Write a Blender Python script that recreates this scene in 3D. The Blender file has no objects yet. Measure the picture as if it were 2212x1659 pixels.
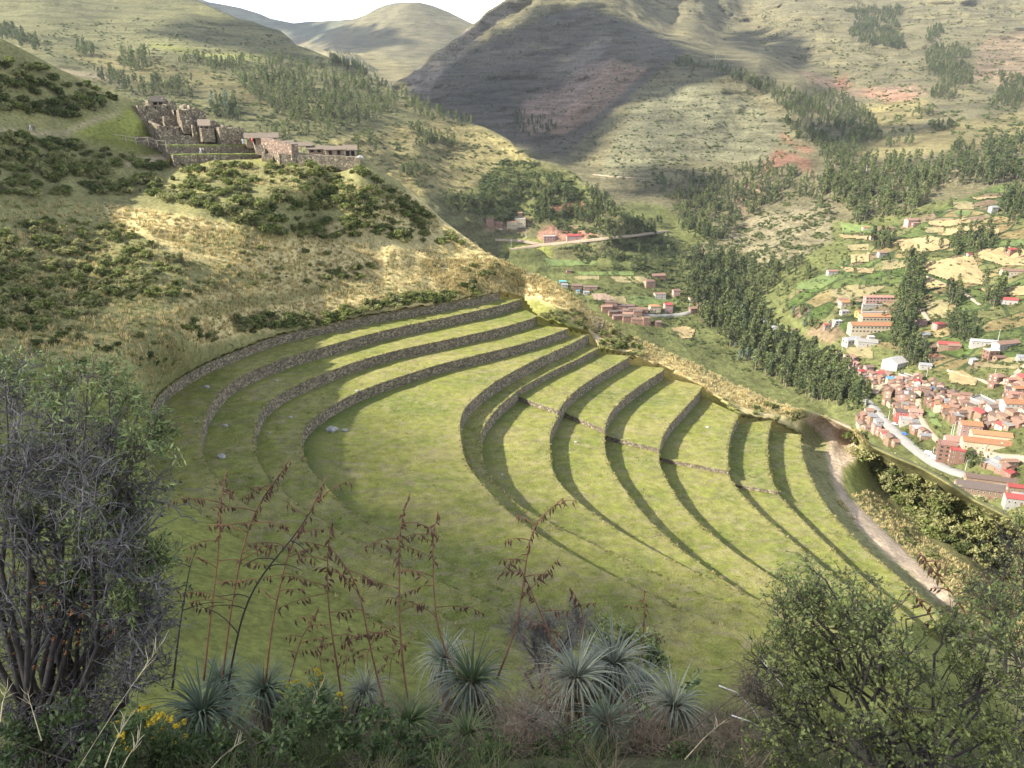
import bpy, bmesh, math, random
import numpy as np
from mathutils import Vector, Matrix, Euler
from mathutils.bvhtree import BVHTree
random.seed(7); RNG = np.random.default_rng(7)
SC = bpy.context.scene
COL = SC.collection
R = math.radians
# ------------------------------------------------------------------ camera, sky, sun, exposure
PITCH = R(20.0); FX = 1663.3; CX, CY = 1106.0, 829.5      # photograph units: 2212 x 1659
cam = bpy.data.cameras.new('camera'); cam.sensor_width = 36; cam.lens = 36*FX/2212
cam.clip_start = 0.1; cam.clip_end = 40000
camo = bpy.data.objects.new('camera', cam); COL.objects.link(camo)
camo.rotation_euler = (math.pi/2-PITCH, 0, 0); SC.camera = camo
SUN_EL = R(33.0)
SUN_H = Vector((-0.962, -0.272, 0)).normalized()             # horizontal direction towards the sun
SUND = Vector((SUN_H.x*math.cos(SUN_EL), SUN_H.y*math.cos(SUN_EL), math.sin(SUN_EL)))
world = bpy.data.worlds.new('World'); SC.world = world; world.use_nodes = True
wn = world.node_tree.nodes; wl = world.node_tree.links
bg = wn['Background']; sky = wn.new('ShaderNodeTexSky'); sky.sky_type = 'NISHITA'
sky.sun_disc = False; sky.sun_elevation = SUN_EL; sky.sun_rotation = math.atan2(SUND.x, SUND.y)
sky.altitude = 3300; sky.air_density = 1.0; sky.dust_density = 0.7; sky.ozone_density = 1.0
hs = wn.new('ShaderNodeHueSaturation'); hs.inputs['Saturation'].default_value = 0.45; wl.new(sky.outputs[0], hs.inputs['Color']); wl.new(hs.outputs[0], bg.inputs[0]); bg.inputs[1].default_value = 0.15
sl = bpy.data.lights.new('sun', 'SUN'); sl.energy = 3.9; sl.angle = R(0.55); sl.color = (1, 0.94, 0.82)
so = bpy.data.objects.new('sun', sl); COL.objects.link(so)
so.rotation_euler = SUND.to_track_quat('Z', 'Y').to_euler(); so.location = SUND*3000
SC.view_settings.view_transform = 'Standard'; SC.view_settings.look = 'None'
SC.view_settings.gamma = 1; SC.view_settings.exposure = 1.92; SC.view_settings.use_curve_mapping = False
SC.render.engine = 'CYCLES'
# ------------------------------------------------------------------ helpers
CP, SP = math.cos(PITCH), math.sin(PITCH)
def ray(X, Y):
    x = (np.asarray(X, float)-CX)/FX; y = (CY-np.asarray(Y, float))/FX
    return np.stack([x, y*SP+CP, y*CP-SP], -1)
def on_z(X, Y, z):
    d = ray(X, Y); t = np.asarray(z, float)/d[..., 2]
    return d*t[..., None]
def at_r(X, Y, r):
    d = ray(X, Y); return d*(np.asarray(r, float)/np.hypot(d[..., 0], d[..., 1]))[..., None]
def proj(p):
    p = np.asarray(p, float)
    f = p[..., 1]*CP-p[..., 2]*SP; u = p[..., 1]*SP+p[..., 2]*CP
    f = np.where(np.abs(f) < 1e-6, 1e-6, f)
    return np.stack([CX+FX*p[..., 0]/f, CY-FX*u/f], -1)
_perm = np.random.default_rng(3).permutation(256); _perm = np.concatenate([_perm, _perm, _perm])
_grad = np.random.default_rng(4).normal(size=(256, 3)); _grad /= np.linalg.norm(_grad, axis=1)[:, None]
def perlin(p):
    p = np.asarray(p, float); i = np.floor(p).astype(int); f = p-i; i &= 255
    w = f*f*f*(f*(f*6-15)+10); out = 0
    for dx in (0, 1):
        for dy in (0, 1):
            for dz in (0, 1):
                h = _perm[_perm[_perm[(i[..., 0]+dx) & 255]+((i[..., 1]+dy) & 255)]+((i[..., 2]+dz) & 255)]
                g = _grad[h & 255]
                v = g[..., 0]*(f[..., 0]-dx)+g[..., 1]*(f[..., 1]-dy)+g[..., 2]*(f[..., 2]-dz)
                out = out+v*(w[..., 0] if dx else 1-w[..., 0])*(w[..., 1] if dy else 1-w[..., 1])*(w[..., 2] if dz else 1-w[..., 2])
    return out
def fbm(p, o=4, ridge=False):
    s, a, t = 0, 1.0, 0
    for k in range(o):
        n = perlin(np.asarray(p)*(2.03**k)+k*17.3)
        s = s+a*((1-2*np.abs(n)*1.6) if ridge else n*1.6); t += a; a *= 0.5
    return s/t
def inpoly(P, poly):
    P = np.asarray(P, float); x, y = P[..., 0], P[..., 1]; c = np.zeros(x.shape, bool); n = len(poly)
    for i in range(n):
        x1, y1 = poly[i]; x2, y2 = poly[(i+1) % n]
        if y1 == y2: continue
        c ^= ((y1 > y) != (y2 > y)) & (x < (x2-x1)*(y-y1)/(y2-y1)+x1)
    return c
def soft(P, poly, w=6):
    "1 inside a photograph-traced outline, ragged soft border"
    P = np.asarray(P, float); a = 0
    offs = [(0, 0), (w, 0), (-w, 0), (0, w), (0, -w)]
    for o in offs: a = a+inpoly(P+np.array(o), poly)
    return a/len(offs)
def sample(po, n, rg, thr=None, sx=22., sy=12., sz=5., jit=0.):
    "n places inside an outline, kept where a noise value passes thr, outline made ragged by jit"
    P = np.array(po); a, b = P.min(0), P.max(0); out = []; tot = 0
    for _ in range(40):
        q = rg.uniform(a-jit, b+jit, (max(64, 2*n), 2)); qq = q
        if jit: qq = q+jit*2*np.stack([perlin(np.stack([q[:, 0]/14, q[:, 1]/9, 0*q[:, 0]+1], 1)), perlin(np.stack([q[:, 0]/14, q[:, 1]/9, 0*q[:, 0]+7], 1))], 1)
        m = inpoly(qq, po)
        if thr is not None: m &= perlin(np.stack([q[:, 0]/sx, q[:, 1]/sy, 0*q[:, 0]+sz], 1)) > (thr if np.isscalar(thr) else rg.uniform(*thr, len(q)))
        out.append(q[m]); tot += m.sum()
        if tot >= n: break
    return np.vstack(out)[:n]
class TPS:
    def __init__(s, pts, val, smooth=1e-6):
        s.p = np.asarray(pts, float)/500.0; n = len(s.p)
        K = s.k(s.p, s.p)+np.eye(n)*smooth; A = np.hstack([np.ones((n, 1)), s.p])
        M = np.vstack([np.hstack([K, A]), np.hstack([A.T, np.zeros((3, 3))])])
        s.w = np.linalg.lstsq(M, np.concatenate([np.asarray(val, float), np.zeros(3)]), rcond=None)[0]
    def k(s, a, b):
        d = ((a[:, None, :]-b[None, :, :])**2).sum(-1); return 0.5*d*np.log(d+1e-12)
    def __call__(s, q):
        q = np.asarray(q, float); sh = q.shape[:-1]; q = q.reshape(-1, 2)/500.0; out = np.empty(len(q))
        for i in range(0, len(q), 20000):
            b = q[i:i+20000]; out[i:i+20000] = s.k(b, s.p)@s.w[:-3]+s.w[-3]+b@s.w[-2:]
        return out.reshape(sh)
def tag(o, label=None, cat=None, group=None, kind=None):
    if label: o['label'] = label
    if cat: o['category'] = cat
    if group: o['group'] = group
    if kind: o['kind'] = kind
    return o
def link(o, parent=None):
    COL.objects.link(o)
    if parent is not None: o.parent = parent
    return o
def empty(name, loc=(0, 0, 0), rz=0, label=None, cat=None, group=None):
    o = bpy.data.objects.new(name, None); o.empty_display_size = 0.1
    o.location = loc; o.rotation_euler = (0, 0, rz); link(o); return tag(o, label, cat, group)
def mesh_np(name, V, F, mat=None, cols=None, smooth=True, uv=None):
    "mesh from numpy arrays; F is (n,3) or (n,4)"
    me = bpy.data.meshes.new(name); V = np.asarray(V, np.float32).reshape(-1, 3); F = np.asarray(F, np.int32)
    k = F.shape[1]; me.vertices.add(len(V)); me.vertices.foreach_set('co', V.ravel())
    me.loops.add(F.size); me.loops.foreach_set('vertex_index', F.ravel())
    me.polygons.add(len(F)); me.polygons.foreach_set('loop_start', np.arange(0, F.size, k, dtype=np.int32))
    me.polygons.foreach_set('loop_total', np.full(len(F), k, np.int32))
    me.polygons.foreach_set('use_smooth', np.full(len(F), smooth)); me.update(calc_edges=True)
    if cols is not None:
        for nm, arr in cols.items():
            arr = np.asarray(arr, np.float32)
            if arr.ndim == 1: a = me.attributes.new(nm, 'FLOAT', 'POINT'); a.data.foreach_set('value', arr)
            else:
                a = me.attributes.new(nm, 'FLOAT_COLOR', 'POINT')
                a.data.foreach_set('color', np.hstack([arr, np.ones((len(arr), 1), np.float32)]).ravel())
    if mat is not None:
        for m in (mat if isinstance(mat, (list, tuple)) else [mat]): me.materials.append(m)
    return me
def ob(name, me, parent=None, loc=None, **k):
    o = bpy.data.objects.new(name, me)
    if loc is not None: o.location = loc
    link(o, parent); return tag(o, **k)
def grid_faces(n, m):
    i = np.arange((n-1)*(m-1)); r, c = i//(m-1), i % (m-1); a = r*m+c
    return np.stack([a, a+1, a+m+1, a+m], 1)
class MB:
    "collects simple solids into one mesh"
    def __init__(s): s.v, s.f = [], []
    def add(s, v, f):
        b = len(s.v); s.v += [tuple(x) for x in v]; s.f += [tuple(i+b for i in q) for q in f]; return s
    def box(s, c, d, rz=0, taper=0.0):
        x, y, z = d[0]/2, d[1]/2, d[2]; co, si = math.cos(rz), math.sin(rz); v = []
        for (zz, t) in ((0, 1), (z, 1-taper)):
            for (a, b) in ((-x, -y), (x, -y), (x, y), (-x, y)):
                a *= t; b *= t; v.append((c[0]+a*co-b*si, c[1]+a*si+b*co, c[2]+zz))
        return s.add(v, [(3, 2, 1, 0), (4, 5, 6, 7), (0, 1, 5, 4), (1, 2, 6, 5), (2, 3, 7, 6), (3, 0, 4, 7)])
    def tube(s, pts, r0, r1, n=5, cap=True):
        pts = [Vector(p) for p in pts]; m = len(pts); v, f = [], []
        for i, p in enumerate(pts):
            d = (pts[min(i+1, m-1)]-pts[max(i-1, 0)]).normalized()
            a = d.orthogonal().normalized() if abs(d.z) > .9 else d.cross(Vector((0, 0, 1))).normalized()
            b = d.cross(a); r = r0+(r1-r0)*i/(m-1)
            for j in range(n):
                t = 2*math.pi*j/n; v.append(p+a*(r*math.cos(t))+b*(r*math.sin(t)))
        for i in range(m-1):
            for j in range(n):
                k = (j+1) % n; f.append((i*n+j, i*n+k, (i+1)*n+k, (i+1)*n+j))
        if cap: f.append(tuple(range(n-1, -1, -1))); f.append(tuple((m-1)*n+j for j in range(n)))
        return s.add(v, f)
    def mesh(s, name, mat=None, smooth=False):
        me = bpy.data.meshes.new(name); me.from_pydata([tuple(x) for x in s.v], [], s.f)
        if mat is not None: me.materials.append(mat)
        if smooth: me.polygons.foreach_set('use_smooth', [True]*len(me.polygons))
        me.update(); return me
    def build(s, name, mat, parent=None, smooth=False, **k): return ob(name, s.mesh(name, mat, smooth), parent, **k)
# ------------------------------------------------------------------ materials
def newmat(name):
    m = bpy.data.materials.new(name); m.use_nodes = True; nt = m.node_tree
    return m, nt.nodes, nt.links, nt.nodes['Principled BSDF']
def nz(n, l, pos, scale, detail=4, rough=0.55, dist=0.0, sz=(1, 1, 1)):
    mp = n.new('ShaderNodeMapping'); mp.inputs['Scale'].default_value = sz; l.new(pos, mp.inputs[0])
    t = n.new('ShaderNodeTexNoise'); t.inputs['Scale'].default_value = scale; t.inputs['Detail'].default_value = detail
    t.inputs['Roughness'].default_value = rough; t.inputs['Distortion'].default_value = dist
    l.new(mp.outputs[0], t.inputs['Vector']); return t.outputs['Fac']
def ramp(n, l, fac, stops, interp='LINEAR'):
    r = n.new('ShaderNodeValToRGB'); e = r.color_ramp.elements; r.color_ramp.interpolation = interp
    while len(e) < len(stops): e.new(0.5)
    for q, (p, c) in zip(e, stops): q.position = p; q.color = (*c, 1) if len(c) == 3 else c
    l.new(fac, r.inputs[0]); return r.outputs[0]
def mixc(n, l, fac, a, b, mode='MIX'):
    m = n.new('ShaderNodeMix'); m.data_type = 'RGBA'; m.blend_type = mode
    for s, v in ((0, fac), (6, a), (7, b)):
        if hasattr(v, 'is_output') or hasattr(v, 'links'): l.new(v, m.inputs[s])
        elif s == 0: m.inputs[0].default_value = v
        else: m.inputs[s].default_value = (*v, 1)
    return m.outputs[2]
def mth(n, l, op, a, b=None):
    m = n.new('ShaderNodeMath'); m.operation = op
    for i, v in enumerate((a, b)):
        if v is None: continue
        if hasattr(v, 'links'): l.new(v, m.inputs[i])
        else: m.inputs[i].default_value = v
    return m.outputs[0]
def bump(n, l, bs, h, strength, dist):
    b = n.new('ShaderNodeBump'); b.inputs['Strength'].default_value = strength; b.inputs['Distance'].default_value = dist
    l.new(h, b.inputs['Height']); l.new(b.outputs[0], bs.inputs['Normal'])
def wpos(n): return n.new('ShaderNodeNewGeometry').outputs['Position']
def opos(n): return n.new('ShaderNodeTexCoord').outputs['Object']
def attr(n, name, kind='GEOMETRY'):
    a = n.new('ShaderNodeAttribute'); a.attribute_name = name; a.attribute_type = kind; return a
def g3(v): return (v, v, v)
def simple(name, col, var=0.25, scale=3.0, rough=0.85, bmp=0.0, bdist=0.05, rnd=0.0, world_space=True, trans=0.0):
    "plain coloured stuff with grain; rnd = per object brightness scatter"
    m, n, l, bs = newmat(name); p = wpos(n) if world_space else opos(n)
    f = nz(n, l, p, scale, 5); c = ramp(n, l, f, [(0.3, tuple(x*(1-var) for x in col)), (0.7, tuple(min(1, x*(1+var)) for x in col))])
    if rnd:
        oi = n.new('ShaderNodeObjectInfo')
        c = mixc(n, l, 1.0, c, ramp(n, l, oi.outputs['Random'], [(0, g3(1-rnd)), (1, g3(1.0))]), 'MULTIPLY')
    l.new(c, bs.inputs['Base Color']); bs.inputs['Roughness'].default_value = rough
    bs.inputs['Specular IOR Level'].default_value = 0.25
    if trans: bs.inputs['Transmission Weight'].default_value = 0
    if bmp: bump(n, l, bs, f, bmp, bdist)
    return m
def leafmat(name, c1, c2, rnd=0.35, trans=0.35):
    "foliage: diffuse + translucent, scattered per object and by position"
    m, n, l, bs = newmat(name); out = n['Material Output']
    g = n.new('ShaderNodeNewGeometry'); oi = n.new('ShaderNodeObjectInfo')
    c = ramp(n, l, g.outputs['Random Per Island'], [(0.0, c1), (1.0, c2)])
    c = mixc(n, l, 1.0, c, ramp(n, l, oi.outputs['Random'], [(0, g3(1-rnd)), (0.5, (1, 1, 0.95)), (1, (1+rnd*.35, 1+rnd*.2, 1.0))]), 'MULTIPLY')
    l.new(c, bs.inputs['Base Color']); bs.inputs['Roughness'].default_value = 0.6; bs.inputs['Specular IOR Level'].default_value = 0.3
    t = n.new('ShaderNodeBsdfTranslucent'); l.new(c, t.inputs[0]); mx = n.new('ShaderNodeMixShader'); mx.inputs[0].default_value = trans
    l.new(bs.outputs[0], mx.inputs[1]); l.new(t.outputs[0], mx.inputs[2]); l.new(mx.outputs[0], out.inputs[0]); return m
def terrain_mat(name, speck=0.35, s_big=0.01, s_fine=0.3, lines=0.0, bdist=1.0, bst=0.6, shrub=(0.035, 0.05, 0.018), fields=False):
    "albedo from the painted ground cover (Col), broken up by noise, dotted with scrub (attribute scrub)"
    m, n, l, bs = newmat(name); p = wpos(n); a = attr(n, 'Col').outputs['Color']
    big = nz(n, l, p, s_big, 5, 0.6); fine = nz(n, l, p, s_fine, 6, 0.7)
    c = mixc(n, l, 1.0, a, ramp(n, l, big, [(0.3, g3(0.72)), (0.7, (1.25, 1.22, 1.15))]), 'MULTIPLY')
    c = mixc(n, l, 1.0, c, ramp(n, l, fine, [(0.3, g3(0.58)), (0.7, g3(1.42))]), 'MULTIPLY')
    h = fine
    if fields:                                               # patchwork of small plots on the valley floor (attribute fld)
        mp = n.new('ShaderNodeMapping'); mp.inputs['Scale'].default_value = (1/34, 1/24, 0); mp.inputs['Rotation'].default_value = (0, 0, .5); l.new(p, mp.inputs[0]); vo = n.new('ShaderNodeTexVoronoi'); vo.inputs['Scale'].default_value = 1; vo.inputs['Randomness'].default_value = .8; l.new(mp.outputs[0], vo.inputs['Vector'])
        ve = n.new('ShaderNodeTexVoronoi'); ve.feature = 'DISTANCE_TO_EDGE'; ve.inputs['Scale'].default_value = 1; ve.inputs['Randomness'].default_value = .8; l.new(mp.outputs[0], ve.inputs['Vector']); sp = n.new('ShaderNodeSeparateColor'); l.new(vo.outputs['Color'], sp.inputs[0])
        fc = ramp(n, l, sp.outputs[0], [(0, (.1, .125, .04)), (.2, (.135, .14, .05)), (.34, (.21, .165, .075)), (.48, (.085, .12, .032)), (.62, (.25, .19, .088)), (.76, (.15, .15, .06)), (.88, (.19, .14, .085))], 'CONSTANT')
        fc = mixc(n, l, 1.0, fc, ramp(n, l, fine, [(0.3, g3(0.62)), (0.7, g3(1.38))]), 'MULTIPLY'); fc = mixc(n, l, ramp(n, l, ve.outputs['Distance'], [(.03, g3(1)), (.07, g3(0))]), fc, (.055, .075, .028)); c = mixc(n, l, attr(n, 'fld').outputs['Fac'], c, fc)
    if lines:
        ln = nz(n, l, p, 1.0, 3, 0.6, sz=(0.012, 0.012, lines))
        c = mixc(n, l, 1.0, c, ramp(n, l, ln, [(0.35, g3(0.66)), (0.5, g3(1.0)), (0.62, g3(1.2))]), 'MULTIPLY')
        h = mth(n, l, 'ADD', fine, mth(n, l, 'MULTIPLY', ln, 1.5))
    sd = nz(n, l, p, s_fine*0.55, 4, 0.65); sc = attr(n, 'scrub').outputs['Fac']
    k = mth(n, l, 'GREATER_THAN', mth(n, l, 'ADD', sd, mth(n, l, 'MULTIPLY', sc, speck)), 0.72)
    c = mixc(n, l, k, c, mixc(n, l, 1.0, shrub, ramp(n, l, fine, [(0.3, g3(0.6)), (0.7, g3(1.5))]), 'MULTIPLY'))
    h = mth(n, l, 'ADD', h, mth(n, l, 'MULTIPLY', k, 0.8))
    l.new(c, bs.inputs['Base Color']); bs.inputs['Roughness'].default_value = 0.95; bs.inputs['Specular IOR Level'].default_value = 0.1
    bump(n, l, bs, h, bst, bdist); return m
# ------------------------------------------------------------------ terraced bowl: levels and wall lines (traced, set on their real levels)
ZONES = {'1': (500, 1100, 1.7015), '2': (1600, 1150, 1.843), '3': (2600, 1500, 1.659), 'P': (0, 0, 0.54)}
def zp(zone, x, y):
    ox, oy, s = ZONES[zone]; return (ox+x/s)*0.54, (oy+y/s)*0.54
TL = {0: -50.0, 1: -52.3, 2: -55.0, 3: -57.5, 4: -60.0, 5: -62.9, 6: -65.8, 7: -68.6, 8: -71.4, 9: -74.2, 10: -76.7, 11: -79.3, 12: -83.5}
TD = {6: 1.0, 7: 1.0, 8: .95, 9: .8, 10: .6}               # the far half of these terraces is raised behind a cross wall
WL = {
 1: [('2f', [(735, 92), (700, 105), (500, 145), (300, 182), (0, 232)]), ('1f', [(1600, 350), (1400, 398), (1200, 438), (1000, 490), (800, 570), (600, 655), (450, 735), (330, 815), (240, 900), (190, 985)]),
     ('Pt', [(318, 950), (316, 978), (325, 1010), (346, 1034), (387, 1069), (430, 1107), (520, 1165), (600, 1215), (760, 1310), (900, 1385), (1050, 1455)])],
 2: [('2f', [(900, 150), (860, 165), (700, 213), (500, 257), (300, 302), (0, 365)]), ('1f', [(1600, 492), (1420, 548), (1200, 608), (1000, 682), (880, 732), (760, 795), (680, 860), (620, 930), (580, 1000), (552, 1070), (534, 1130), (526, 1200)]),
     ('Pt', [(438, 987), (456, 1022), (488, 1057), (560, 1115), (640, 1168), (760, 1240), (900, 1312), (1100, 1400), (1250, 1455)])],
 3: [('2f', [(1012, 275), (990, 290), (850, 332), (700, 375), (500, 421), (300, 466), (0, 530)]), ('1f', [(1700, 622), (1500, 686), (1300, 770), (1150, 840), (1050, 895), (960, 970), (912, 1060), (890, 1130), (884, 1200)]),
     ('Pt', [(552, 990), (568, 1018), (593, 1052), (634, 1083), (720, 1142), (850, 1212), (1000, 1282), (1250, 1385), (1400, 1440)])],
 4: [('2f', [(1240, 365), (1220, 375), (1000, 455), (800, 512), (600, 561), (400, 612), (200, 667), (0, 735)]), ('1f', [(1700, 822), (1550, 888), (1420, 960), (1330, 1022), (1260, 1083), (1217, 1140), (1205, 1190)]),
     ('Pt', [(656, 990), (672, 1018), (702, 1048), (734, 1085), (775, 1116), (900, 1186), (1050, 1255), (1200, 1318), (1450, 1410), (1560, 1445)])],
 5: [('2f', [(1392, 405), (1380, 420), (1300, 470), (1150, 542), (1000, 612), (850, 692), (700, 780), (600, 860), (520, 930), (465, 1000), (442, 1080), (440, 1180)]),
     ('Pt', [(1003, 999), (1037, 1042), (1080, 1090), (1126, 1130), (1210, 1185), (1340, 1254), (1500, 1328), (1690, 1405)])],
 6: [('2F', [(1455, 490), (1445, 505), (1300, 582), (1150, 652), (1000, 732), (870, 806)]), ('2f', [(838, 872), (750, 940), (665, 1040), (612, 1120), (594, 1200)]),
     ('Pt', [(1042, 993), (1052, 1022), (1075, 1055), (1127, 1098), (1210, 1142), (1300, 1185), (1392, 1228), (1550, 1300), (1760, 1382)])],
 7: [('2F', [(1690, 575), (1660, 602), (1500, 692), (1350, 792), (1250, 872), (1192, 945)]), ('2f', [(1178, 1000), (1150, 1060), (1112, 1130), (1096, 1200)]),
     ('Pt', [(1189, 1002), (1198, 1031), (1224, 1063), (1262, 1096), (1340, 1150), (1450, 1210), (1600, 1282), (1815, 1368)])],
 8: [('2F', [(1945, 662), (1930, 690), (1800, 772), (1650, 882), (1560, 982), (1518, 1060), (1506, 1120)]),
     ('Pt', [(1304, 960), (1312, 999), (1333, 1037), (1362, 1078), (1404, 1128), (1469, 1188), (1547, 1242), (1595, 1276), (1700, 1330), (1850, 1365)])],
 9: [('3F', [(338, 140), (330, 170), (250, 262), (150, 372), (92, 450), (62, 530)]),
     ('Pt', [(1421, 1000), (1446, 1052), (1482, 1104), (1528, 1147), (1580, 1190), (1645, 1232), (1717, 1278), (1890, 1360)])],
 10: [('3T', [(590, 262), (545, 350), (522, 450), (513, 560), (524, 655)]), ('3t', [(560, 730), (600, 785), (740, 932), (1000, 1150), (1160, 1290), (1300, 1405), (1440, 1500), (1600, 1640)])],
 11: [('3T', [(808, 300), (780, 400), (778, 500), (785, 620), (800, 680), (850, 785)]), ('3t', [(1000, 952), (1220, 1172), (1400, 1335), (1570, 1470), (1760, 1640)])],
 12: [('3t', [(1002, 395), (995, 450), (1015, 560), (1050, 650), (1090, 742), (1170, 875), (1270, 1000), (1400, 1130), (1530, 1242), (1700, 1390), (1770, 1450), (1860, 1530), (1980, 1640)])],
}
XW = {6: (('2', 850, 832), ('2', 1165, 935)), 7: (('2', 1205, 950), ('2', 1492, 1078)), 8: (('2', 1525, 1125), ('2', 1885, 1220)),
      9: (('3', 45, 568), ('3', 526, 662)), 10: (('3', 560, 738), ('3', 850, 795))}
NT = 240
def smooth_curve(w, n=NT):
    w = np.asarray(w)
    for _ in range(2):
        q = np.empty((2*len(w)-2, 2)); q[0::2] = w[:-1]*.75+w[1:]*.25; q[1::2] = w[:-1]*.25+w[1:]*.75
        w = np.vstack([w[:1], q, w[-1:]])
    s = np.concatenate([[0], np.cumsum(np.linalg.norm(np.diff(w, axis=0), axis=1))]); t = np.linspace(0, s[-1], n)
    return np.stack([np.interp(t, s, w[:, 0]), np.interp(t, s, w[:, 1])], 1)
CV = {}
for k, segs in WL.items():
    w = []
    for md, pts in segs:
        zone, mode = md[0], md[1]
        z = {'F': TL[k]+TD.get(k, 0), 'f': TL[k], 'T': TL[k-1]+TD.get(k-1, 0), 't': TL[k-1]}[mode]
        for (x, y) in pts:
            X, Y = zp(zone, x, y); w.append(on_z(X, Y, z)[:2])
    CV[k] = smooth_curve(w)
XT = {}                                                      # cross wall: fraction along the inner and the outer wall line
for k, (a, b) in XW.items():
    e = []
    for (zn, x, y), c in ((a, CV[k]), (b, CV[k+1])):
        p = on_z(*zp(zn, x, y), TL[k])[:2]; e.append(np.argmin(((c-p)**2).sum(1))/(NT-1))
    XT[k] = tuple(e)
def floor_z(k, t, inner):
    "level of terrace k at fraction t of its inner (uphill) or outer wall line"
    if k in TD: return TL[k]+(TD[k] if t < XT[k][0 if inner else 1]-1e-6 else 0)
    return TL[k]
def lawn_h(x, y): return 0.22*fbm(np.stack([x/9, y/9, 0*x], -1), 3)
def curve_at(c, t):
    i = np.asarray(t)*(NT-1); return np.stack([np.interp(i, np.arange(NT), c[:, 0]), np.interp(i, np.arange(NT), c[:, 1])], -1)
def normals(c):
    d = np.gradient(c, axis=0); n = np.stack([d[:, 1], -d[:, 0]], 1); return n/np.linalg.norm(n, axis=1)[:, None]
# which side is downhill: for wall k the next wall line lies downhill
NRM = {}
for k in CV:
    n = normals(CV[k]); ref = CV[k+1] if k < 12 else 2*CV[12]-CV[11]
    i = 60; d = ref[np.argmin(((ref-CV[k][i])**2).sum(1))]-CV[k][i]
    NRM[k] = n if (n[i]@d) > 0 else -n
# ------------------------------------------------------------------ near hill: depth of the ground seen in each direction
def Ptrace(*a): return list(a)
N_SKY = [(-700, -120), (-300, 0), (0, 82), (60, 112), (130, 150), (200, 178), (280, 212), (330, 232), (420, 262), (520, 292), (620, 325), (700, 336), (770, 338), (800, 358), (850, 384), (880, 408), (920, 440), (960, 478), (1000, 508), (1050, 545), (1100, 570), (1150, 588), (1200, 612), (1260, 655), (1300, 688),
         (1350, 722), (1400, 742), (1450, 764), (1500, 786), (1560, 818), (1620, 848), (1680, 872), (1740, 888), (1800, 906), (1850, 930), (1880, 962), (1930, 985), (1990, 1010), (2050, 1045), (2100, 1078), (2160, 1108), (2212, 1135), (2400, 1230), (2900, 1450)]
sk = np.array(N_SKY, float)
NC = []                                                      # (X, Y, z)
def nr(X, Y, r): p = at_r(X, Y, r); NC.append((X, Y, p[2]))
for X, Y, r in [(-700, -120, 250), (-300, 0, 262), (0, 82, 268), (130, 150, 272), (280, 212, 276), (420, 262, 288), (520, 292, 282), (620, 325, 272), (700, 336, 264), (770, 338, 256), (850, 384, 243), (920, 440, 238), (1000, 508, 229), (1100, 570, 221), (1200, 612, 219), (1300, 688, 216),
                (1450, 764, 213), (1560, 818, 210), (1680, 872, 206), (1740, 888, 204), (1850, 930, 200), (1930, 985, 199), (2050, 1045, 194), (2160, 1108, 190), (2212, 1135, 188), (2500, 1270, 170), (2900, 1450, 140),
                (60, 278, 240), (0, 400, 214), (-300, 400, 195), (450, 353, 243), (600, 353, 242.5), (680, 357, 239.5), (770, 359, 238), (250, 345, 242), (300, 262, 262), (340, 250, 284), (400, 285, 282), (470, 302, 276), (560, 318, 271), (640, 335, 264), (450, 338, 256), (330, 318, 258), (300, 290, 259), (700, 343, 258), (760, 343, 254), (100, 200, 258), (380, 400, 228), (700, 420, 226), (0, 600, 168), (-400, 650, 135), (200, 560, 188), (450, 560, 193), (700, 560, 207), (900, 560, 214), (0, 740, 136), (-400, 800, 98), (200, 690, 152), (380, 740, 150),
                (0, 1000, 92), (-400, 1000, 70), (200, 900, 112), (300, 880, 122), (0, 1300, 58), (200, 1200, 74), (400, 1300, 67), (-400, 1400, 45), (0, 1650, 36), (500, 1500, 50), (800, 1480, 55), (1100, 1540, 52), (1500, 1560, 56), (800, 1700, 42), (1500, 1700, 46), (2000, 1450, 76), (2000, 1650, 58), (2400, 1500, 82), (2700, 1700, 60)]: nr(X, Y, r)
for X, Y, z in [(1760, 920, -84.5), (1800, 960, -85.5), (1840, 940, -86), (1850, 990, -87.5), (1800, 1000, -86), (1815, 1050, -86.3), (1860, 1120, -86.6), (1910, 1170, -86.6), (1980, 1235, -86.5), (2050, 1290, -86.5), (1900, 1000, -91), (1980, 1060, -95.5), (2080, 1120, -101), (2180, 1170, -106), (1900, 1080, -94), (1980, 1160, -96.5), (2100, 1220, -101), (2212, 1290, -106), (2100, 1330, -90), (2212, 1400, -91)]: NC.append((X, Y, z))
for i in range(0, NT, 14):                                   # rim of the top wall, foot of the lowest wall
    p = np.array([*CV[1][i], TL[0]+0.1]); X, Y = proj(p); NC.append((X, Y, p[2]))
    p = np.array([*(CV[12][i]+NRM[12][i]*0.4), TL[12]]); X, Y = proj(p); NC.append((X, Y, p[2]))
for k in range(2, 12):
    for q, z in ((CV[k][0], TL[k-1]+TD.get(k-1, 0)+.15), (CV[k][-1], TL[k-1])):
        p = np.array([*q, z]); X, Y = proj(p); NC.append((X, Y, p[2]))
NC = np.array(NC)
rr = on_z(NC[:, 0], NC[:, 1], np.where(np.abs(NC[:, 2]) < 1e-3, 1e-3, NC[:, 2])); rr = np.hypot(rr[:, 0], rr[:, 1])
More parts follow.
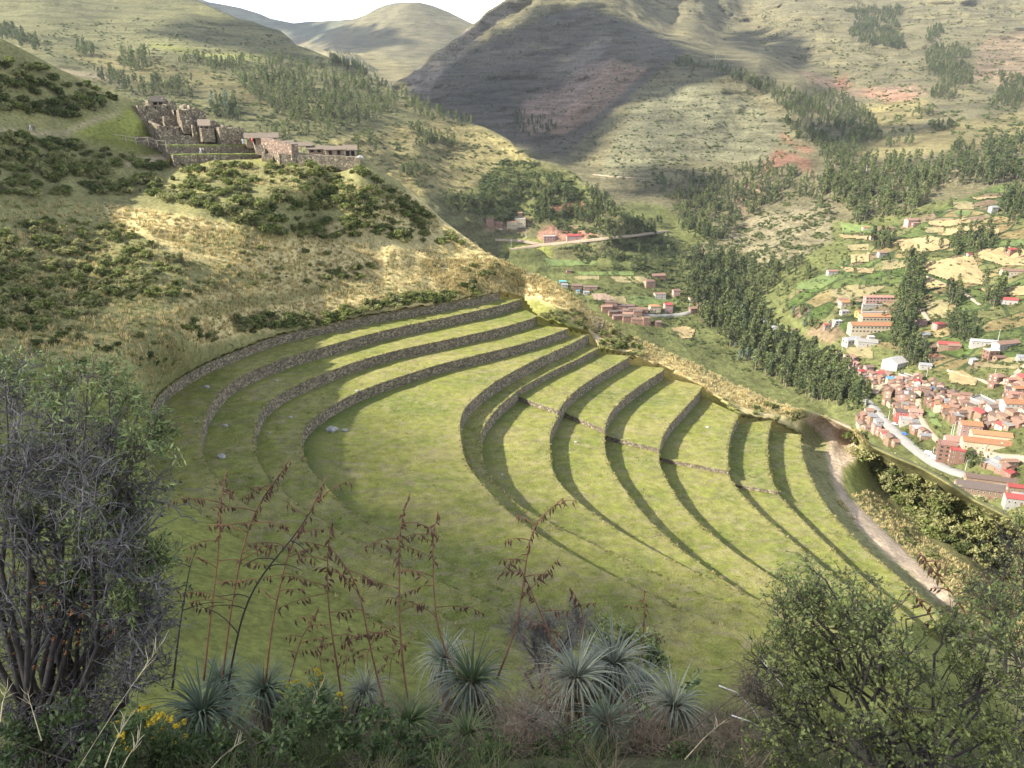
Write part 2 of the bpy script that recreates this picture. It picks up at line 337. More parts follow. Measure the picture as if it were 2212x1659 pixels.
# points above the horizon line carry their distance directly
NTPS = TPS(NC[:, :2], np.log(rr), 2e-5)
TERR_POLY = None
def bowl_outline():
    a = []
    for i in range(0, NT, 3): a.append(proj(np.array([*CV[1][i], TL[0]])))
    for k in range(1, 12): a.append(proj(np.array([*CV[k+1][-1], TL[k]])))
    for i in range(NT-1, -1, -3): a.append(proj(np.array([*(CV[12][i]), TL[12]])))
    for k in range(11, 0, -1): a.append(proj(np.array([*CV[k+1][0], TL[k]+TD.get(k, 0)])))
    return [tuple(p) for p in a]
TERR_POLY = bowl_outline()
LAWN = np.array((0.16, 0.168, 0.046)); DRY = np.array((0.45, 0.37, 0.185)); GRN = np.array((0.12, 0.145, 0.045)); DIRT = np.array((0.42, 0.325, 0.235)); OLIVE = np.array((0.2, 0.19, 0.085))
us = np.arange(-420, 2640, 6.0); sky_v = np.interp(us, sk[:, 0], sk[:, 1]); NR, NB = 250, 14
vv = np.linspace(0, 1, NR)[:, None]**0.92*(1760-sky_v[None])+sky_v[None]
UU = np.broadcast_to(us, vv.shape); Q = np.stack([UU, vv], -1)
Rn = np.exp(NTPS(Q)); W = at_r(UU, vv, Rn)
fade = np.clip((vv-sky_v)/40, 0.15, 1)
Rn = Rn*(1+0.016*fade*fbm(W/14, 4)+0.004*fbm(W/3.0, 3)); W = at_r(UU, vv, Rn)
ins = inpoly(Q, TERR_POLY); W[ins] *= 1.06
back = []
top = W[0]; out = top[:, :2]/np.linalg.norm(top[:, :2], axis=1)[:, None]
for j in range(NB, 0, -1):
    s = j*j*0.55; b = top.copy(); b[:, :2] += out*s; b[:, 2] -= 0.25*s+0.010*s*s; back.append(b)
NV = np.concatenate([np.array(back), W], 0); NQ = proj(NV)
nrows, ncols = NV.shape[:2]
kill = np.zeros((nrows, ncols), bool); kill[NB:] = ins
F = grid_faces(nrows, ncols); kf = kill.ravel()[F].all(1); F = F[~kf]
def paint(base, Q, W, regs):
    c = np.broadcast_to(np.asarray(base, float), Q.shape[:-1]+(3,)).copy()
    jit = np.stack([fbm(W/9.0, 3), fbm(W/9.0+40, 3)], -1)*14
    for poly, col, w, st in regs:
        a = soft(Q+jit*w, poly, 5)[..., None]*st; c = c*(1-a)+np.asarray(col)*a
    return c
N_PATH = [(1742, 895), (1790, 905), (1838, 915), (1846, 950), (1850, 985), (1822, 1010), (1822, 1050), (1850, 1085), (1880, 1120), (1925, 1160), (1990, 1225), (2060, 1290), (2075, 1320), (2030, 1300), (1960, 1235), (1900, 1185), (1850, 1130), (1820, 1085), (1800, 1040), (1788, 1000), (1790, 960), (1760, 930), (1740, 915)]
LAWN_L = [(0, 770), (90, 765), (130, 800), (290, 860), (318, 920), (318, 1000), (346, 1034), (430, 1107), (600, 1215), (900, 1385), (1050, 1460), (1450, 1440), (1760, 1390), (2010, 1330), (2080, 1420), (2212, 1560), (2600, 1760), (-420, 1760), (-420, 900)]
regs = [([(340, 690), (430, 660), (700, 620), (1100, 630), (1080, 500), (880, 410), (760, 470), (500, 560), (230, 440), (240, 480), (400, 560), (600, 600), (400, 650)], DRY, 1, .75),
        ([(360, 700), (700, 640), (1060, 625), (1200, 620), (1420, 770), (1740, 895), (1730, 925), (1600, 890), (1420, 800), (1290, 745), (1150, 690), (1060, 655), (800, 675), (560, 715), (430, 745)], DRY, 1, 1),
        ([(225, 440), (420, 470), (520, 490), (390, 510), (240, 480)], DRY*1.05, .6, 1), ([(550, 520), (880, 540), (1000, 590), (900, 620), (650, 600), (480, 560)], DRY, 1, .9),
        ([(0, 700), (250, 720), (330, 850), (300, 880), (120, 790), (0, 760)], OLIVE, 1, 1),
        ([(140, 285), (180, 255), (280, 232), (330, 300), (360, 310), (300, 320), (200, 300)], LAWN*1.25, .5, 1),
        ([(150, 295), (360, 350), (360, 310), (280, 300)], LAWN*.8, .5, .7),
        ([(1060, 650), (1140, 640), (1200, 665), (1270, 720), (1300, 745), (1420, 800), (1500, 835), (1600, 885), (1600, 905), (1480, 850), (1380, 800), (1250, 745), (1220, 730), (1140, 690)], LAWN*1.05, .5, .9),
        (LAWN_L, LAWN, .8, 1), (N_PATH, DIRT, .5, .95),
        ([(1820, 1010), (1870, 985), (1880, 1060), (1840, 1080), (1822, 1050)], LAWN*1.2, .6, .8),
        ([(270, 347), (340, 338), (480, 332), (580, 338), (580, 347), (400, 343), (330, 356), (270, 357)], DIRT, .15, .9),
        ([(370, 345), (590, 338), (620, 345), (600, 352), (380, 353)], LAWN*1.3, .3, .8),
        ([(1280, 745), (1296, 745), (1300, 690), (1283, 690)], DIRT, .15, .7), ([(1140, 590), (1146, 590), (1146, 650), (1138, 650)], DIRT, .1, .8),
        ([(0, 280), (60, 283), (130, 288), (130, 292), (0, 288)], DIRT, .1, .8), ([(130, 290), (180, 262), (260, 240), (265, 246), (190, 270), (140, 292)], DIRT*.9, .1, .8)]
cN = paint(OLIVE*0.95, NQ, NV, regs)
scrub = 0.75-0.75*soft(NQ, LAWN_L, 5)-0.6*soft(NQ, N_PATH, 5)-0.3*soft(NQ, regs[1][0], 5)
MAT_HILL = terrain_mat('hill_ground', speck=0.07, s_big=0.06, s_fine=1.1, bdist=0.35, bst=0.9, shrub=(0.06, 0.07, 0.025))
hill = ob('hillside', mesh_np('hillside', NV, F, MAT_HILL, {'Col': cN.reshape(-1, 3), 'scrub': scrub.ravel()}), kind='structure')
# ------------------------------------------------------------------ lawns of the terraces
def lawn_material():
    m, n, l, bs = newmat('terrace_lawn'); p = wpos(n)
    big = nz(n, l, p, 0.07, 4, 0.6); mid = nz(n, l, p, 0.55, 5, 0.65); fine = nz(n, l, p, 4.0, 6, 0.8); bl = nz(n, l, p, 0.2, 7, 0.75, dist=2.0, sz=(1, 1.6, 1))
    c = ramp(n, l, big, [(0.32, (0.125, 0.148, 0.034)), (0.5, (0.182, 0.19, 0.042)), (0.7, (0.25, 0.226, 0.08))])
    c = mixc(n, l, ramp(n, l, bl, [(0.47, g3(0)), (0.64, g3(0.85))]), c, (0.225, 0.19, 0.105))
    c = mixc(n, l, 1.0, c, ramp(n, l, mid, [(0.25, g3(0.62)), (0.75, g3(1.4))]), 'MULTIPLY')
    c = mixc(n, l, 1.0, c, ramp(n, l, fine, [(0.3, g3(0.56)), (0.7, g3(1.48))]), 'MULTIPLY')
    ft = mth(n, l, 'MULTIPLY', attr(n, 'foot').outputs['Fac'], ramp(n, l, mid, [(.35, g3(.25)), (.6, g3(1))])); c = mixc(n, l, ft, c, mixc(n, l, 1.0, (0.07, 0.105, 0.024), ramp(n, l, fine, [(0.3, g3(0.6)), (0.7, g3(1.4))]), 'MULTIPLY'))  # greener grass along the wall foot, darkened further to paint in contact shade
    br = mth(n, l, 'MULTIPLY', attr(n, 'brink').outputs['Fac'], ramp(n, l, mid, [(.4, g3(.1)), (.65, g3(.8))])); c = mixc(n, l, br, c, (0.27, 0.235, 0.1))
    l.new(c, bs.inputs['Base Color']); bs.inputs['Roughness'].default_value = 0.9; bs.inputs['Specular IOR Level'].default_value = 0.15
    bump(n, l, bs, mth(n, l, 'ADD', fine, mid), 0.9, 0.3); return m
MAT_LAWN = lawn_material()
MX = 14
EDGE = {}
for k in range(1, 12):
    segs = [(0, 1, 0, 1)] if k not in TD else [(0, XT[k][0], 0, XT[k][1]), (XT[k][0], 1, XT[k][1], 1)]
    Vs, Fs, b, FT, BK = [], [], 0, [], []
    for si, (a0, a1, b0, b1) in enumerate(segs):
        n = max(8, int(160*(a1-a0))+4); ti = np.linspace(a0, a1, n); to = np.linspace(b0, b1, n)
        eps = 1e-4 if si == 0 and len(segs) > 1 else 0
        zi = floor_z(k, (a0+a1)/2 if len(segs) > 1 else 0, True)
        I = curve_at(CV[k], ti)-curve_at(NRM[k], ti)*0.5; O = curve_at(CV[k+1], to)+curve_at(NRM[k+1], to)*0.08
        g = np.linspace(0, 1, MX)[:, None, None]; xy = I[None]*(1-g)+O[None]*g
        z = zi+lawn_h(xy[..., 0], xy[..., 1])*np.clip(g[..., 0]*(1-g[..., 0])*6, 0, 1)
        z = z+0.25*np.clip(1-g[..., 0]*7, 0, 1)              # turf banked up against the wall foot
        z = z+0.12*fbm(np.stack([xy[..., 0]/2.2, xy[..., 1]/2.2, 0*z], -1), 2)
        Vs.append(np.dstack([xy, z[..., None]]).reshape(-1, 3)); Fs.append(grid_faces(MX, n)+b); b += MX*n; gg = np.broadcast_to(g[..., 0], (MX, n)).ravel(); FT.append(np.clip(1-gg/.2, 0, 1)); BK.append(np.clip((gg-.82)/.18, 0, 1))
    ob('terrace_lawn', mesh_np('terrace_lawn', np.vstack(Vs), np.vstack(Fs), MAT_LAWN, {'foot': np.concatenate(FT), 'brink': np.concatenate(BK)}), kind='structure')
for k in range(1, 12):                                        # the lawns run into the bank at their near end
    a, c = CV[k][-1], CV[k+1][-1]; z = TL[k]; V = [(*a, z+.1), (*c, z+.1), (c[0], c[1]-1.5, z-9), (a[0], a[1]-1.5, z-9)]
    ob('lawn_bank', mesh_np('lawn_bank', V, np.array([[0, 1, 2, 3]]), MAT_LAWN), kind='structure')
# verge above the top wall
g = np.linspace(0, 1, 6)[:, None, None]; xy = CV[1][None]+NRM[1][None]*(0.1-5.0*g)
z = TL[0]+0*xy[..., 0]-0.5*g[..., 0]*np.ones(NT)+0.25*fbm(np.stack([xy[..., 0]/2, xy[..., 1]/2, 0*xy[..., 0]], -1), 2)
V = np.dstack([xy, z[..., None]]).reshape(-1, 3); tq = np.tile(np.linspace(0, 1, NT), 6)
cV = np.where((tq < 0.36)[:, None], DRY*.8, LAWN)
ob('verge', mesh_np('verge', V, grid_faces(6, NT), MAT_HILL, {'Col': cV, 'scrub': np.zeros(len(V))+.2}), kind='structure')
# ------------------------------------------------------------------ stone walls
def stone_material(name, a, b, c, s=2.2, islands=False):
    m, n, l, bs = newmat(name); p = wpos(n)
    if islands: f = n.new('ShaderNodeNewGeometry').outputs['Random Per Island']
    else:
        v = n.new('ShaderNodeTexVoronoi'); v.inputs['Scale'].default_value = s; l.new(p, v.inputs['Vector'])
        sx = n.new('ShaderNodeSeparateColor'); l.new(v.outputs['Color'], sx.inputs[0]); f = sx.outputs[0]
    col = ramp(n, l, f, [(0.0, a), (0.45, b), (0.8, c), (1.0, tuple(x*1.35 for x in c))])
    big = nz(n, l, p, 0.12, 4); col = mixc(n, l, ramp(n, l, big, [(0.5, g3(0)), (0.7, g3(0.35))]), col, (0.2, 0.14, 0.1))
    g = nz(n, l, p, 6, 5); col = mixc(n, l, 1.0, col, ramp(n, l, g, [(0.3, g3(0.7)), (0.7, g3(1.25))]), 'MULTIPLY')
    l.new(col, bs.inputs['Base Color']); bs.inputs['Roughness'].default_value = 0.92
    if islands: bump(n, l, bs, g, 0.4, 0.05)
    else:
        v2 = n.new('ShaderNodeTexVoronoi'); v2.feature = 'DISTANCE_TO_EDGE'; v2.inputs['Scale'].default_value = s; l.new(p, v2.inputs['Vector'])
        jd = ramp(n, l, v2.outputs['Distance'], [(0.0, g3(0)), (0.12, g3(1))])
        l.new(mixc(n, l, jd, (0.07, 0.055, 0.045), col), bs.inputs['Base Color']); bump(n, l, bs, jd, 0.9, 0.12)
    return m
MAT_STONE = stone_material('wall_stone', (0.085, 0.07, 0.043), (0.145, 0.119, 0.077), (0.23, 0.19, 0.125), islands=True)
MAT_JOINT = simple('wall_joint_earth', (0.085, 0.068, 0.052), .3, 2.0)
MAT_STONEW = stone_material('ruin_stone', (0.12, 0.096, 0.06), (0.19, 0.152, 0.095), (0.28, 0.225, 0.145), s=1.6)
def wall_mesh(P, zt, zb, n):
    "backing face of a wall, leaning back into the hill"
    m = len(P); V = []
    for i in range(m):
        V += [(*(P[i]-n[i]*0.18), zt[i]-0.06), (*(P[i]+n[i]*0.10), zb[i]-0.4)]
    return np.array(V), np.array([(2*i, 2*i+1, 2*i+3, 2*i+2) for i in range(m-1)])
def stones(P, zt, zb, n, size=0.34, lo=0, hi=None):
    "one low relief block per stone, laid in wavering courses along the wall"
    s = np.concatenate([[0], np.cumsum(np.linalg.norm(np.diff(P, axis=0), axis=1))]); V, F = [], []
    hmax = (zt-zb).max(); nc = max(2, int(hmax/(size*0.72))); base = 0
    for c in range(nc):
        x = random.random()*size
        while x < s[-1]-size:
            w = size*random.uniform(0.6, 1.5); h = hmax/nc
            xm = x+w/2; px, py = np.interp(xm, s, P[:, 0]), np.interp(xm, s, P[:, 1]); nx, ny = np.interp(xm, s, n[:, 0]), np.interp(xm, s, n[:, 1])
            t0, b0 = np.interp(xm, s, zt), np.interp(xm, s, zb); hh = t0-b0
            if hh > 0.25:
                f0 = (c+0.06+random.uniform(-.08, .08))/nc; f1 = (c+0.96+random.uniform(-.06, .1))/nc
                z0, z1 = b0+hh*f0, min(b0+hh*f1, t0+0.12*random.random()); d = random.uniform(0.04, 0.15)
                tx, ty = -ny, nx; w2 = w*0.47
                lean = lambda z: 0.10-0.28*(z-b0)/max(hh, .1)
                q = []
                for (sx, zz, dd, k) in ((-1, z0, 0, 1), (1, z0, 0, 1), (1, z1, 0, 1), (-1, z1, 0, 1), (-1, z0, d, .72), (1, z0, d, .72), (1, z1, d, .72), (-1, z1, d, .72)):
                    zc = (z0+z1)/2; zq = zc+(zz-zc)*k+random.uniform(-.02, .02); o = lean(zq)+dd-0.02; ww = w2*k*sx
                    q.append((px+tx*ww+nx*o, py+ty*ww+ny*o, zq))
                V += q; F += [(base+4, base+5, base+6, base+7), (base, base+1, base+5, base+4), (base+1, base+2, base+6, base+5), (base+2, base+3, base+7, base+6), (base+3, base, base+4, base+7)]
                base += 8
            x += w
    F = np.array(F)
    # keep faces pointing outwards whichever way the line runs
    return np.array(V), F
WNAME = {1: 'topmost fieldstone terrace wall with shrubs growing along its rim', 2: 'second fieldstone terrace wall with a small ladder leaning on it', 3: 'third fieldstone terrace wall, below the one with the ladder',
         4: 'long fieldstone wall at the foot of which two boulders lie on the widest lawn', 5: 'curved fieldstone wall dropping from the widest lawn of the bowl', 6: 'stepped stone terrace wall, second below the widest lawn', 7: 'stepped stone terrace wall, third below the widest lawn',
         8: 'stepped stone terrace wall, fourth below the widest lawn', 9: 'stepped stone terrace wall, fifth below the widest lawn', 10: 'overgrown terrace wall edge, third up from the dirt path', 11: 'overgrown terrace wall edge, second up from the dirt path', 12: 'lowest terrace wall dropping to the dirt path'}
for k in CV:
    t = np.linspace(0, 1, NT); P = CV[k]; n = NRM[k]
    zt = np.array([floor_z(k-1, q, False) for q in t]); zb = np.array([floor_z(k, q, True) for q in t])
    if k == 1: zt = zt-0.15
    e = empty('stone_terrace', (0, 0, 0), label=WNAME[k], cat='stone wall', group='retaining walls of the terraces')
    V, F = wall_mesh(P, zt, zb, n); ob('wall_core', mesh_np('wall_core', V, F, MAT_JOINT), e)
    m = {1: 150, 2: 160, 3: 165, 4: 170, 5: 150, 6: 150, 7: 150, 8: 140, 9: 140}.get(k, 239)
    V, F = stones(P[:m+1], zt[:m+1], zb[:m+1], n[:m+1], size=0.42)
    ob('stonework', mesh_np('stonework', V, F, MAT_STONE, smooth=False), e, kind='stuff')
for k in XT:
    a = curve_at(CV[k], XT[k][0]); b = curve_at(CV[k+1], XT[k][1]); P = np.linspace(a, b, 40); P = P+0.25*np.stack([fbm(np.stack([P[:, 0]/3, P[:, 1]/3, 0*P[:, 0]], -1), 2)]*2, 1)
    d = (b-a)/np.linalg.norm(b-a); n = np.array([d[1], -d[0]])
    if n[1] > 0: n = -n
    n = np.tile(n, (40, 1)); zt = np.full(40, TL[k]+TD[k]); zb = np.full(40, TL[k])
    e = empty('stone_cross_step', (0, 0, 0), label=['low sunlit stone cross wall of the upper stepped lawn', 'low sunlit stone cross wall, second down the stepped lawns', 'low sunlit stone cross wall, third down the stepped lawns', 'low sunlit stone cross wall, fourth down the stepped lawns', 'low half-overgrown cross wall nearest the dirt path'][k-6], cat='stone wall', group='cross walls between lawns')
    V, F = wall_mesh(P, zt, zb, n); ob('wall_core', mesh_np('wall_core', V, F, MAT_JOINT), e)
    V, F = stones(P, zt+.08, zb, n, size=0.4); ob('stonework', mesh_np('stonework', V, F, MAT_STONE, smooth=False), e, kind='stuff')
# ------------------------------------------------------------------ far terrain: valley, mountains, far hills
FLD = [(1750, 600), (1830, 560), (1850, 500), (1960, 480), (2060, 440), (2150, 400), (2700, 380), (2700, 760), (2212, 790), (2020, 800), (1960, 760), (1850, 740), (1790, 690), (1720, 690), (1700, 650)]
def sheet(name, skyl, ctrl, u0, u1, du, rows, vbot, amp, scales, regs, base, mat, scr, back_k=1.0, NBK=10):
    sk = np.array(skyl, float); us = np.arange(u0, u1+du, du, dtype=float); sv = np.interp(us, sk[:, 0], sk[:, 1])
    c = np.array(ctrl, float); tps = TPS(c[:, :2], np.log(c[:, 2]), 3e-5)
    vv = np.linspace(0, 1, rows)[:, None]**0.95*(vbot-sv[None])+sv[None]; UU = np.broadcast_to(us, vv.shape); Q = np.stack([UU, vv], -1)
    r = np.exp(tps(Q)); W = at_r(UU, vv, r); fd = np.clip((vv-sv)/30, 0.2, 1)
    d = 0
    for s, a, rg in scales: d = d+a*fbm(W/s, 4, rg)
    r = r*(1+amp*d*fd); W = at_r(UU, vv, r)
    top = W[0]; out = top[:, :2]/np.linalg.norm(top[:, :2], axis=1)[:, None]; bk = []
    for j in range(NBK, 0, -1):
        s = j*j*r[0].mean()*0.002*back_k; b = top.copy(); b[:, :2] += out*s; b[:, 2] -= 0.4*s; bk.append(b)
    V = np.concatenate([np.array(bk), W], 0); Qa = proj(V)
    cc = paint(base, Qa, V/8, regs); scv = scr(Qa, V)
    o = ob(name, mesh_np(name, V, grid_faces(*V.shape[:2]), mat, {'Col': cc.reshape(-1, 3), 'scrub': scv.ravel(), 'fld': soft(Qa, FLD, 4).ravel()}), kind='structure')
    return o, tps, V, grid_faces(*V.shape[:2])
KH = np.array((0.138, 0.124, 0.07)); KHD = np.array((0.122, 0.118, 0.056)); REDS = np.array((0.22, 0.10, 0.07)); PINK = np.array((0.22, 0.15, 0.105)); VAL = np.array((0.115, 0.125, 0.046)); YEL = np.array((0.215, 0.185, 0.085)); ROCK = np.array((0.17, 0.145, 0.12))
MAT_MTN = terrain_mat('mountain_grassland', speck=0.2, s_big=0.004, s_fine=0.17, lines=0.12, bdist=6, bst=0.9, shrub=(0.05, 0.062, 0.025), fields=True)
MAT_VAL = terrain_mat('valley_ground', speck=0.2, s_big=0.012, s_fine=0.16, lines=0.0, bdist=2.5, bst=0.7, shrub=(0.035, 0.055, 0.018))
G_SKY = [(500, 330), (700, 262), (800, 216), (838, 188), (862, 172), (880, 166), (896, 152), (908, 150), (922, 128), (940, 112), (960, 102), (978, 86), (992, 80), (1010, 60), (1022, 52), (1035, 42), (1052, 24), (1070, 14), (1100, -6), (1200, -40), (1300, -50), (2700, -70)]
G_CT = [(845, 182, 2300), (905, 150, 2350), (960, 102, 2450), (1010, 62, 2550), (1100, -6, 2700), (1300, -60, 2850), (900, 215, 2120), (1000, 190, 2150), (1000, 260, 1930), (1100, 150, 2260), (1200, 50, 2520), (1100, 290, 1790), (1200, 200, 2080), (1260, 110, 2330), (1180, 280, 1800), (1250, 250, 1830), (1250, 310, 1600),
        (1450, 200, 1760), (1400, 280, 1560), (1350, 330, 1430), (1300, 375, 1330), (1250, 10, 2600), (1350, 80, 2350), (1450, 130, 1980), (1540, 155, 1860), (1640, 190, 1800), (1740, 238, 1700), (1840, 292, 1540), (1330, 25, 2560), (1450, 92, 2280), (1560, 124, 2150), (1640, 130, 2080), (1720, 175, 1950), (1800, 240, 1800),
        (1450, 70, 2700), (1560, 100, 2680), (1640, 105, 2700), (1720, 145, 2480), (1800, 205, 2150), (1870, 265, 1800), (1500, 30, 3050), (1700, 60, 3000), (1900, 40, 3250), (2000, 0, 3550), (2200, -60, 4100), (2200, 60, 3150), (2100, 120, 2600), (2000, 180, 2200), (1950, 225, 1960), (1900, 190, 2220), (1830, 130, 2500), (1760, 120, 2620),
        (1950, 262, 1760), (2050, 200, 2080), (2150, 200, 2080), (2200, 150, 2400), (2000, 310, 1480), (2150, 310, 1450), (2100, 260, 1660), (1900, 350, 1330), (2100, 360, 1270), (2200, 350, 1290), (1750, 340, 1330), (1650, 340, 1390), (1600, 420, 1250), (1700, 430, 1200), (1850, 430, 1150), (2000, 420, 1130), (2150, 420, 1120), (1450, 420, 1240), (1400, 400, 1280), (1500, 350, 1430), (1600, 300, 1560), (1700, 300, 1500),
        (1450, 490, 1120), (1560, 540, 1050), (1600, 600, 985), (1700, 550, 1010), (1850, 520, 1010), (2000, 520, 980), (2150, 520, 965), (1300, 560, 952), (1200, 560, 945), (1100, 545, 955), (1400, 620, 895), (1250, 640, 870), (1550, 650, 905), (1650, 650, 905), (1800, 620, 880), (1950, 620, 865), (2150, 620, 850), (1350, 700, 825), (1500, 700, 840), (1650, 705, 850), (1800, 700, 790), (1950, 700, 772), (2150, 700, 755), (1700, 780, 770), (1850, 800, 700), (2000, 800, 685), (2200, 800, 665),
        (1800, 870, 655), (1950, 900, 612), (2100, 900, 602), (2200, 900, 592), (1900, 1000, 555), (2100, 1000, 540), (2212, 1050, 505), (2212, 1150, 455), (1900, 1150, 470), (1700, 1000, 570), (1500, 900, 640), (1300, 800, 720), (1100, 700, 820), (900, 600, 900), (700, 500, 1000), (600, 400, 1150), (600, 300, 1500), (2600, 1100, 430), (2600, 700, 700), (2600, 400, 1100), (2600, 200, 1950), (2600, 0, 3300), (1000, 420, 1400), (850, 300, 1950), (1900, 1300, 400), (2600, 1300, 370), (1200, 1000, 560)]
g_regs = [([(1000, 440), (1440, 440), (1560, 520), (1850, 470), (2212, 400), (2700, 380), (2700, 1400), (800, 1400), (800, 560)], VAL, 1, 1),
          ([(870, 175), (960, 140), (1040, 90), (1150, 50), (1260, 10), (1400, 60), (1480, 110), (1400, 180), (1300, 260), (1220, 340), (1100, 310), (950, 250)], (0.075, 0.066, 0.055), 1, .9),  # brown mountain face, darkened further so shade is painted into its colour
          ([(1120, 290), (1130, 220), (1200, 190), (1260, 140), (1330, 125), (1300, 200), (1220, 262), (1160, 292)], (0.2, 0.145, 0.115), .7, .9), ([(1180, 285), (1330, 130), (1400, 150), (1300, 240), (1220, 290)], PINK, .6, .7),
          ([(870, 165), (905, 150), (960, 102), (1040, 40), (1100, 0), (1130, 10), (1040, 70), (1010, 110), (960, 150), (930, 200), (890, 200)], ROCK, .8, .85), ([(1200, 150), (1260, 90), (1330, 80), (1290, 130), (1240, 160)], ROCK, .7, .6),
          ([(1640, 345), (1680, 320), (1700, 330), (1745, 345), (1765, 372), (1700, 352), (1650, 372)], REDS, 1.0, .7), ([(1590, 420), (1640, 380), (1660, 420), (1600, 470)], PINK, .5, .8), ([(1660, 260), (1720, 310), (1760, 320), (1740, 335), (1690, 300)], REDS, .5, .6),
          ([(1720, 150), (1790, 170), (1850, 190), (1980, 185), (2010, 200), (1960, 225), (1850, 205), (1760, 185)], PINK*1.05, .8, .8), ([(1800, 175), (1830, 160), (1835, 190), (1810, 195)], REDS, .3, .6), ([(1860, 190), (1920, 195), (1990, 205), (1960, 222), (1880, 212)], REDS*1.05, .8, .4),
          ([(1880, 300), (2212, 240), (2300, 330), (2050, 320), (1870, 350), (1850, 330)], YEL*.9, 1, .85), ([(1880, 225), (2000, 215), (2000, 260), (1900, 280), (1860, 262)], YEL*.95, .8, .9), ([(2120, 90), (2212, 60), (2300, 150), (2212, 190), (2100, 170)], PINK, 1, .5),
          ([(1480, 540), (1620, 470), (1800, 430), (1800, 520), (1700, 570), (1560, 590)], (0.185, 0.16, 0.1), .8, .9), ([(1400, 190), (1540, 180), (1700, 270), (1660, 350), (1450, 350), (1330, 390), (1290, 380)], KH*1.02+np.array((0, .01, .012)), 1, .8),
          ([(1755, 705), (1800, 690), (1830, 720), (1790, 745), (1740, 725)], PINK, .5, .7), ([(2150, 690), (2212, 700), (2212, 720), (2090, 700)], DIRT, .5, .7)]
def g_scr(Q, V):
    s = np.full(Q.shape[:2], 0.45); s = s+0.25*fbm(V/180, 3); s -= 0.2*soft(Q, g_regs[0][0]); s += 0.3*soft(Q, [(1480, 540), (1620, 470), (1800, 430), (1800, 520), (1700, 570), (1560, 590)]); return s
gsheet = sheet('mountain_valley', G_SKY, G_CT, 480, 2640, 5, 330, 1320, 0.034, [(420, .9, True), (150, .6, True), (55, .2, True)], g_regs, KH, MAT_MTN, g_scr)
F_SKY = [(-420, -60), (0, -40), (380, -15), (430, 2), (480, 25), (520, 42), (545, 46), (575, 58), (605, 66), (625, 82), (640, 98), (662, 104), (720, 128), (770, 145), (800, 166), (840, 188), (880, 205), (920, 225), (960, 250), (1000, 262), (1040, 272), (1070, 285), (1100, 302), (1118, 322), (1135, 332), (1160, 345), (1200, 352), (1232, 366), (1262, 392), (1285, 414), (1330, 444), (1360, 472), (1400, 490), (1450, 512), (1500, 545), (1700, 640)]
F_CT = [(-420, -150, 2600), (0, -60, 2500), (380, -15, 2400), (480, 25, 2150), (605, 66, 1950), (662, 104, 1820), (770, 145, 1640), (840, 188, 1500), (920, 225, 1380), (1000, 262, 1290), (1070, 285, 1210), (1130, 328, 1140), (1230, 366, 1110), (1285, 412, 1065), (1360, 470, 1015), (1450, 510, 1160), (1700, 640, 1010), (1500, 560, 1150),
        (0, 50, 1850), (200, 50, 1900), (400, 60, 1800), (100, 130, 1350), (250, 130, 1450), (450, 130, 1480), (600, 150, 1430), (700, 180, 1340), (300, 180, 1230), (500, 200, 1200), (650, 250, 1090), (800, 250, 1170), (900, 300, 1100), (450, 250, 1080), (600, 320, 960), (750, 320, 985), (850, 350, 1020), (950, 350, 1070), (1050, 350, 1105), (900, 420, 950), (1000, 420, 1000), (1100, 400, 1060), (1200, 420, 1045), (1000, 480, 950), (1150, 470, 1010), (1250, 470, 1010), (1100, 505, 985), (1200, 505, 985), (1300, 500, 985), (1100, 580, 935), (1300, 590, 935), (-300, 100, 1650), (-300, 300, 900), (0, 300, 900), (200, 400, 800), (600, 500, 800)]
f_regs = [([(720, 300), (950, 260), (1050, 275), (1140, 335), (1240, 380), (1150, 350), (1050, 420), (900, 420), (750, 360)], YEL, 1, .9), ([(250, 110), (600, 190), (780, 230), (700, 260), (500, 210), (300, 190), (150, 120)], YEL*.82, 1, .7), ([(300, 60), (600, 80), (800, 165), (700, 160), (500, 120), (300, 90)], KHD*1.05, 1, .8),
          ([(1090, 340), (1230, 370), (1330, 450), (1250, 480), (1080, 470), (960, 440), (1050, 390)], VAL*.95, 1, .9), ([(1190, 445), (1250, 435), (1285, 448), (1280, 462), (1200, 460)], REDS*1.05, .3, .95), ([(1165, 500), (1190, 485), (1260, 497), (1310, 505), (1250, 520), (1160, 520)], (0.34, 0.19, 0.135), .3, .95), ([(1040, 480), (1150, 470), (1140, 500), (1050, 500)], PINK*1.1, .4, .7),
          ([(40, 135), (90, 145), (280, 170), (240, 175), (60, 150)], DIRT*.8, .4, .6), ([(430, 118), (560, 118), (560, 126), (430, 126)], LAWN*1.4, .3, .7), ([(330, 92), (450, 110), (420, 116), (320, 100)], LAWN*1.2, .3, .7),
          ([(1090, 510), (1190, 520), (1190, 560), (1080, 560)], LAWN*1.5, .3, .9), ([(500, 300), (560, 300), (560, 330), (500, 330)], LAWN*1.5, .3, .8)]
fsheet = sheet('wooded_hills', F_SKY, F_CT, -420, 1700, 5, 240, 760, 0.026, [(300, .8, True), (100, .55, True), (38, .2, True)], f_regs, KHD*1.12, MAT_MTN, lambda Q, V: 0.5+0.3*fbm(V/120, 3)-0.35*soft(Q, f_regs[0][0]))
I_SKY = [(200, 40), (425, -6), (450, 4), (480, 9), (520, 17), (560, 29), (585, 40), (610, 45), (635, 50), (660, 47), (690, 46), (730, 44), (765, 41), (790, 32), (810, 20), (830, 12), (850, 7), (875, 5), (905, 5), (935, 12), (970, 26), (990, 36), (1010, 46), (1040, 60), (1100, 80), (1400, 100)]
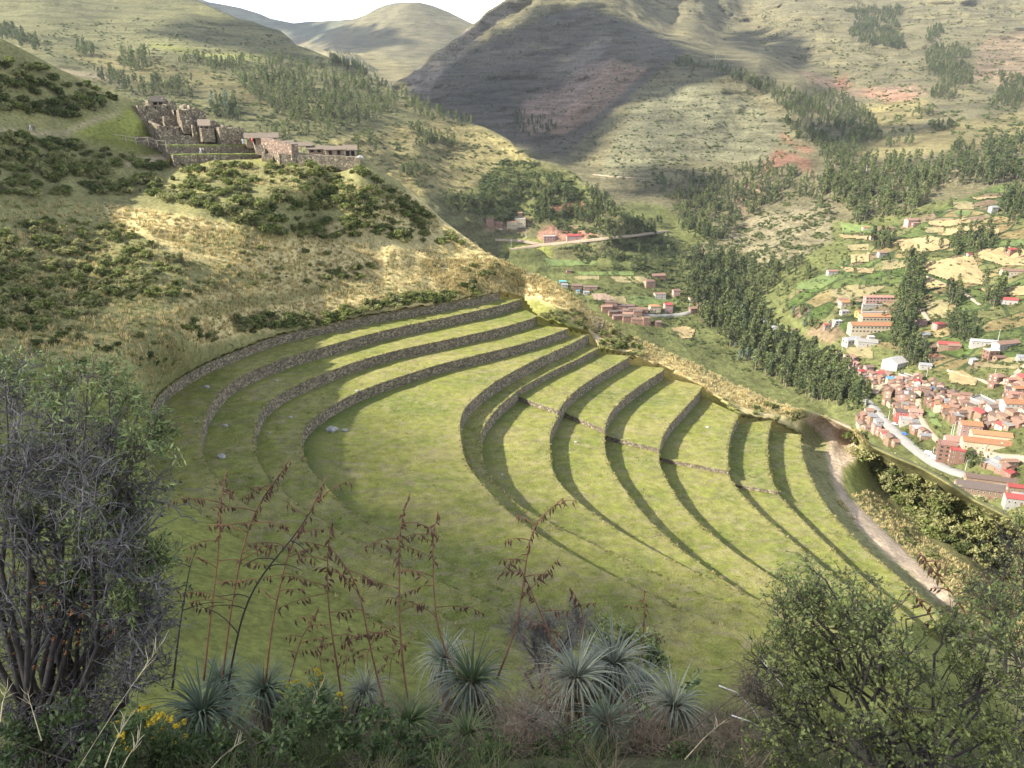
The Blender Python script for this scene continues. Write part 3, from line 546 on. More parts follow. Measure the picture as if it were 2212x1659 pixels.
I_CT = [(200, 40, 7000), (425, -6, 7000), (560, 29, 6900), (650, 49, 6600), (730, 43, 6100), (790, 32, 5600), (870, 5, 5300), (960, 20, 5300), (1040, 60, 5200), (1400, 100, 5000), (800, 90, 4700), (900, 90, 4600), (650, 90, 5600), (720, 110, 4500), (700, 150, 4100), (800, 160, 3900), (900, 180, 3800), (600, 150, 5000), (800, 260, 3300), (400, 150, 5500)]
i_regs = [([(700, 110), (780, 105), (850, 130), (900, 160), (850, 180), (760, 150), (690, 120)], YEL*.95, 1, .6), ([(430, 0), (640, 50), (760, 40), (690, 90), (560, 70)], (0.10, 0.11, 0.075), 1, .8)]
isheet = sheet('far_hills', I_SKY, I_CT, 200, 1400, 5, 90, 300, 0.02, [(900, .9, True), (280, .4, True)], i_regs, KH*.92, MAT_MTN, lambda Q, V: 0.45+0.3*fbm(V/300, 3))
# ground under everything, out to the horizon
n = 24; ang = np.linspace(0, 2*math.pi, n, endpoint=False); V = np.vstack([[0, 0, -345]]+[[math.cos(a)*9000, math.sin(a)*9000, -345] for a in ang])
ob('ground', mesh_np('ground', V, np.array([(0, 1+i, 1+(i+1) % n) for i in range(n)]), simple('far_ground', (0.15, 0.14, 0.07), .3, 0.01)), kind='structure')
def tri(F): return np.vstack([F[:, [0, 1, 2]], F[:, [0, 2, 3]]])
def mkbvh(*sh):
    Vs, Fs, b = [], [], 0
    for V, F in sh: V = V.reshape(-1, 3); Vs.append(V); Fs.append(tri(F)+b); b += len(V)
    return BVHTree.FromPolygons(np.vstack(Vs).tolist(), np.vstack(Fs).tolist())
HILLF = grid_faces(nrows, ncols)
BV_FAR = mkbvh((gsheet[2], gsheet[3]), (fsheet[2], fsheet[3]), (isheet[2], isheet[3]))
BV_HILL = mkbvh((NV, HILLF[~kf]))
def hit(X, Y, bv=None):
    "the ground seen at a place of the photograph"
    d = Vector(ray(X, Y)).normalized(); h = (bv or BV_FAR).ray_cast(Vector((0, 0, 0)), d); return h[0]
def drop(x, y, bv=None, z0=2000):
    h = (bv or BV_FAR).ray_cast(Vector((x, y, z0)), Vector((0, 0, -1))); return h[0]
# ------------------------------------------------------------------ fields and roads
ZONES.update({'5': (2800, 600, 1.7068), 'V': (2800, 1250, 1.7068), '4': (1700, 600, 1.8433)})
def crop_mat(name, a, b, s=.35, bd=.9):
    m, n, l, bs = newmat(name); p = wpos(n); f = nz(n, l, p, s, 6, .75); g = nz(n, l, p, .03, 3); w = nz(n, l, p, 1.0, 2, .5, sz=(.5, .09, .1))
    c = ramp(n, l, f, [(.3, a), (.7, b)]); c = mixc(n, l, 1.0, c, ramp(n, l, g, [(.3, g3(.8)), (.7, g3(1.15))]), 'MULTIPLY'); c = mixc(n, l, .55, c, ramp(n, l, w, [(.35, g3(.7)), (.65, g3(1.25))]), 'MULTIPLY')
    l.new(c, bs.inputs['Base Color']); bs.inputs['Roughness'].default_value = .95; bump(n, l, bs, f, .8, bd); return m
M_MAIZE = crop_mat('ripe_maize', (0.21, 0.15, 0.065), (0.33, 0.25, 0.12)); M_GREENF = crop_mat('green_crop', (0.07, 0.105, 0.026), (0.125, 0.155, 0.042)); M_MIXF = crop_mat('stubble', (0.16, 0.135, 0.06), (0.245, 0.2, 0.092)); M_PLOW = crop_mat('ploughed_earth', (0.17, 0.12, 0.085), (0.25, 0.18, 0.12))
FIELDS = [('5', M_MAIZE, [(1540, 770), (1860, 720), (1920, 830), (1980, 890), (1960, 930), (1740, 910), (1560, 850), (1520, 800)]), ('5', M_MAIZE, [(1880, 690), (2100, 665), (2260, 690), (2260, 800), (2080, 800), (1900, 740)]), ('5', M_MAIZE, [(1340, 620), (1580, 595), (1700, 615), (1700, 680), (1540, 700), (1380, 700)]),
          ('5', M_MAIZE, [(1520, 890), (1600, 885), (1700, 940), (1540, 960)]), ('5', M_MIXF, [(1240, 760), (1330, 750), (1440, 780), (1370, 810), (1240, 825)]), ('5', M_MAIZE, [(950, 800), (1190, 815), (1180, 850), (1000, 840)]), ('5', M_MAIZE, [(1030, 720), (1090, 715), (1160, 700), (1160, 770), (1020, 780)]),
          ('5', M_MAIZE, [(950, 580), (1150, 590), (1140, 618), (960, 605)]), ('5', M_MIXF, [(1000, 650), (1160, 640), (1160, 690), (1020, 690)]), ('5', M_MIXF, [(1530, 530), (1670, 530), (1660, 570), (1540, 570)]), ('5', M_MAIZE, [(1560, 490), (1840, 470), (1860, 500), (1680, 530), (1560, 515)]), ('5', M_MAIZE, [(1680, 540), (1860, 520), (1800, 590), (1650, 590)]),
          ('5', M_MAIZE, [(1860, 570), (1960, 565), (2000, 620), (1900, 625)]), ('5', M_MAIZE, [(1920, 520), (2050, 545), (2040, 590), (1960, 560)]), ('5', M_MIXF, [(1720, 360), (1870, 360), (1880, 410), (1730, 410)]), ('5', M_MAIZE, [(1820, 330), (2060, 320), (2180, 270), (2212, 290), (2060, 330), (1900, 345)]),
          ('5', M_MAIZE, [(1900, 950), (2260, 930), (2260, 1000), (2000, 1000)]), ('5', M_MIXF, [(1540, 1040), (1700, 1020), (1700, 1150), (1560, 1160)]), ('5', M_MIXF, [(880, 960), (1040, 920), (1270, 930), (1180, 990), (1000, 1030), (880, 1000)]), ('5', M_GREENF, [(960, 500), (1200, 520), (1180, 570), (960, 570)]), ('5', M_GREENF, [(1740, 415), (1860, 415), (1850, 450), (1740, 450)]),
          ('5', M_GREENF, [(650, 920), (850, 850), (960, 870), (830, 950), (660, 960)]), ('V', M_MAIZE, [(1690, 420), (1790, 400), (1900, 470), (1880, 510), (1700, 490)]), ('V', M_MIXF, [(1980, 330), (2190, 300), (2180, 390), (1900, 380)]), ('V', M_GREENF, [(1540, 660), (1600, 690), (1660, 790), (1580, 770)]),
          ('V', M_GREENF, [(1750, 790), (1830, 720), (1860, 740), (1760, 860), (1640, 890)]), ('V', M_MIXF, [(990, 240), (1180, 240), (1180, 320), (1000, 310)]), ('5', M_GREENF, [(2060, 640), (2190, 610), (2260, 650), (2100, 660)]), ('5', M_MAIZE, [(1420, 300), (1490, 295), (1490, 335), (1430, 340)]),
          ('4', M_PLOW, [(1220, 1060), (1320, 1060), (1400, 1090), (1340, 1130), (1240, 1100)]), ('4', M_MIXF, [(1370, 1080), (1470, 1080), (1500, 1150), (1380, 1140)]), ('4', M_MIXF, [(1080, 930), (1290, 930), (1290, 960), (1110, 960)]), ('4', M_GREENF, [(880, 800), (1270, 825), (1240, 855), (900, 860)]), ('4', M_GREENF, [(1120, 900), (1550, 893), (1540, 928), (1150, 928)]), ('4', M_MIXF, [(1360, 935), (1650, 935), (1640, 990), (1420, 980)]), ('4', M_GREENF, [(1500, 1075), (1860, 1095), (1870, 1150), (1500, 1140)]), ('2', M_MAIZE, [(1990, 300), (2110, 290), (2180, 320), (2150, 385), (2080, 385)])]
def patch(poly, mat, name, h, step=3.0, **k):
    po = np.array(poly); x0, y0 = po.min(0); x1, y1 = po.max(0); xs = np.arange(x0-step, x1+2*step, step); ys = np.arange(y0-step, y1+2*step, step*.55)
    X, Y = np.meshgrid(xs, ys); jit = 3.0*fbm(np.stack([X/20, Y/12, 0*X+3], -1), 2); m = inpoly(np.stack([X+jit, Y+jit*.5], -1), poly)
    idx = {}; V = []
    Fm = grid_faces(*X.shape); keep = m.ravel()[Fm].sum(1) >= 3; Fm = Fm[keep]; use = np.unique(Fm)
    for i in use:
        p = hit(X.ravel()[i], Y.ravel()[i])
        if p is None: p = Vector((0, 0, -400))
        idx[i] = len(V); V.append((p.x, p.y, p.z+h*(0.75+0.5*random.random())))
    if not V: return None
    return ob(name, mesh_np(name, V, np.array([[idx[j] for j in f] for f in Fm]), mat), **k)
for z, m, po in FIELDS:
    patch([zp(z, *q) for q in po], m, {M_MAIZE: 'maize_field', M_GREENF: 'green_field', M_MIXF: 'stubble_field', M_PLOW: 'ploughed_field'}[m], 1.1 if m is M_MAIZE else .6, kind='structure')
M_ROAD = simple('concrete_road', (0.2, 0.19, 0.175), .12, .2, .85); M_DIRTR = simple('dirt_road', (0.29, 0.225, 0.16), .15, .2, .95)
def ribbon(pts, width, mat, name, bv=None, h=0.5, n=80, zone='V', cv=True):
    P = np.array([zp(zone, *q) for q in pts]); s = np.concatenate([[0], np.cumsum(np.linalg.norm(np.diff(P, axis=0), axis=1))]); t = np.linspace(0, s[-1], n)
    P = np.stack([np.interp(t, s, P[:, 0]), np.interp(t, s, P[:, 1])], 1); W = [hit(*q, bv) for q in P]; W = np.array([w for w in W if w is not None])
    for _ in range(6): W[1:-1] = (W[:-2]+W[1:-1]*2+W[2:])/4
    d = np.gradient(W[:, :2], axis=0); nn = np.stack([-d[:, 1], d[:, 0]], 1); nn /= np.linalg.norm(nn, axis=1)[:, None]; V = []
    for p, q in zip(W, nn):
        for e in (-1.0, -.97, .97, 1.0): V.append((p[0]+q[0]*e*width/2, p[1]+q[1]*e*width/2, p[2]+(h if abs(e) < .99 else -2.5)))
    return ob(name, mesh_np(name, V, grid_faces(len(W), 4), mat), kind='structure')
ROADS = [([(430, 25), (500, 85), (580, 150), (650, 210), (740, 275), (790, 350), (900, 400), (1020, 450), (1120, 560), (1220, 660), (1330, 790), (1420, 870), (1520, 950), (1650, 1040), (1800, 1095), (2000, 1140), (2260, 1260)], 11, M_ROAD, 'main_road', 'V'),
         ([(1500, 590), (1500, 690), (1560, 790), (1640, 880)], 6, M_DIRTR, 'side_street', 'V'), ([(1200, 560), (1240, 500), (1290, 470), (1400, 440)], 7, M_DIRTR, 'side_street', 'V'), ([(1500, 1080), (1540, 1120), (1580, 1180)], 6, M_DIRTR, 'farm_track', '5'), ([(1990, 490), (2130, 460), (2160, 420), (2230, 360)], 5, M_DIRTR, 'farm_track', 'V'),
         ([(1700, 390), (1800, 430), (1930, 460), (1990, 490)], 4, M_DIRTR, 'farm_track', 'V'), ([(1780, 900), (1900, 930), (2050, 970), (2260, 980)], 14, M_DIRTR, 'village_square', 'V'),
         ([(620, 732), (740, 712), (860, 692), (960, 685), (1230, 657), (1440, 632), (1560, 620), (1640, 608), (1790, 597)], 8, M_DIRTR, 'valley_road', '4'), ([(510, 655), (700, 662), (860, 690)], 7, M_DIRTR, 'valley_road', '4'), ([(1540, 1205), (1700, 1215), (1850, 1210), (1950, 1190), (2000, 1170)], 7, M_ROAD, 'lower_road', '4'),
         ([(1520, 850), (1640, 900), (1800, 970), (1920, 1060)], 4, M_DIRTR, 'farm_track', '5'), ([(1240, 180), (1400, 195), (1560, 205), (1650, 210)], 4, M_DIRTR, 'hill_track', '4')]
for pts, w, m, nm, zn in ROADS: ribbon(pts, w, m, nm, zone=zn)
# ------------------------------------------------------------------ clouds over the valley, and an added unseen blocker that shades the near bowl
def puffs(C, Rr, rg, sd=2):
    base = bmesh.new(); bmesh.ops.create_icosphere(base, subdivisions=sd, radius=1)
    bv_ = np.array([v.co for v in base.verts]); bf = np.array([[v.index for v in f.verts] for f in base.faces]); base.free(); Vs, Fs, k = [], [], 0
    sh = [bv_*np.array([1, 1, .6])*(1+0.3*fbm(bv_*1.7+rg.uniform(0, 50), 3))[:, None] for _ in range(24)]
    for i, (c, r) in enumerate(zip(C, Rr)): Vs.append(sh[i % 24]*r+c); Fs.append(bf+k); k += len(bv_)
    return ob('shade_cloud', mesh_np('shade_cloud', np.vstack(Vs), np.vstack(Fs), M_SHADE_CLOUD), kind='structure')  # also builds the added unseen blocker above the near bowl
def shade_cloud(poly, H, n, rad, seed=1):
    "cumulus whose shadow falls on the slopes outlined in poly"
    rg = np.random.default_rng(seed); C, Rr = [], []
    for q in sample(poly, n, rg):
        p = hit(*q)
        if p is None: continue
        C.append(np.array(p+SUND*((H-p.z)/SUND.z))+np.array([0, 0, rg.uniform(0, .3)*rad])); Rr.append(rad*rg.uniform(.6, 1.2))
    return puffs(C, Rr, rg)
def near_shade_blocker(H, W, d, seed):  # unseen puffs added up-sun, their outline set by the wanted shade
    rg = np.random.default_rng(seed); W = np.array([np.array(Vector(q)+SUND*((H-q[2])/SUND.z))[:2] for q in W]); x0, y0 = W.min(0); x1, y1 = W.max(0); C, Rr = [], []
    G = np.stack(np.meshgrid(np.arange(x0, x1, d), np.arange(y0, y1, d)), -1).reshape(-1, 2); G = G+rg.uniform(-.5, .5, G.shape)*d; G = G[inpoly(G, W)]; E = np.full(len(G), 1e9)
    for a, b in zip(W, np.roll(W, -1, 0)): t = np.clip(((G-a)@(b-a))/((b-a)@(b-a)), 0, 1); E = np.minimum(E, np.linalg.norm(G-(a+t[:, None]*(b-a)), axis=1))
    C = np.column_stack([G, H+rg.uniform(0, .5*d, len(G))]); Rr = d*rg.uniform(.6, .95, len(G))*np.where(E > 25, 1, .55+.45*E/25)
    return puffs(C, Rr, rg, 1)
M_SHADE_CLOUD = simple('shade_cloud_white', (0.85, 0.86, 0.88), .04, .01, 1.0)
BOTH = mkbvh((NV, HILLF[~kf]), (gsheet[2], gsheet[3]), (fsheet[2], fsheet[3]), (isheet[2], isheet[3]))
def bowl(X, Y, z): p = on_z(X, Y, z); return tuple(p)
near_shade_edge = [bowl(310, 745, -50), bowl(430, 785, -52), bowl(580, 825, -54), bowl(680, 880, -57), bowl(770, 930, -60), bowl(870, 985, -60), bowl(970, 1040, -60), bowl(1070, 1095, -60), bowl(1190, 1150, -60), bowl(1310, 1220, -60), bowl(1460, 1295, -62), bowl(1610, 1365, -65), bowl(1800, 1425, -70), bowl(2080, 1500, -76)]
near_shade_blocker(860, [(-420, 100, -40), (-190, 132, -42), (-120, 140, -44)]+near_shade_edge+[(330, -80, -80), (330, -420, -60), (-420, -420, -20)], 12, 3)
shade_cloud([(885, 165), (960, 150), (1000, 95), (1080, 92), (1130, 60), (1200, 22), (1280, 14), (1390, 58), (1470, 102), (1590, 140), (1500, 182), (1400, 205), (1330, 245), (1285, 305), (1250, 352), (1215, 350), (1130, 322), (1100, 300), (1000, 262), (900, 210)], 2900, 520, 55, 5)
shade_cloud([(1560, 86), (1640, 62), (1700, 84), (1745, 128), (1690, 136), (1600, 108)], 2800, 70, 42, 6)
shade_cloud([(1355, 388), (1400, 362), (1500, 368), (1545, 398), (1480, 420), (1380, 418)], 2300, 60, 24, 7)
shade_cloud([(690, 70), (760, 58), (835, 66), (850, 95), (760, 112), (690, 100)], 3800, 50, 90, 8)
shade_cloud([(430, 0), (560, 32), (650, 52), (720, 60), (650, 100), (560, 60)], 4200, 60, 110, 9)
shade_cloud([(1740, 262), (1850, 275), (1880, 300), (1830, 318), (1760, 300)], 2200, 40, 24, 10)
shade_cloud([(1850, 275), (2010, 268), (2050, 285), (1900, 300)], 2200, 24, 22, 12)
shade_cloud([(330, 40), (500, 60), (700, 130), (780, 158), (640, 130), (480, 100), (340, 70)], 2600, 70, 30, 13)
# ------------------------------------------------------------------ trees and shrubs
def leaf_quads(cent, rad, n, size, rg, flat=0.55, aspect=0.55):
    "n leaf sprays round each clump centre"
    C = np.repeat(cent, n, 0); Rr = np.repeat(rad, n, 0); m = len(C)
    d = rg.normal(size=(m, 3)); d /= np.linalg.norm(d, axis=1)[:, None]; rr = rg.uniform(.45, 1.05, (m, 1))
    p = C+d*rr*Rr; a = rg.normal(size=(m, 3)); a /= np.linalg.norm(a, axis=1)[:, None]
    nrm = d*(1-flat)+rg.normal(size=(m, 3))*flat; b = np.cross(nrm, a); b /= np.linalg.norm(b, axis=1)[:, None]+1e-9; a = np.cross(b, nrm); a /= np.linalg.norm(a, axis=1)[:, None]+1e-9
    s = size*rg.uniform(.6, 1.3, (m, 1)); V = np.stack([p-a*s, p+b*s*aspect*.8, p+a*s, p-b*s*aspect], 1).reshape(-1, 3)
    return V, np.arange(m*4).reshape(-1, 4)
def gum_meshes(seed, H=18, w=2.6, dense=13, lean=.3, leaf=.75, nl=24, low=.25):
    rg = np.random.default_rng(seed); mb = MB(); x, y = rg.uniform(-lean, lean, 2)
    mb.tube([(0, 0, -1), (x*.4, y*.4, H*.4), (x, y, H*.92)], .32, .06, 5)
    c, r = [], []
    for i in range(dense):
        f = low+(1-low)*((i+rg.random())/dense); rad = w*(1-(abs(f-.5)/.62)**2.2)*.62+.35; an = rg.uniform(0, 6.28)
        cx, cy = x*f+math.cos(an)*rad*.75, y*f+math.sin(an)*rad*.75; cz = H*f; q = rad*rg.uniform(.55, .85)
        c.append((cx, cy, cz)); r.append((q, q, q*1.25)); mb.tube([(x*f*.9, y*f*.9, cz-rad*.8), (cx, cy, cz)], .08, .03, 3, False)
    V, F = leaf_quads(np.array(c), np.array(r), nl, leaf, rg)
    return mb, V, F
M_BARK = simple('gum_bark', (0.22, 0.17, 0.125), .3, 1.0)
M_GUM = leafmat('gum_leaves', (0.08, 0.115, 0.038), (0.205, 0.235, 0.088), .4); M_GUMD = leafmat('dark_gum_leaves', (0.05, 0.078, 0.03), (0.13, 0.158, 0.064), .4); M_GUMB = leafmat('blue_gum_leaves', (0.12, 0.17, 0.14), (0.2, 0.26, 0.22), .2)
M_SHRUB = [leafmat('shrub_leaves', (0.1, 0.13, 0.038), (0.25, 0.27, 0.09), .35), leafmat('olive_shrub_leaves', (0.19, 0.2, 0.08), (0.34, 0.33, 0.15), .3), leafmat('dark_shrub_leaves', (0.06, 0.082, 0.028), (0.145, 0.17, 0.056), .35)]
M_TWIG = simple('twig_bark', (0.12, 0.095, 0.075), .3, 8)
GUM = []
for i in range(6):
    mb, V, F = gum_meshes(20+i, H=[18, 20, 16, 19, 17, 15][i], w=[2.6, 2.2, 3.0, 2.4, 3.3, 2.6][i], low=[.22, .3, .15, .35, .2, .12][i])
    GUM.append([(mb.mesh('trunk', M_BARK), mesh_np('crown', V, F, m, smooth=False)) for m in (M_GUM, M_GUMD, M_GUMB)])
def joined(name, tm, cm):
    a = [v.co[:] for v in tm.vertices]; b = len(a); f = [tuple(p.vertices) for p in tm.polygons]; nt = len(f)
    a += [v.co[:] for v in cm.vertices]; f += [tuple(i+b for i in p.vertices) for p in cm.polygons]
    me = bpy.data.meshes.new(name); me.from_pydata(a, [], f); me.materials.append(tm.materials[0]); me.materials.append(cm.materials[0])
    me.polygons.foreach_set('material_index', [0]*nt+[1]*(len(f)-nt)); me.update(); return me
def scatter_object(name, meshes, pts, rot, scl, idx, **k):
    "one object holding a mass of alike plants (instances on points)"
    key = tuple(m.name for m in meshes)
    if key not in scatter_object.col:
        c = bpy.data.collections.new('source_'+name)
        for i, m in enumerate(meshes): c.objects.link(bpy.data.objects.new('%s_source_%d' % (name, i), m))
        scatter_object.col[key] = c
    c = scatter_object.col[key]
    me = bpy.data.meshes.new(name); pts = np.asarray(pts, np.float32); me.vertices.add(len(pts)); me.vertices.foreach_set('co', pts.ravel())
    for nm, tp, arr, f in (('rot', 'FLOAT_VECTOR', rot, 'vector'), ('scl', 'FLOAT_VECTOR', scl, 'vector'), ('idx', 'INT', idx, 'value')):
        a = me.attributes.new(nm, tp, 'POINT'); a.data.foreach_set(f, np.asarray(arr, np.int32 if tp == 'INT' else np.float32).ravel())
    o = ob(name, me, **k); ng = bpy.data.node_groups.new(name, 'GeometryNodeTree')
    ng.interface.new_socket('Geometry', in_out='INPUT', socket_type='NodeSocketGeometry'); ng.interface.new_socket('Geometry', in_out='OUTPUT', socket_type='NodeSocketGeometry')
    N, L = ng.nodes, ng.links; gi, go = N.new('NodeGroupInput'), N.new('NodeGroupOutput'); ip = N.new('GeometryNodeInstanceOnPoints'); ci = N.new('GeometryNodeCollectionInfo')
    ci.inputs['Collection'].default_value = c; ci.inputs['Separate Children'].default_value = True; ci.inputs['Reset Children'].default_value = True
    def na(nm, tp): a = N.new('GeometryNodeInputNamedAttribute'); a.data_type = tp; a.inputs['Name'].default_value = nm; return a.outputs[0]
    L.new(gi.outputs[0], ip.inputs['Points']); L.new(ci.outputs[0], ip.inputs['Instance']); ip.inputs['Pick Instance'].default_value = True
    L.new(na('idx', 'INT'), ip.inputs['Instance Index']); L.new(na('scl', 'FLOAT_VECTOR'), ip.inputs['Scale'])
    er = N.new('FunctionNodeEulerToRotation'); L.new(na('rot', 'FLOAT_VECTOR'), er.inputs[0]); L.new(er.outputs[0], ip.inputs['Rotation'])
    L.new(ip.outputs[0], go.inputs[0]); md = o.modifiers.new('scatter', 'NODES'); md.node_group = ng; return o
scatter_object.col = {}
def h3(p, s=.3418, ox=1456, oy=0): return [(ox+x*s, oy+y*s) for x, y in p]
FOREST = [  # outline, coverage, tree height, kinds weight (green, dark, blue), label
 ([(500, 132), (600, 126), (702, 150), (860, 188), (862, 236), (780, 272), (702, 272), (640, 268), (560, 228), (500, 165)], .55, 15, (.8, .2, 0), 'slender green tree in the broad wood behind the ruins'),
 ([(856, 192), (965, 238), (1000, 262), (965, 266), (900, 254)], .6, 14, (.8, .2, 0), ''), ([(600, 276), (720, 274), (740, 300), (610, 302)], .5, 14, (1, 0, 0), ''), ([(386, 126), (495, 132), (500, 156), (440, 153), (390, 141)], .55, 14, (.7, .3, 0), ''), ([(160, 98), (205, 102), (206, 123), (165, 120)], .6, 15, (.8, .2, 0), ''),
 ([(263, 116), (325, 118), (326, 156), (265, 152)], .6, 15, (.9, .1, 0), ''), ([(458, 222), (516, 222), (520, 262), (458, 258)], .8, 15, (.6, .3, .1), ''), ([(295, 174), (410, 178), (412, 212), (300, 208)], .6, 14, (.6, .4, 0), ''), ([(200, 150), (290, 175), (290, 205), (240, 190)], .7, 13, (.3, .7, 0), ''), ([(560, 275), (600, 270), (600, 300), (560, 292)], .4, 13, (1, 0, 0), ''),
 ([(0, 58), (85, 92), (92, 114), (0, 84)], .8, 15, (.2, .8, 0), ''), ([(880, 278), (985, 302), (986, 320), (900, 318)], .7, 14, (.8, .2, 0), 'green tree in the clump standing on the yellow hillside'), ([(770, 302), (812, 302), (812, 336), (770, 336)], .5, 14, (.7, .2, .1), ''), ([(983, 260), (1022, 270), (1024, 282), (985, 277)], .6, 13, (.8, .2, 0), ''), ([(860, 365), (920, 370), (915, 392), (865, 388)], .6, 14, (.8, .2, 0), ''),
 ([(945, 432), (1090, 427), (1092, 464), (960, 462)], .5, 14, (.5, .5, 0), 'bushy dark tree on the wooded slope above the brick houses'), ([(1080, 392), (1220, 390), (1226, 442), (1090, 442)], .45, 15, (.5, .5, 0), 'slender tree on the wooded slope above the red earth bank'), ([(1150, 442), (1290, 452), (1292, 484), (1160, 482)], .5, 15, (.5, .5, 0), 'tree between the two red earth cuttings'), ([(1270, 474), (1440, 480), (1420, 516), (1300, 502)], .45, 15, (.6, .4, 0), 'tree on the valley bend above the pale road'), ([(1270, 412), (1330, 444), (1330, 472), (1280, 462)], .6, 14, (.5, .5, 0), ''),
 ([(1385, 400), (1560, 372), (1562, 442), (1470, 448)], .25, 15, (.5, .5, 0), ''), ([(1290, 520), (1440, 520), (1500, 560), (1520, 600), (1480, 610), (1300, 560)], .22, 14, (.6, .4, 0), 'tree in the scrub below the pale valley road'),
 ([(1450, 470), (1512, 400), (1680, 352), (1740, 382), (1690, 432), (1620, 472), (1560, 522), (1500, 520)], .42, 16, (.55, .45, 0), 'tree on the steep wooded bank across the gorge'), ([(1790, 347), (2060, 347), (2050, 382), (2010, 432), (1960, 472), (1900, 472), (1850, 482), (1800, 442), (1770, 422)], .5, 19, (.7, .3, 0), 'tall tree in the wood on the far valley slope'), ([(2060, 322), (2240, 300), (2240, 392), (2070, 402)], .5, 20, (.4, .6, 0), 'tall dark tree in the grove on the upper fields'),
 ([(1690, 400), (1780, 380), (1800, 470), (1740, 440)], .3, 14, (.6, .4, 0), ''), ([(1500, 532), (1600, 562), (1660, 602), (1640, 662), (1660, 702), (1512, 704), (1480, 640)], .5, 19, (.4, .6, 0), 'tall dark tree in the gorge wood beside the river road'), ([(1512, 690), (1560, 690), (1650, 690), (1700, 740), (1770, 790), (1825, 800), (1872, 858), (1862, 892), (1740, 862), (1640, 812), (1600, 770)], 1.0, 21, (.55, .45, 0), 'tall slender tree in the dense grove under the grassy spur'),
 ([(1600, 590), (1720, 560), (1760, 590), (1700, 640), (1660, 640)], .35, 15, (.7, .3, 0), 'tree on the river bank by the fields'), ([(1955, 567), (1992, 567), (1988, 682), (1930, 692)], .8, 19, (.4, .6, 0), 'tall dark tree in the row running between the maize fields'), ([(1885, 517), (1930, 517), (1926, 547), (1885, 547)], .7, 17, (.4, .6, 0), 'tree in the clump round the farmhouse'), ([(2055, 512), (2150, 512), (2142, 547), (2060, 552)], .55, 15, (.4, .6, 0), 'dark tree in the hedge beside the wide maize field'), ([(2160, 422), (2240, 417), (2240, 472), (2165, 482)], .7, 20, (.4, .6, 0), 'tall dark tree above the green field'),
 ([(2045, 622), (2070, 622), (2070, 668), (2045, 668)], .8, 19, (.5, .5, 0), 'tall bushy tree standing alone in the maize'), ([(2125, 627), (2165, 627), (2165, 678), (2130, 678)], .6, 19, (.6, .4, 0), 'slim tree by the red roofed house'), ([(2045, 692), (2105, 697), (2106, 747), (2050, 737)], .9, 13, (.1, .9, 0), 'low dark bushy tree beside the playing field'), ([(1925, 690), (1990, 690), (1982, 742), (2005, 790), (1950, 792), (1930, 742)], .8, 19, (.3, .7, 0), 'tall dark tree behind the hotel'), ([(2078, 984), (2122, 987), (2116, 1017), (2080, 1014)], .8, 10, (.3, .7, 0), 'dark leafy tree beside the unfinished brick house'),
 ([(1660, 620), (1800, 700), (1780, 750), (1700, 700)], .15, 12, (.8, .1, .1), 'small tree on the bank above the river road'), ([(1590, 750), (1630, 760), (1640, 800), (1600, 790)], .5, 12, (0, 0, 1), 'pale blue young gum tree below the dark grove'), ([(2000, 440), (2200, 480), (2200, 560), (1950, 560)], .06, 14, (.5, .5, 0), 'lone tree among the upper fields'), ([(1780, 760), (2200, 760), (2200, 1060), (1960, 980), (1880, 900)], .03, 8, (.6, .4, 0), 'small garden tree between the village houses'), ([(1760, 560), (1950, 560), (1950, 700), (1800, 700)], .06, 12, (.6, .4, 0), 'lone tree by the lower fields'),
 (h3([(1085, 60), (1440, 45), (1460, 80), (1410, 120), (1440, 200), (1470, 300), (1440, 310), (1200, 280), (1090, 215), (1140, 180), (1150, 130)]), .6, 14, (.2, .8, 0), ''), (h3([(1580, 200), (1700, 150), (1710, 210), (1600, 280)]), .6, 14, (.2, .8, 0), ''), (h3([(1570, 310), (1830, 290), (1890, 370), (1780, 370), (1600, 460)]), .6, 14, (.3, .7, 0), ''), (h3([(1600, 430), (1800, 400), (1920, 480), (1880, 530), (1700, 600), (1890, 620), (1600, 630), (1700, 540)]), .55, 15, (.3, .7, 0), ''), (h3([(2050, 470), (2250, 500), (2250, 690), (1990, 690), (2050, 600)]), .55, 15, (.3, .7, 0), ''),
 (h3([(0, 370), (300, 440), (560, 520), (800, 610), (1060, 590), (1190, 680), (1300, 820), (1280, 900), (1100, 920), (1000, 800), (800, 770), (640, 650), (480, 540), (200, 450), (0, 420)]), .6, 15, (.5, .5, 0), ''), (h3([(700, 770), (1000, 880), (1100, 930), (900, 950), (760, 860)]), .6, 16, (.3, .7, 0), ''), (h3([(900, 960), (1180, 920), (1190, 980), (1050, 1030), (880, 1010)]), .55, 17, (.7, .3, 0), ''), (h3([(1330, 890), (1510, 885), (1510, 920), (1340, 940)]), .5, 14, (.7, .3, 0), ''), (h3([(1630, 800), (1810, 800), (1810, 835), (1640, 830)]), .5, 14, (.6, .4, 0), ''), (h3([(1510, 715), (1660, 710), (1660, 740), (1510, 740)]), .5, 14, (.6, .4, 0), ''), (h3([(1100, 860), (1300, 830), (1300, 900), (1150, 930)]), .6, 15, (.2, .8, 0), ''),
 ([(700, 110), (760, 118), (830, 160), (800, 160), (720, 140)], .5, 12, (.2, .8, 0), ''), ([(1090, 250), (1130, 240), (1150, 270), (1110, 285)], .1, 14, (.3, .7, 0), ''), ([(1100, 265), (1200, 250), (1210, 280), (1110, 300)], .25, 14, (.2, .8, 0), ''),
]
rg = np.random.default_rng(11); TREES = []
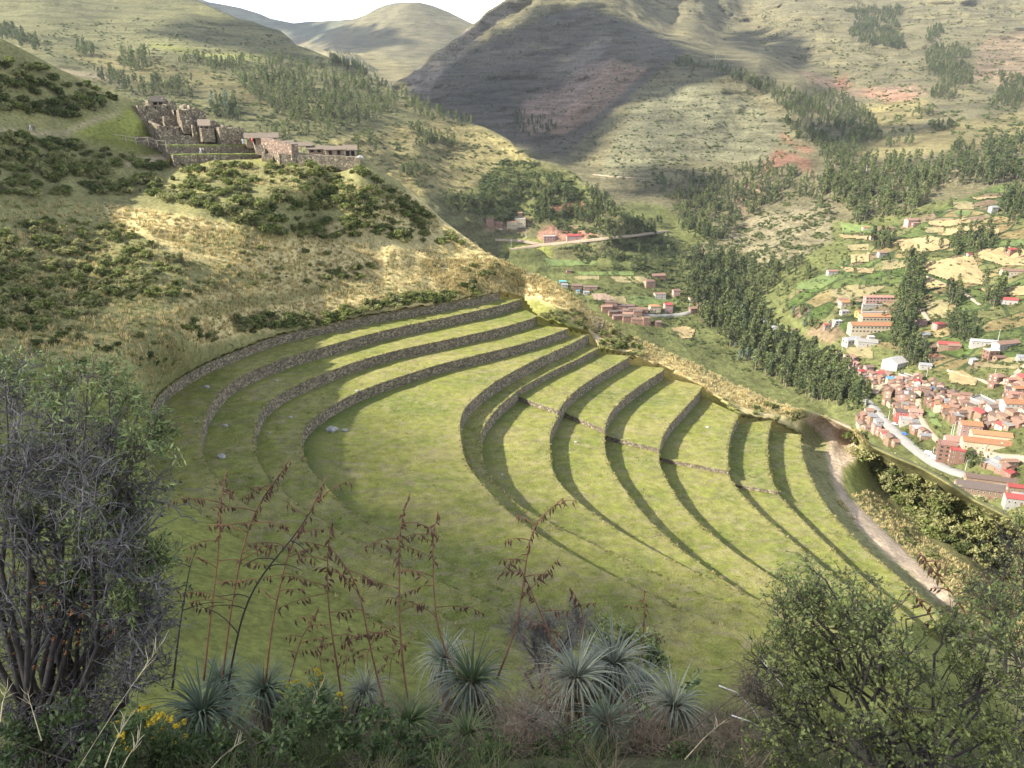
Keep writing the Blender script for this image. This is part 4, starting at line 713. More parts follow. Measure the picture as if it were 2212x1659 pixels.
for po, cov, H, kw, lab in FOREST:
    P = np.array(po); x0, y0 = P.min(0); x1, y1 = P.max(0); A = abs(sum(po[i][0]*po[(i+1) % len(po)][1]-po[(i+1) % len(po)][0]*po[i][1] for i in range(len(po))))/2
    c = hit(*P.mean(0)); r0 = c.length if c else 1200; n = int(A*min(1.1, cov*1.25)*(r0/1663/4.6)**2)+1; n = min(n, 1500)
    for q in sample(po, n, rg, -0.28 if cov < .9 else None, 22, 12, 5, 8):
        p = hit(*q)
        if p is None: continue
        h = H*rg.uniform(.5, 1.22); TREES.append((h/p.length, p, h, rg.choice(3, p=kw), int(rg.integers(6)), lab or 'slender green tree on the far hillside'))
TREES.sort(key=lambda t: -t[0]); print('trees', len(TREES))
def inframe(p, m=0):
    q = proj(np.array(p)); return -m < q[0] < 2212+m and -m < q[1] < 1659+m
GH = [18, 20, 16, 19, 17, 15]; big, rest = [], []
for t in TREES: (big if len(big) < 290 and inframe(t[1]) else rest).append(t)
for s, p, h, kd, v, lab in big:
    wh = lab.split('tree', 1)[1].strip(); lab = ' '.join([('tall' if h > 19 else 'short' if h < 14.5 else 'middling'), ['slender', 'sparse', 'broad', 'high-crowned', 'bushy', 'low-branched'][v], ['green', 'dark green', 'pale blue'][kd], 'tree', wh])
    e = empty('gum_tree', p-Vector((0, 0, .3)), rg.uniform(0, 6.28), lab, 'tree', 'trees '+wh); sc = h/GH[v]; e.scale = (sc*rg.uniform(.85, 1.25),)*2+(sc,)
    tm, cm = GUM[v][kd]; ob('trunk', tm, e); ob('crown', cm, e)
FJ = [joined('gum_tree_%d_%d' % (v, kd), *GUM[v][kd]) for v in range(6) for kd in range(3)]
n = len(rest); sc = np.array([t[2]/GH[t[4]] for t in rest])
scatter_object('distant_wood', FJ, [t[1][:] for t in rest], np.stack([np.zeros(n), np.zeros(n), rg.uniform(0, 6.28, n)], 1), np.stack([sc*1.2, sc*1.2, sc], 1), [t[4]*3+t[3] for t in rest], label='far-off woods covering the valley sides and mountain slopes', kind='stuff')
# shrubs of the near hill
def shrub_meshes(seed, mat, w=1.0, h=1.0, ncl=13, nl=46, leaf=.15):
    rg = np.random.default_rng(seed); mb = MB(); c, r = [], []
    for i in range(ncl):
        an = rg.uniform(0, 6.28); q = rg.uniform(.15, .85)*w; z = h*rg.uniform(.3, 1.0)*(1-.35*(q/w)**2); c.append((math.cos(an)*q, math.sin(an)*q, z)); k = rg.uniform(.22, .42)*w; r.append((k, k, k*.8))
        mb.tube([(0, 0, -.3), (math.cos(an)*q*.5, math.sin(an)*q*.5, z*.45), c[-1]], .035, .012, 3, False)
    V, F = leaf_quads(np.array(c), np.array(r), nl, leaf, rg); return mb.mesh('stems', M_TWIG), mesh_np('leaves', V, F, mat, smooth=False)
SHR = [shrub_meshes(60+i, M_SHRUB[i % 3], w=[1, 1.2, .9, 1.1, .8, 1.0][i], h=[1.1, .9, 1.2, 1.0, 1.3, .85][i]) for i in range(6)]
BUSH = [  # outline, number, size range, kinds, label
 ([(0, 292), (150, 312), (350, 356), (600, 358), (770, 354), (860, 410), (960, 490), (1000, 530), (800, 520), (600, 512), (480, 472), (360, 432), (200, 422), (0, 432)], 640, (.9, 2.1), (.55, .25, .2), 'leafy shrub in the thicket directly below the ruins'),
 ([(0, 95), (130, 160), (270, 218), (240, 230), (160, 258), (0, 272)], 170, (1.3, 2.6), (.25, .1, .65), 'dark shrub on the steep slope behind the two walkers'), ([(0, 292), (140, 300), (250, 335), (240, 350), (0, 345)], 70, (1.0, 1.8), (.3, .1, .6), 'dark shrub between the two footpaths left of the ruins'),
 ([(0, 545), (120, 478), (250, 484), (400, 562), (480, 622), (420, 642), (300, 642), (150, 702), (0, 716)], 420, (.7, 1.8), (.5, .35, .15), 'sunlit shrub on the open slope left of the dry grass'), ([(480, 520), (800, 562), (820, 600), (700, 622), (550, 622), (480, 572)], 36, (.6, 1.2), (.6, .4, 0), 'small lone shrub in the dry grass above the top terrace wall'),
 ([(690, 585), (800, 575), (790, 600), (700, 625)], 20, (.9, 1.5), (.8, .2, 0), 'bright shrub of the clump on the dry slope above the terraces'), ([(1000, 575), (1110, 572), (1110, 605), (1010, 605)], 18, (.8, 1.4), (.5, .3, .2), 'shrub at the crest where the footpath climbs from the terraces'), ([(1160, 672), (1260, 672), (1270, 712), (1180, 706)], 26, (.7, 1.3), (.4, .4, .2), 'low shrub beside the stone stairs of the spur'), ([(1296, 712), (1340, 715), (1400, 770), (1380, 782), (1300, 765)], 34, (1.1, 2.0), (.3, .3, .4), 'dark shrub in the thicket beside the stone stairs'),
 ([(1560, 860), (1740, 888), (1730, 920), (1660, 912), (1580, 900)], 40, (.6, 1.3), (.2, .6, .2), 'scrubby bush at the end of the lowest lawns'), ([(1850, 950), (1900, 990), (2000, 1035), (2100, 1088), (2300, 1170), (2300, 1320), (2150, 1238), (2000, 1152), (1920, 1072), (1866, 1000)], 430, (1.6, 3.2), (.25, .65, .1), 'pale olive shrub on the slope between path and village'), ([(1900, 1085), (2000, 1185), (2120, 1270), (2050, 1255), (1950, 1165)], 34, (.5, 1.1), (.6, .4, 0), 'small green shrub along the edge of the dirt path'),
 ([(380, 700), (420, 690), (480, 740), (440, 745)], 14, (.9, 1.5), (.6, .3, .1), 'shrub at the bend of the top terrace wall'), ([(0, 640), (340, 700), (380, 760), (300, 860), (60, 760)], 26, (.6, 1.3), (.2, .2, .6), 'dark tuft in the shaded grass left of the terraces'), ([(600, 338), (780, 345), (770, 358), (610, 356)], 22, (.8, 1.7), (.7, .3, 0), 'shrub at the foot of the long ruin wall'),
 ([(2080, 1240), (2300, 1340), (2300, 1480), (2150, 1400)], 40, (.6, 1.4), (.3, .5, .2), 'scrub on the dry bank below the path')]
BL = []
for po, n, (s0, s1), kw, lab in BUSH:
    if any(x == 0 for x, y in po): po = [(-350 if x == 0 else x, y-(60 if x == 0 and y < 300 else 0)) for x, y in po]; n = int(n*1.6)   # the slope goes on beyond the frame
    for q in sample(po, n, rg, -.22, 60, 30, 9):
        p = hit(*q, BV_HILL)
        if p is None: continue
        s = rg.uniform(s0, s1)*(1 if rg.random() < .8 else .6); BL.append((s/p.length, p, s, int(rg.choice(3, p=kw))+3*int(rg.integers(2)), lab))
for i in range(150):                                           # hedge of shrubs on the rim of the top wall
    t = rg.uniform(.03, .37); c = curve_at(CV[1], t)-curve_at(NRM[1], t)*rg.uniform(.4, 3.4); p = drop(c[0], c[1], BV_HILL, 50); p = Vector((*c, max(TL[0]-.2, p.z if p else -60))); s = rg.uniform(.9, 1.8)
    BL.append((s/p.length, p, s, int(rg.choice(3, p=(.6, .25, .15)))+3*int(rg.integers(2)), 'shrub in the hedge along the rim of the topmost terrace wall'))
BL.sort(key=lambda t: -t[0]); big, rest = [], []
for b in BL: (big if len(big) < 285 and inframe(b[1]) else rest).append(b)
for s, p, sz, v, lab in big:
    wh = ' '.join(lab.replace('tuft', 'shrub').replace('bush ', 'shrub ').replace('scrub on', 'shrub on').split('shrub', 1)[-1].split()); lab = ' '.join([('big' if sz > 2.2 else 'small' if sz < 1.5 else 'mid-sized'), ['squat', 'wide', 'upright', 'round', 'narrow', 'low'][v], ['green', 'pale olive', 'dark green'][v % 3], 'shrub', wh])
    e = empty('shrub', p-Vector((0, 0, .15)), rg.uniform(0, 6.28), lab, 'shrub', 'shrubs '+wh); e.scale = (sz*rg.uniform(.8, 1.2), sz*rg.uniform(.8, 1.2), sz*rg.uniform(.7, 1.0)); ob('stems', SHR[v][0], e); ob('leaves', SHR[v][1], e)
n = len(rest); sc = np.array([t[2] for t in rest]); print('bushes', len(BL))
scatter_object('thicket', [joined('shrub_%d' % i, *s) for i, s in enumerate(SHR)], [t[1][:] for t in rest], np.stack([np.zeros(n), np.zeros(n), rg.uniform(0, 6.28, n)], 1), np.stack([sc, sc, sc*.85], 1), [t[3] for t in rest], label='thickets of small shrubs covering the near hillsides', kind='stuff')
# tufts of grass on the near hill and along the terrace rims
def tuft_mesh(seed, n, h, w, mat):
    r2 = np.random.default_rng(seed); V = []
    for i in range(n):
        an = r2.uniform(0, 6.28); b = r2.normal(size=2)*w*.4; hh = h*r2.uniform(.5, 1.1); o = np.array([math.cos(an), math.sin(an)]); s = np.array([-o[1], o[0]])*w*.09; tip = b+o*hh*r2.uniform(.15, .7)
        V += [(*(b-s), -.05), (*(b+s), -.05), (*(tip+s*.4), hh), (*(tip-s*.4), hh*.97)]
    return mesh_np('tuft', V, np.arange(4*n).reshape(-1, 4), mat, smooth=False)
M_DRYT = leafmat('dry_grass_blades', (0.34, 0.27, 0.12), (0.58, 0.48, 0.25), .25, .35); M_GRNT = leafmat('green_grass_blades', (0.13, 0.15, 0.045), (0.25, 0.25, 0.085), .3, .35)
TUF = [tuft_mesh(i, 16, .5, .5, M_DRYT) for i in range(3)]+[tuft_mesh(10+i, 16, .4, .45, M_GRNT) for i in range(3)]
pts, ks = [], []
for po, n, gr in [([(225, 440), (420, 470), (520, 490), (880, 540), (1080, 500), (1060, 625), (800, 672), (560, 712), (430, 745), (340, 690), (480, 560), (240, 480)], 4300, .3), ([(1080, 560), (1200, 612), (1420, 752), (1740, 888), (1700, 900), (1600, 880), (1420, 790), (1310, 735), (1160, 640), (960, 640), (900, 560)], 3600, .1), ([(0, 430), (230, 440), (480, 560), (340, 690), (430, 745), (300, 870), (0, 760)], 2600, .45), ([(1800, 1080), (1850, 1130), (1960, 1235), (2080, 1320), (2212, 1400), (2212, 1300), (1990, 1160), (1880, 1060)], 2200, .3), ([(300, 350), (1000, 520), (880, 420), (600, 350)], 1200, .5), ([(1742, 888), (1850, 925), (1880, 965), (1850, 950), (1790, 905)], 250, .3)]:
    Q = sample(po, n, rg); ok = ~inpoly(Q, N_PATH)
    for q in Q[ok]:
        p = hit(*q, BV_HILL)
        if p is not None: pts.append(p[:]); ks.append((3 if rg.random() < gr else 0)+int(rg.integers(3)))
for k in range(1, 13):
    m = 300
    for t in rg.uniform(0, .96, m):
        c = curve_at(CV[k], t)+curve_at(NRM[k], t)*rg.normal(-.1, .22); z = floor_z(k-1, t, False)
        pts.append((*c, z-.05)); ks.append((3 if rg.random() < .8 else 0)+int(rg.integers(3)))
nl = 0
for k in range(1, 12):                                        # weeds and longer grass on the lawns
    t = rg.uniform(0, .95, 1500); g_ = rg.uniform(.03, .97, (1500, 1)); C = curve_at(CV[k], t)*(1-g_)+curve_at(CV[k+1], t)*g_; ok = perlin(np.stack([C[:, 0]/7, C[:, 1]/7, 0*t+2], 1)) > -.02
    for c, tt in zip(C[ok], t[ok]): pts.append((*c, TL[k]+(TD.get(k, 0) if k in XT and tt < min(XT[k])-.01 else 0)-.02)); ks.append((3 if rg.random() < .75 else 0)+int(rg.integers(3))); nl += 1
n = len(pts); sc = rg.uniform(.7, 1.5, n); sc[-12*300-nl:] *= .55; sc[-nl:] *= rg.uniform(.3, .75, nl)
scatter_object('grass', TUF, pts, np.stack([rg.normal(0, .12, n), rg.normal(0, .12, n), rg.uniform(0, 6.28, n)], 1), np.stack([sc, sc, sc], 1), ks, label='tufts of dry and green grass on the slopes and wall rims', kind='stuff')

# low scrub dotting the far slopes
def tiny_shrub(seed, mat):
    r3 = np.random.default_rng(seed); V, F = leaf_quads(np.stack([r3.normal(0, .35, 5), r3.normal(0, .35, 5), r3.uniform(.2, .7, 5)], 1), np.full((5, 3), .35), 9, .3, r3); return mesh_np('scrub', V, F, mat, smooth=False)
TS = [tiny_shrub(i, [M_GUMD, M_GUM, M_SHRUB[2]][i]) for i in range(3)]; pts, sc, ks = [], [], []
for po, n, s0, s1 in [([(300, 40), (620, 80), (800, 170), (960, 255), (1100, 305), (1260, 395), (1340, 450), (1250, 480), (980, 450), (860, 380), (760, 340), (560, 300), (280, 215), (0, 60)], 2600, 1.2, 3.2), ([(1090, 340), (1230, 370), (1340, 450), (1420, 500), (1300, 520), (1080, 480), (960, 440)], 1500, 1.5, 3.5), ([(1300, 520), (1480, 520), (1560, 600), (1500, 660), (1330, 600), (1200, 540)], 900, 1.3, 3.0), ([(870, 180), (1040, 60), (1300, 10), (1480, 110), (1800, 280), (1700, 340), (1450, 440), (1250, 350), (1000, 260)], 1700, 1.5, 4.0), ([(1500, 20), (2212, 0), (2212, 300), (1900, 290), (1700, 140)], 1700, 2.0, 5.0),
                      ([(1450, 440), (1620, 400), (1820, 430), (1790, 520), (1700, 590), (1560, 600)], 1500, 1.2, 3.2), ([(1760, 480), (2212, 400), (2212, 700), (2212, 800), (1990, 760), (1760, 700), (1680, 640)], 1100, 1.0, 2.8), ([(1800, 720), (2212, 720), (2212, 1100), (1960, 980), (1850, 860)], 420, .8, 2.0), ([(1200, 620), (1500, 620), (1560, 720), (1700, 850), (1600, 800), (1400, 720)], 500, 1.0, 2.4)]:
    for q in sample(po, n, rg, (-.15, .35), 40, 12, 4):
        p = hit(*q)
        if p is not None: pts.append(p[:]); sc.append(rg.uniform(s0, s1)); ks.append(int(rg.integers(3)))
n = len(pts); sc = np.array(sc); scatter_object('slope_scrub', TS, pts, np.stack([np.zeros(n), np.zeros(n), rg.uniform(0, 6.28, n)], 1), np.stack([sc*1.3, sc*1.3, sc*.8], 1), ks, label='low scrub dotting the far slopes and valley', kind='stuff')
# ------------------------------------------------------------------ ruins on the shoulder of the hill
def rz_(x, y): return 183.6+x*.16112, 194.4+y*.16112
def e2(x, y): return 513+x*.1245, 270+y*.1245
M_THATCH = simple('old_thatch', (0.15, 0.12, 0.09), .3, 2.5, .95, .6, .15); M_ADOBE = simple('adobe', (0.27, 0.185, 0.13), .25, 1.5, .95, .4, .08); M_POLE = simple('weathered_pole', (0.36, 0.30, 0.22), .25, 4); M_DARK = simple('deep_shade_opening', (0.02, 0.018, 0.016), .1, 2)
M_TURF = simple('wall_top_turf', (0.15, 0.165, 0.05), .35, 1.2, .95, .6, .2)
def ragged_block(fn, x0, x1, yt0, yt1, yb, r, depth, name='stone_ruin', label='', r1=None, rag=.35, batter=.05, openings=(), turf=False, seg=None, mat=None, yb1=None):
    "a mortarless wall block: vertical front with slight batter, uneven broken top, real thickness"
    r1 = r+min(9, .34*abs(x1-x0)*.161/1663*r*(1 if fn is rz_ else .77)) if r1 is None else r1; n = seg or max(4, int(abs(x1-x0)/35)); F0, T0 = [], []
    yb1 = yb if yb1 is None else yb1
    for i in range(n+1):
        f = i/n; x = x0+(x1-x0)*f; rr_ = r+(r1-r)*f; b = at_r(*fn(x, yb+(yb1-yb)*f), rr_); zt = at_r(*fn(x, yt0+(yt1-yt0)*f), rr_)[2]
        F0.append(Vector((b[0], b[1], b[2]-2.0))); T0.append(zt+rag*(random.random()-.5))
    d = (F0[-1]-F0[0]); d.z = 0; d.normalize(); back = Vector((-d.y, d.x, 0))
    if back.y < 0: back = -back
    V = []; o = F0[0].copy()
    for p, z in zip(F0, T0): V += [p, Vector((p.x, p.y, z))+back*batter*(z-p.z)*1.0, Vector((p.x, p.y, z+.1*(random.random()-.5)))+back*depth, p+back*(depth+.3)]
    V = [v-o for v in V]; Fc = []
    for i in range(n):
        a, b = 4*i, 4*i+4
        for k in range(3): Fc.append((a+k, b+k, b+k+1, a+k+1))
    Fc += [(0, 1, 2, 3), (4*n+3, 4*n+2, 4*n+1, 4*n)]
    e = empty(name, o, 0, label, 'stone wall', 'stone ruins on the hill shoulder')
    me = bpy.data.meshes.new('masonry'); me.from_pydata([v[:] for v in V], [], Fc); me.materials.append(mat or MAT_STONEW); me.update(); ob('masonry', me, e)
    for (ox, oy, ow, oh) in openings:
        q = at_r(*fn(ox, oy), r+(r1-r)*((ox-x0)/(x1-x0))); sc = r/1663*.161
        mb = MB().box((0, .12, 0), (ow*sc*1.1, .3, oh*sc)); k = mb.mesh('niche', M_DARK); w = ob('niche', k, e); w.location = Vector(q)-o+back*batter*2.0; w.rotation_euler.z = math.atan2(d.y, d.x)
    if turf:
        mb = MB()
        for i in range(n):
            a, b = V[4*i+1], V[4*i+5]; c, dd = V[4*i+6], V[4*i+2]; up = Vector((0, 0, .12+.1*random.random())); mb.add([a+up-back*.05, b+up-back*.05, c+up, dd+up, a-back*.06-up, b-back*.06-up], [(0, 1, 2, 3), (4, 5, 1, 0)])
        mb.build('turf', M_TURF, e)
    return e
RW = ragged_block
RW(rz_, 1190, 2440, 872, 862, 962, 244, 5, label='lowest long stone wall below the ruins, grass on its rim', turf=True, rag=.15, name='stone_terrace')
RW(rz_, 1110, 2312, 748, 744, 862, 249, 5, label='long stone wall behind the two standing walkers', turf=True, rag=.15, name='stone_terrace')
RW(rz_, 1030, 2140, 606, 640, 738, 254, 5, label='high stone platform wall carrying the ruined rooms', rag=.2, name='stone_platform')
RW(rz_, 490, 1035, 622, 628, 665, 254, 2, label='low reddish stone wall behind the sloping handrail', rag=.2, yb1=735)
RW(rz_, 985, 1455, 482, 490, 600, 257, 1.0, label='ruined room wall with two small niches above the platform', openings=((1108, 535, 9, 28), (1272, 540, 9, 28)))
RW(rz_, 985, 836, 482, 402, 596, 257, 1.0, r1=263, label='sunlit curved return of the ruined room wall', yb1=480)
RW(rz_, 836, 1310, 396, 470, 486, 262.5, 1.0, label='broken curved wall stepping behind the room with niches', rag=.6)
RW(rz_, 1570, 1742, 518, 522, 600, 256, 3.5, label='small square stone block with one sunlit side'); RW(rz_, 1815, 2120, 500, 520, 640, 256, 4, label='larger square stone block beside the thatched huts', openings=((2055, 580, 8, 16),))
RW(rz_, 738, 1215, 212, 192, 400, 266, 4.0, label='tallest ruin wall with three small niches, standing highest', openings=((832, 258, 10, 30), (955, 252, 8, 30), (1112, 252, 8, 28)), rag=.25)
RW(rz_, 1205, 1310, 262, 280, 400, 267.5, 2.0, label='broken link wall right of the tallest ruin wall', rag=.7, openings=((1172+40, 330, 14, 45),))
RW(rz_, 1296, 1452, 268, 262, 490, 261, 2.5, label='tapering stone tower stub in the middle of the ruins', batter=.10, openings=((1352, 315, 8, 18),)); RW(rz_, 1440, 1640, 225, 290, 470, 264.5, 2.0, label='stone wall with slanting broken top right of the tower stub', rag=.9, openings=((1478, 380, 8, 16),))
RW(rz_, 1325, 1435, 196, 200, 262, 268, 3.0, label='rounded stone stub above the tower', rag=.6); RW(rz_, 1308, 1445, 410, 416, 490, 258.5, 2.0, label='short stone stub before the tower', rag=.5); RW(rz_, 1062, 1235, 122, 175, 250, 273, 4.0, label='sunlit rubble mound wall at the top of the ruins', rag=.8)
RW(rz_, 1650, 1860, 395, 470, 510, 263, 2, label='dark crumbled wall behind the thatched shelter', rag=1.0); RW(rz_, 1860, 2140, 472, 520, 560, 261, 2, label='crumbled wall topped by sunlit stones beside the huts', rag=.6); RW(rz_, 855, 905, 130, 150, 215, 271, 2, label='low stone corner beside the dark roofed hut', rag=.4); RW(rz_, 1060, 1300, 345, 352, 400, 263, 1.2, label='low stone step wall under the tallest ruin wall', rag=.4)
RW(rz_, 1455, 1500, 470, 480, 600, 257.5, 1, label='stone pier beside the thatched shelter', rag=.5)
# platform and huts right of the ruins
RW(e2, 415, 935, 232, 330, 478, 251, 2.5, r1=240, label='sunlit reddish stone wall below the long thatched hut', rag=.5, mat=stone_material('sunlit_red_stone', (0.15, 0.1, 0.068), (0.22, 0.15, 0.105), (0.3, 0.21, 0.15), s=1.6))
RW(e2, 730, 2120, 500, 560, 665, 240.5, 8, r1=238, label='dark front wall of the hut platform', rag=.25, name='stone_platform'); RW(e2, 560, 730, 500, 500, 650, 246, 3, r1=240.5, label='short sunlit end of the hut platform wall', rag=.2, name='stone_platform')
def hut(fn, x0, x1, yr, ye, yb, r, depth, label, gable=True, walled=True, roofm=None, openside=()):
    a, b = at_r(*fn(x0, yb), r), at_r(*fn(x1, yb), r); zr, ze = at_r(*fn((x0+x1)/2, yr), r+depth/2)[2], at_r(*fn((x0+x1)/2, ye), r)[2]
    o = Vector(((a[0]+b[0])/2, (a[1]+b[1])/2, min(a[2], b[2]))); w = math.hypot(b[0]-a[0], b[1]-a[1]); H = ze-o.z; Hr = max(zr-o.z, H+.5)
    e = empty('thatched_hut', o, math.atan2(b[1]-a[1], b[0]-a[0]), label, 'hut', 'thatched huts of the ruins'); t = .22
    mb = MB()
    if walled: mb.box((0, depth/2, -1), (w*.94, depth*.9, H+1)); mb.add([(-w*.47, depth*.05, H), (-w*.47, depth*.95, H), (-w*.47, depth*.5, Hr-.15), (w*.47, depth*.05, H), (w*.47, depth*.95, H), (w*.47, depth*.5, Hr-.15)], [(0, 2, 1), (3, 4, 5)]); mb.build('wall', M_ADOBE, e)
    for q in np.linspace(-w*.48, w*.48, max(3, int(w/3)+1)): MB().tube([(q, -.35, -.5), (q, -.35, H)], .08, .07, 5).build('post', M_POLE, e)
    mb = MB(); ov = .5; m = max(4, int(w/1.2)); y0, y1 = -ov-.2, depth+ov
    for side in (0, 1):
        pv = []
        for i in range(m+1):
            x = -w/2-ov+(w+2*ov)*i/m; s = .14*(random.random()-.5); ye_ = y0 if side == 0 else y1
            pv += [(x, ye_+s, H-.1+s*.6), (x, depth/2, Hr+s*.5+t), (x, ye_+s, H-.1-t), (x, depth/2, Hr-.05)]
        fc = []
        for i in range(m): a_, b_ = 4*i, 4*i+4; fc += [(a_, b_, b_+1, a_+1), (a_+2, a_+3, b_+3, b_+2), (a_, a_+2, b_+2, b_)]
        fc += [(0, 1, 3, 2), (4*m, 4*m+2, 4*m+3, 4*m+1)]; mb.add(pv, fc)
    mb.build('roof', roofm or M_THATCH, e)
    if walled:
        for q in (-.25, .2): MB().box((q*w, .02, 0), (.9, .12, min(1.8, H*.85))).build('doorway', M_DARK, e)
    return e
hut(e2, 150, 700, 145, 215, 335, 254, 4.5, 'longest thatched hut beside the stair landing'); hut(e2, 745, 955, 278, 312, 350, 252, 3.5, 'short thatched hut behind the sunlit reddish wall'); hut(e2, 940, 1280, 305, 352, 470, 246, 4, 'open thatched shelter on poles', walled=False)
hut(e2, 1225, 1500, 362, 410, 470, 245, 4, 'low thatched hut with two ridges on the platform'); hut(e2, 1530, 1860, 372, 418, 512, 243, 4, 'thatched hut with a row of posts on the platform'); hut(e2, 1870, 2060, 356, 425, 560, 243, 4, 'end hut with a steep gable at the platform corner')
hut(rz_, 905, 1062, 92, 150, 205, 273, 4, 'dark roofed hut at the very top of the ruins', roofm=simple('sooty_thatch', (0.07, 0.06, 0.05), .3, 3)); hut(rz_, 1540, 1665, 402, 470, 515, 259, 3, 'small shelter with a pale lean roof in the ruins', walled=False, roofm=simple('bleached_thatch', (0.2, 0.16, 0.12), .2, 3))
# handrail of the sloping path, stairs with rails
e = empty('handrail', at_r(*rz_(140, 620), 250), 0, 'wooden handrail of posts along the sloping path to the ruins', 'handrail'); o = e.location.copy(); tops = []
for i, (x, y) in enumerate([(52, 632), (140, 632), (268, 640), (415, 658), (548, 672), (685, 700), (845, 690), (970, 735), (1088, 742)]):
    p = Vector(at_r(*rz_(x, y), 250))-o; q = p+Vector((0, 0, 1.15)); MB().tube([p-Vector((0, 0, .5)), q], .09, .08, 5).build('post', M_POLE, e); tops.append(q)
MB().tube(tops, .06, .06, 4).build('rail', M_POLE, e); MB().tube([t-Vector((0, 0, .95)) for t in tops], .05, .05, 4).build('rail', M_POLE, e)
def stairs(fn, x0, y0, x1, y1, r0, r1, n, w, label):
    a, b = Vector(at_r(*fn(x0, y0), r0)), Vector(at_r(*fn(x1, y1), r1)); e = empty('stone_stairs', a, 0, label, 'stairs'); d = (b-a)
    for i in range(n):
        p = d*(i/n); MB().box((p.x, p.y, p.z-.5), (w, .6, .62+d.z/n)).build('step', MAT_STONEW, e)
    for s in (-1, 1):
        l = [Vector((s*w/2, 0, 1)), d+Vector((s*w/2, 0, 1))]; MB().tube(l, .06, .06, 4).build('rail', M_POLE, e)
        for f in (0, .5, 1): q = d*f+Vector((s*w/2, 0, 0)); MB().tube([q, q+Vector((0, 0, 1))], .07, .07, 4).build('post', M_POLE, e)
stairs(e2, 520, 605, 560, 495, 243, 247, 8, 3.0, 'lower stone stairs with pole rails beside the hut platform'); stairs(e2, 400, 490, 350, 345, 247, 252, 9, 2.6, 'upper stone stairs with pole rails climbing to the long hut')
# ladder, boulders
def ladder(P0, z, h, lean):
    e = empty('ladder', P0, 0, 'small wooden ladder leaning on the second terrace wall', 'ladder'); a = Vector((0, 0, 0)); b = Vector((lean[0], lean[1], h))
    s = Vector((.28, -.12, 0))
    for k in (-1, 1): MB().tube([a+s*k, b+s*k], .05, .045, 5).build('side_rail', M_POLE, e)
    for i in range(1, 8): p = a+(b-a)*(i/8); MB().tube([p-s, p+s], .035, .035, 4).build('rung', M_POLE, e)
p = on_z(*zp('1', 1400, 553), TL[2]); ladder(Vector(p), TL[2], 2.6, (-.5, .6))
M_BOULDER = simple('lichen_boulder', (0.3, 0.29, 0.27), .35, 1.8, .9, .7, .1)
def boulder(p, s, label, seed):
    bm = bmesh.new(); bmesh.ops.create_icosphere(bm, subdivisions=3, radius=1); V = np.array([v.co for v in bm.verts]); F = np.array([[v.index for v in f.verts] for f in bm.faces]); bm.free()
    V = V*(1+.45*fbm(V*1.1+seed*7.1, 3))[:, None]*np.array([s, s*.8, s*.62]); V[:, 2] = np.maximum(V[:, 2], -.3*s)
    ob('boulder', mesh_np('boulder', V, F, M_BOULDER, smooth=False), loc=Vector(p)+Vector((0, 0, .18*s)), label=label, cat='boulder', group='boulders on the lawns')
for i, (zn, x, y, k, s, lab) in enumerate([('1', 1408, 1062, 4, 1.15, 'large dark boulder at the edge of the widest lawn'), ('1', 1498, 1062, 4, .62, 'pale round boulder beside the large dark boulder'), ('1', 555, 765, 1, .55, 'white stone on the uppermost terrace lawn'), ('1', 1028, 722, 2, .42, 'pale stone on the second lawn near the wall'), ('1', 683, 1028, 2, .42, 'flat grey stone on the second lawn'), ('1', 1128, 972, 3, .38, 'small flat stone on the third lawn'), ('1', 658, 1242, 2, .75, 'lichen covered grey boulder on the second lawn'), ('1', 983, 1075, 3, .25, 'tiny stone low on the third lawn'), ('2', 1297, 1142, 7, .35, 'small pale stone on the stepped lawn below a cross wall'), ('3', 380, 348, 9, .45, 'white stone alone on the broad stepped lawn'), ('2', 750, 1382, 6, .3, 'small dark stone on the shaded narrow lawn'), ('1', 1580, 790, 3, .4, 'upright stone on the rim of the long curved wall')]):
    z = TL[k]+(TD.get(k, 0) if (zn, x) == ('3', 380) else 0); boulder(on_z(*zp(zn, x, y), z), s, lab, i)
p = Vector(at_r(*e2(2130, 575), 238)); boulder(p, 1.0, 'pale boulder at the corner of the hut platform', 21)
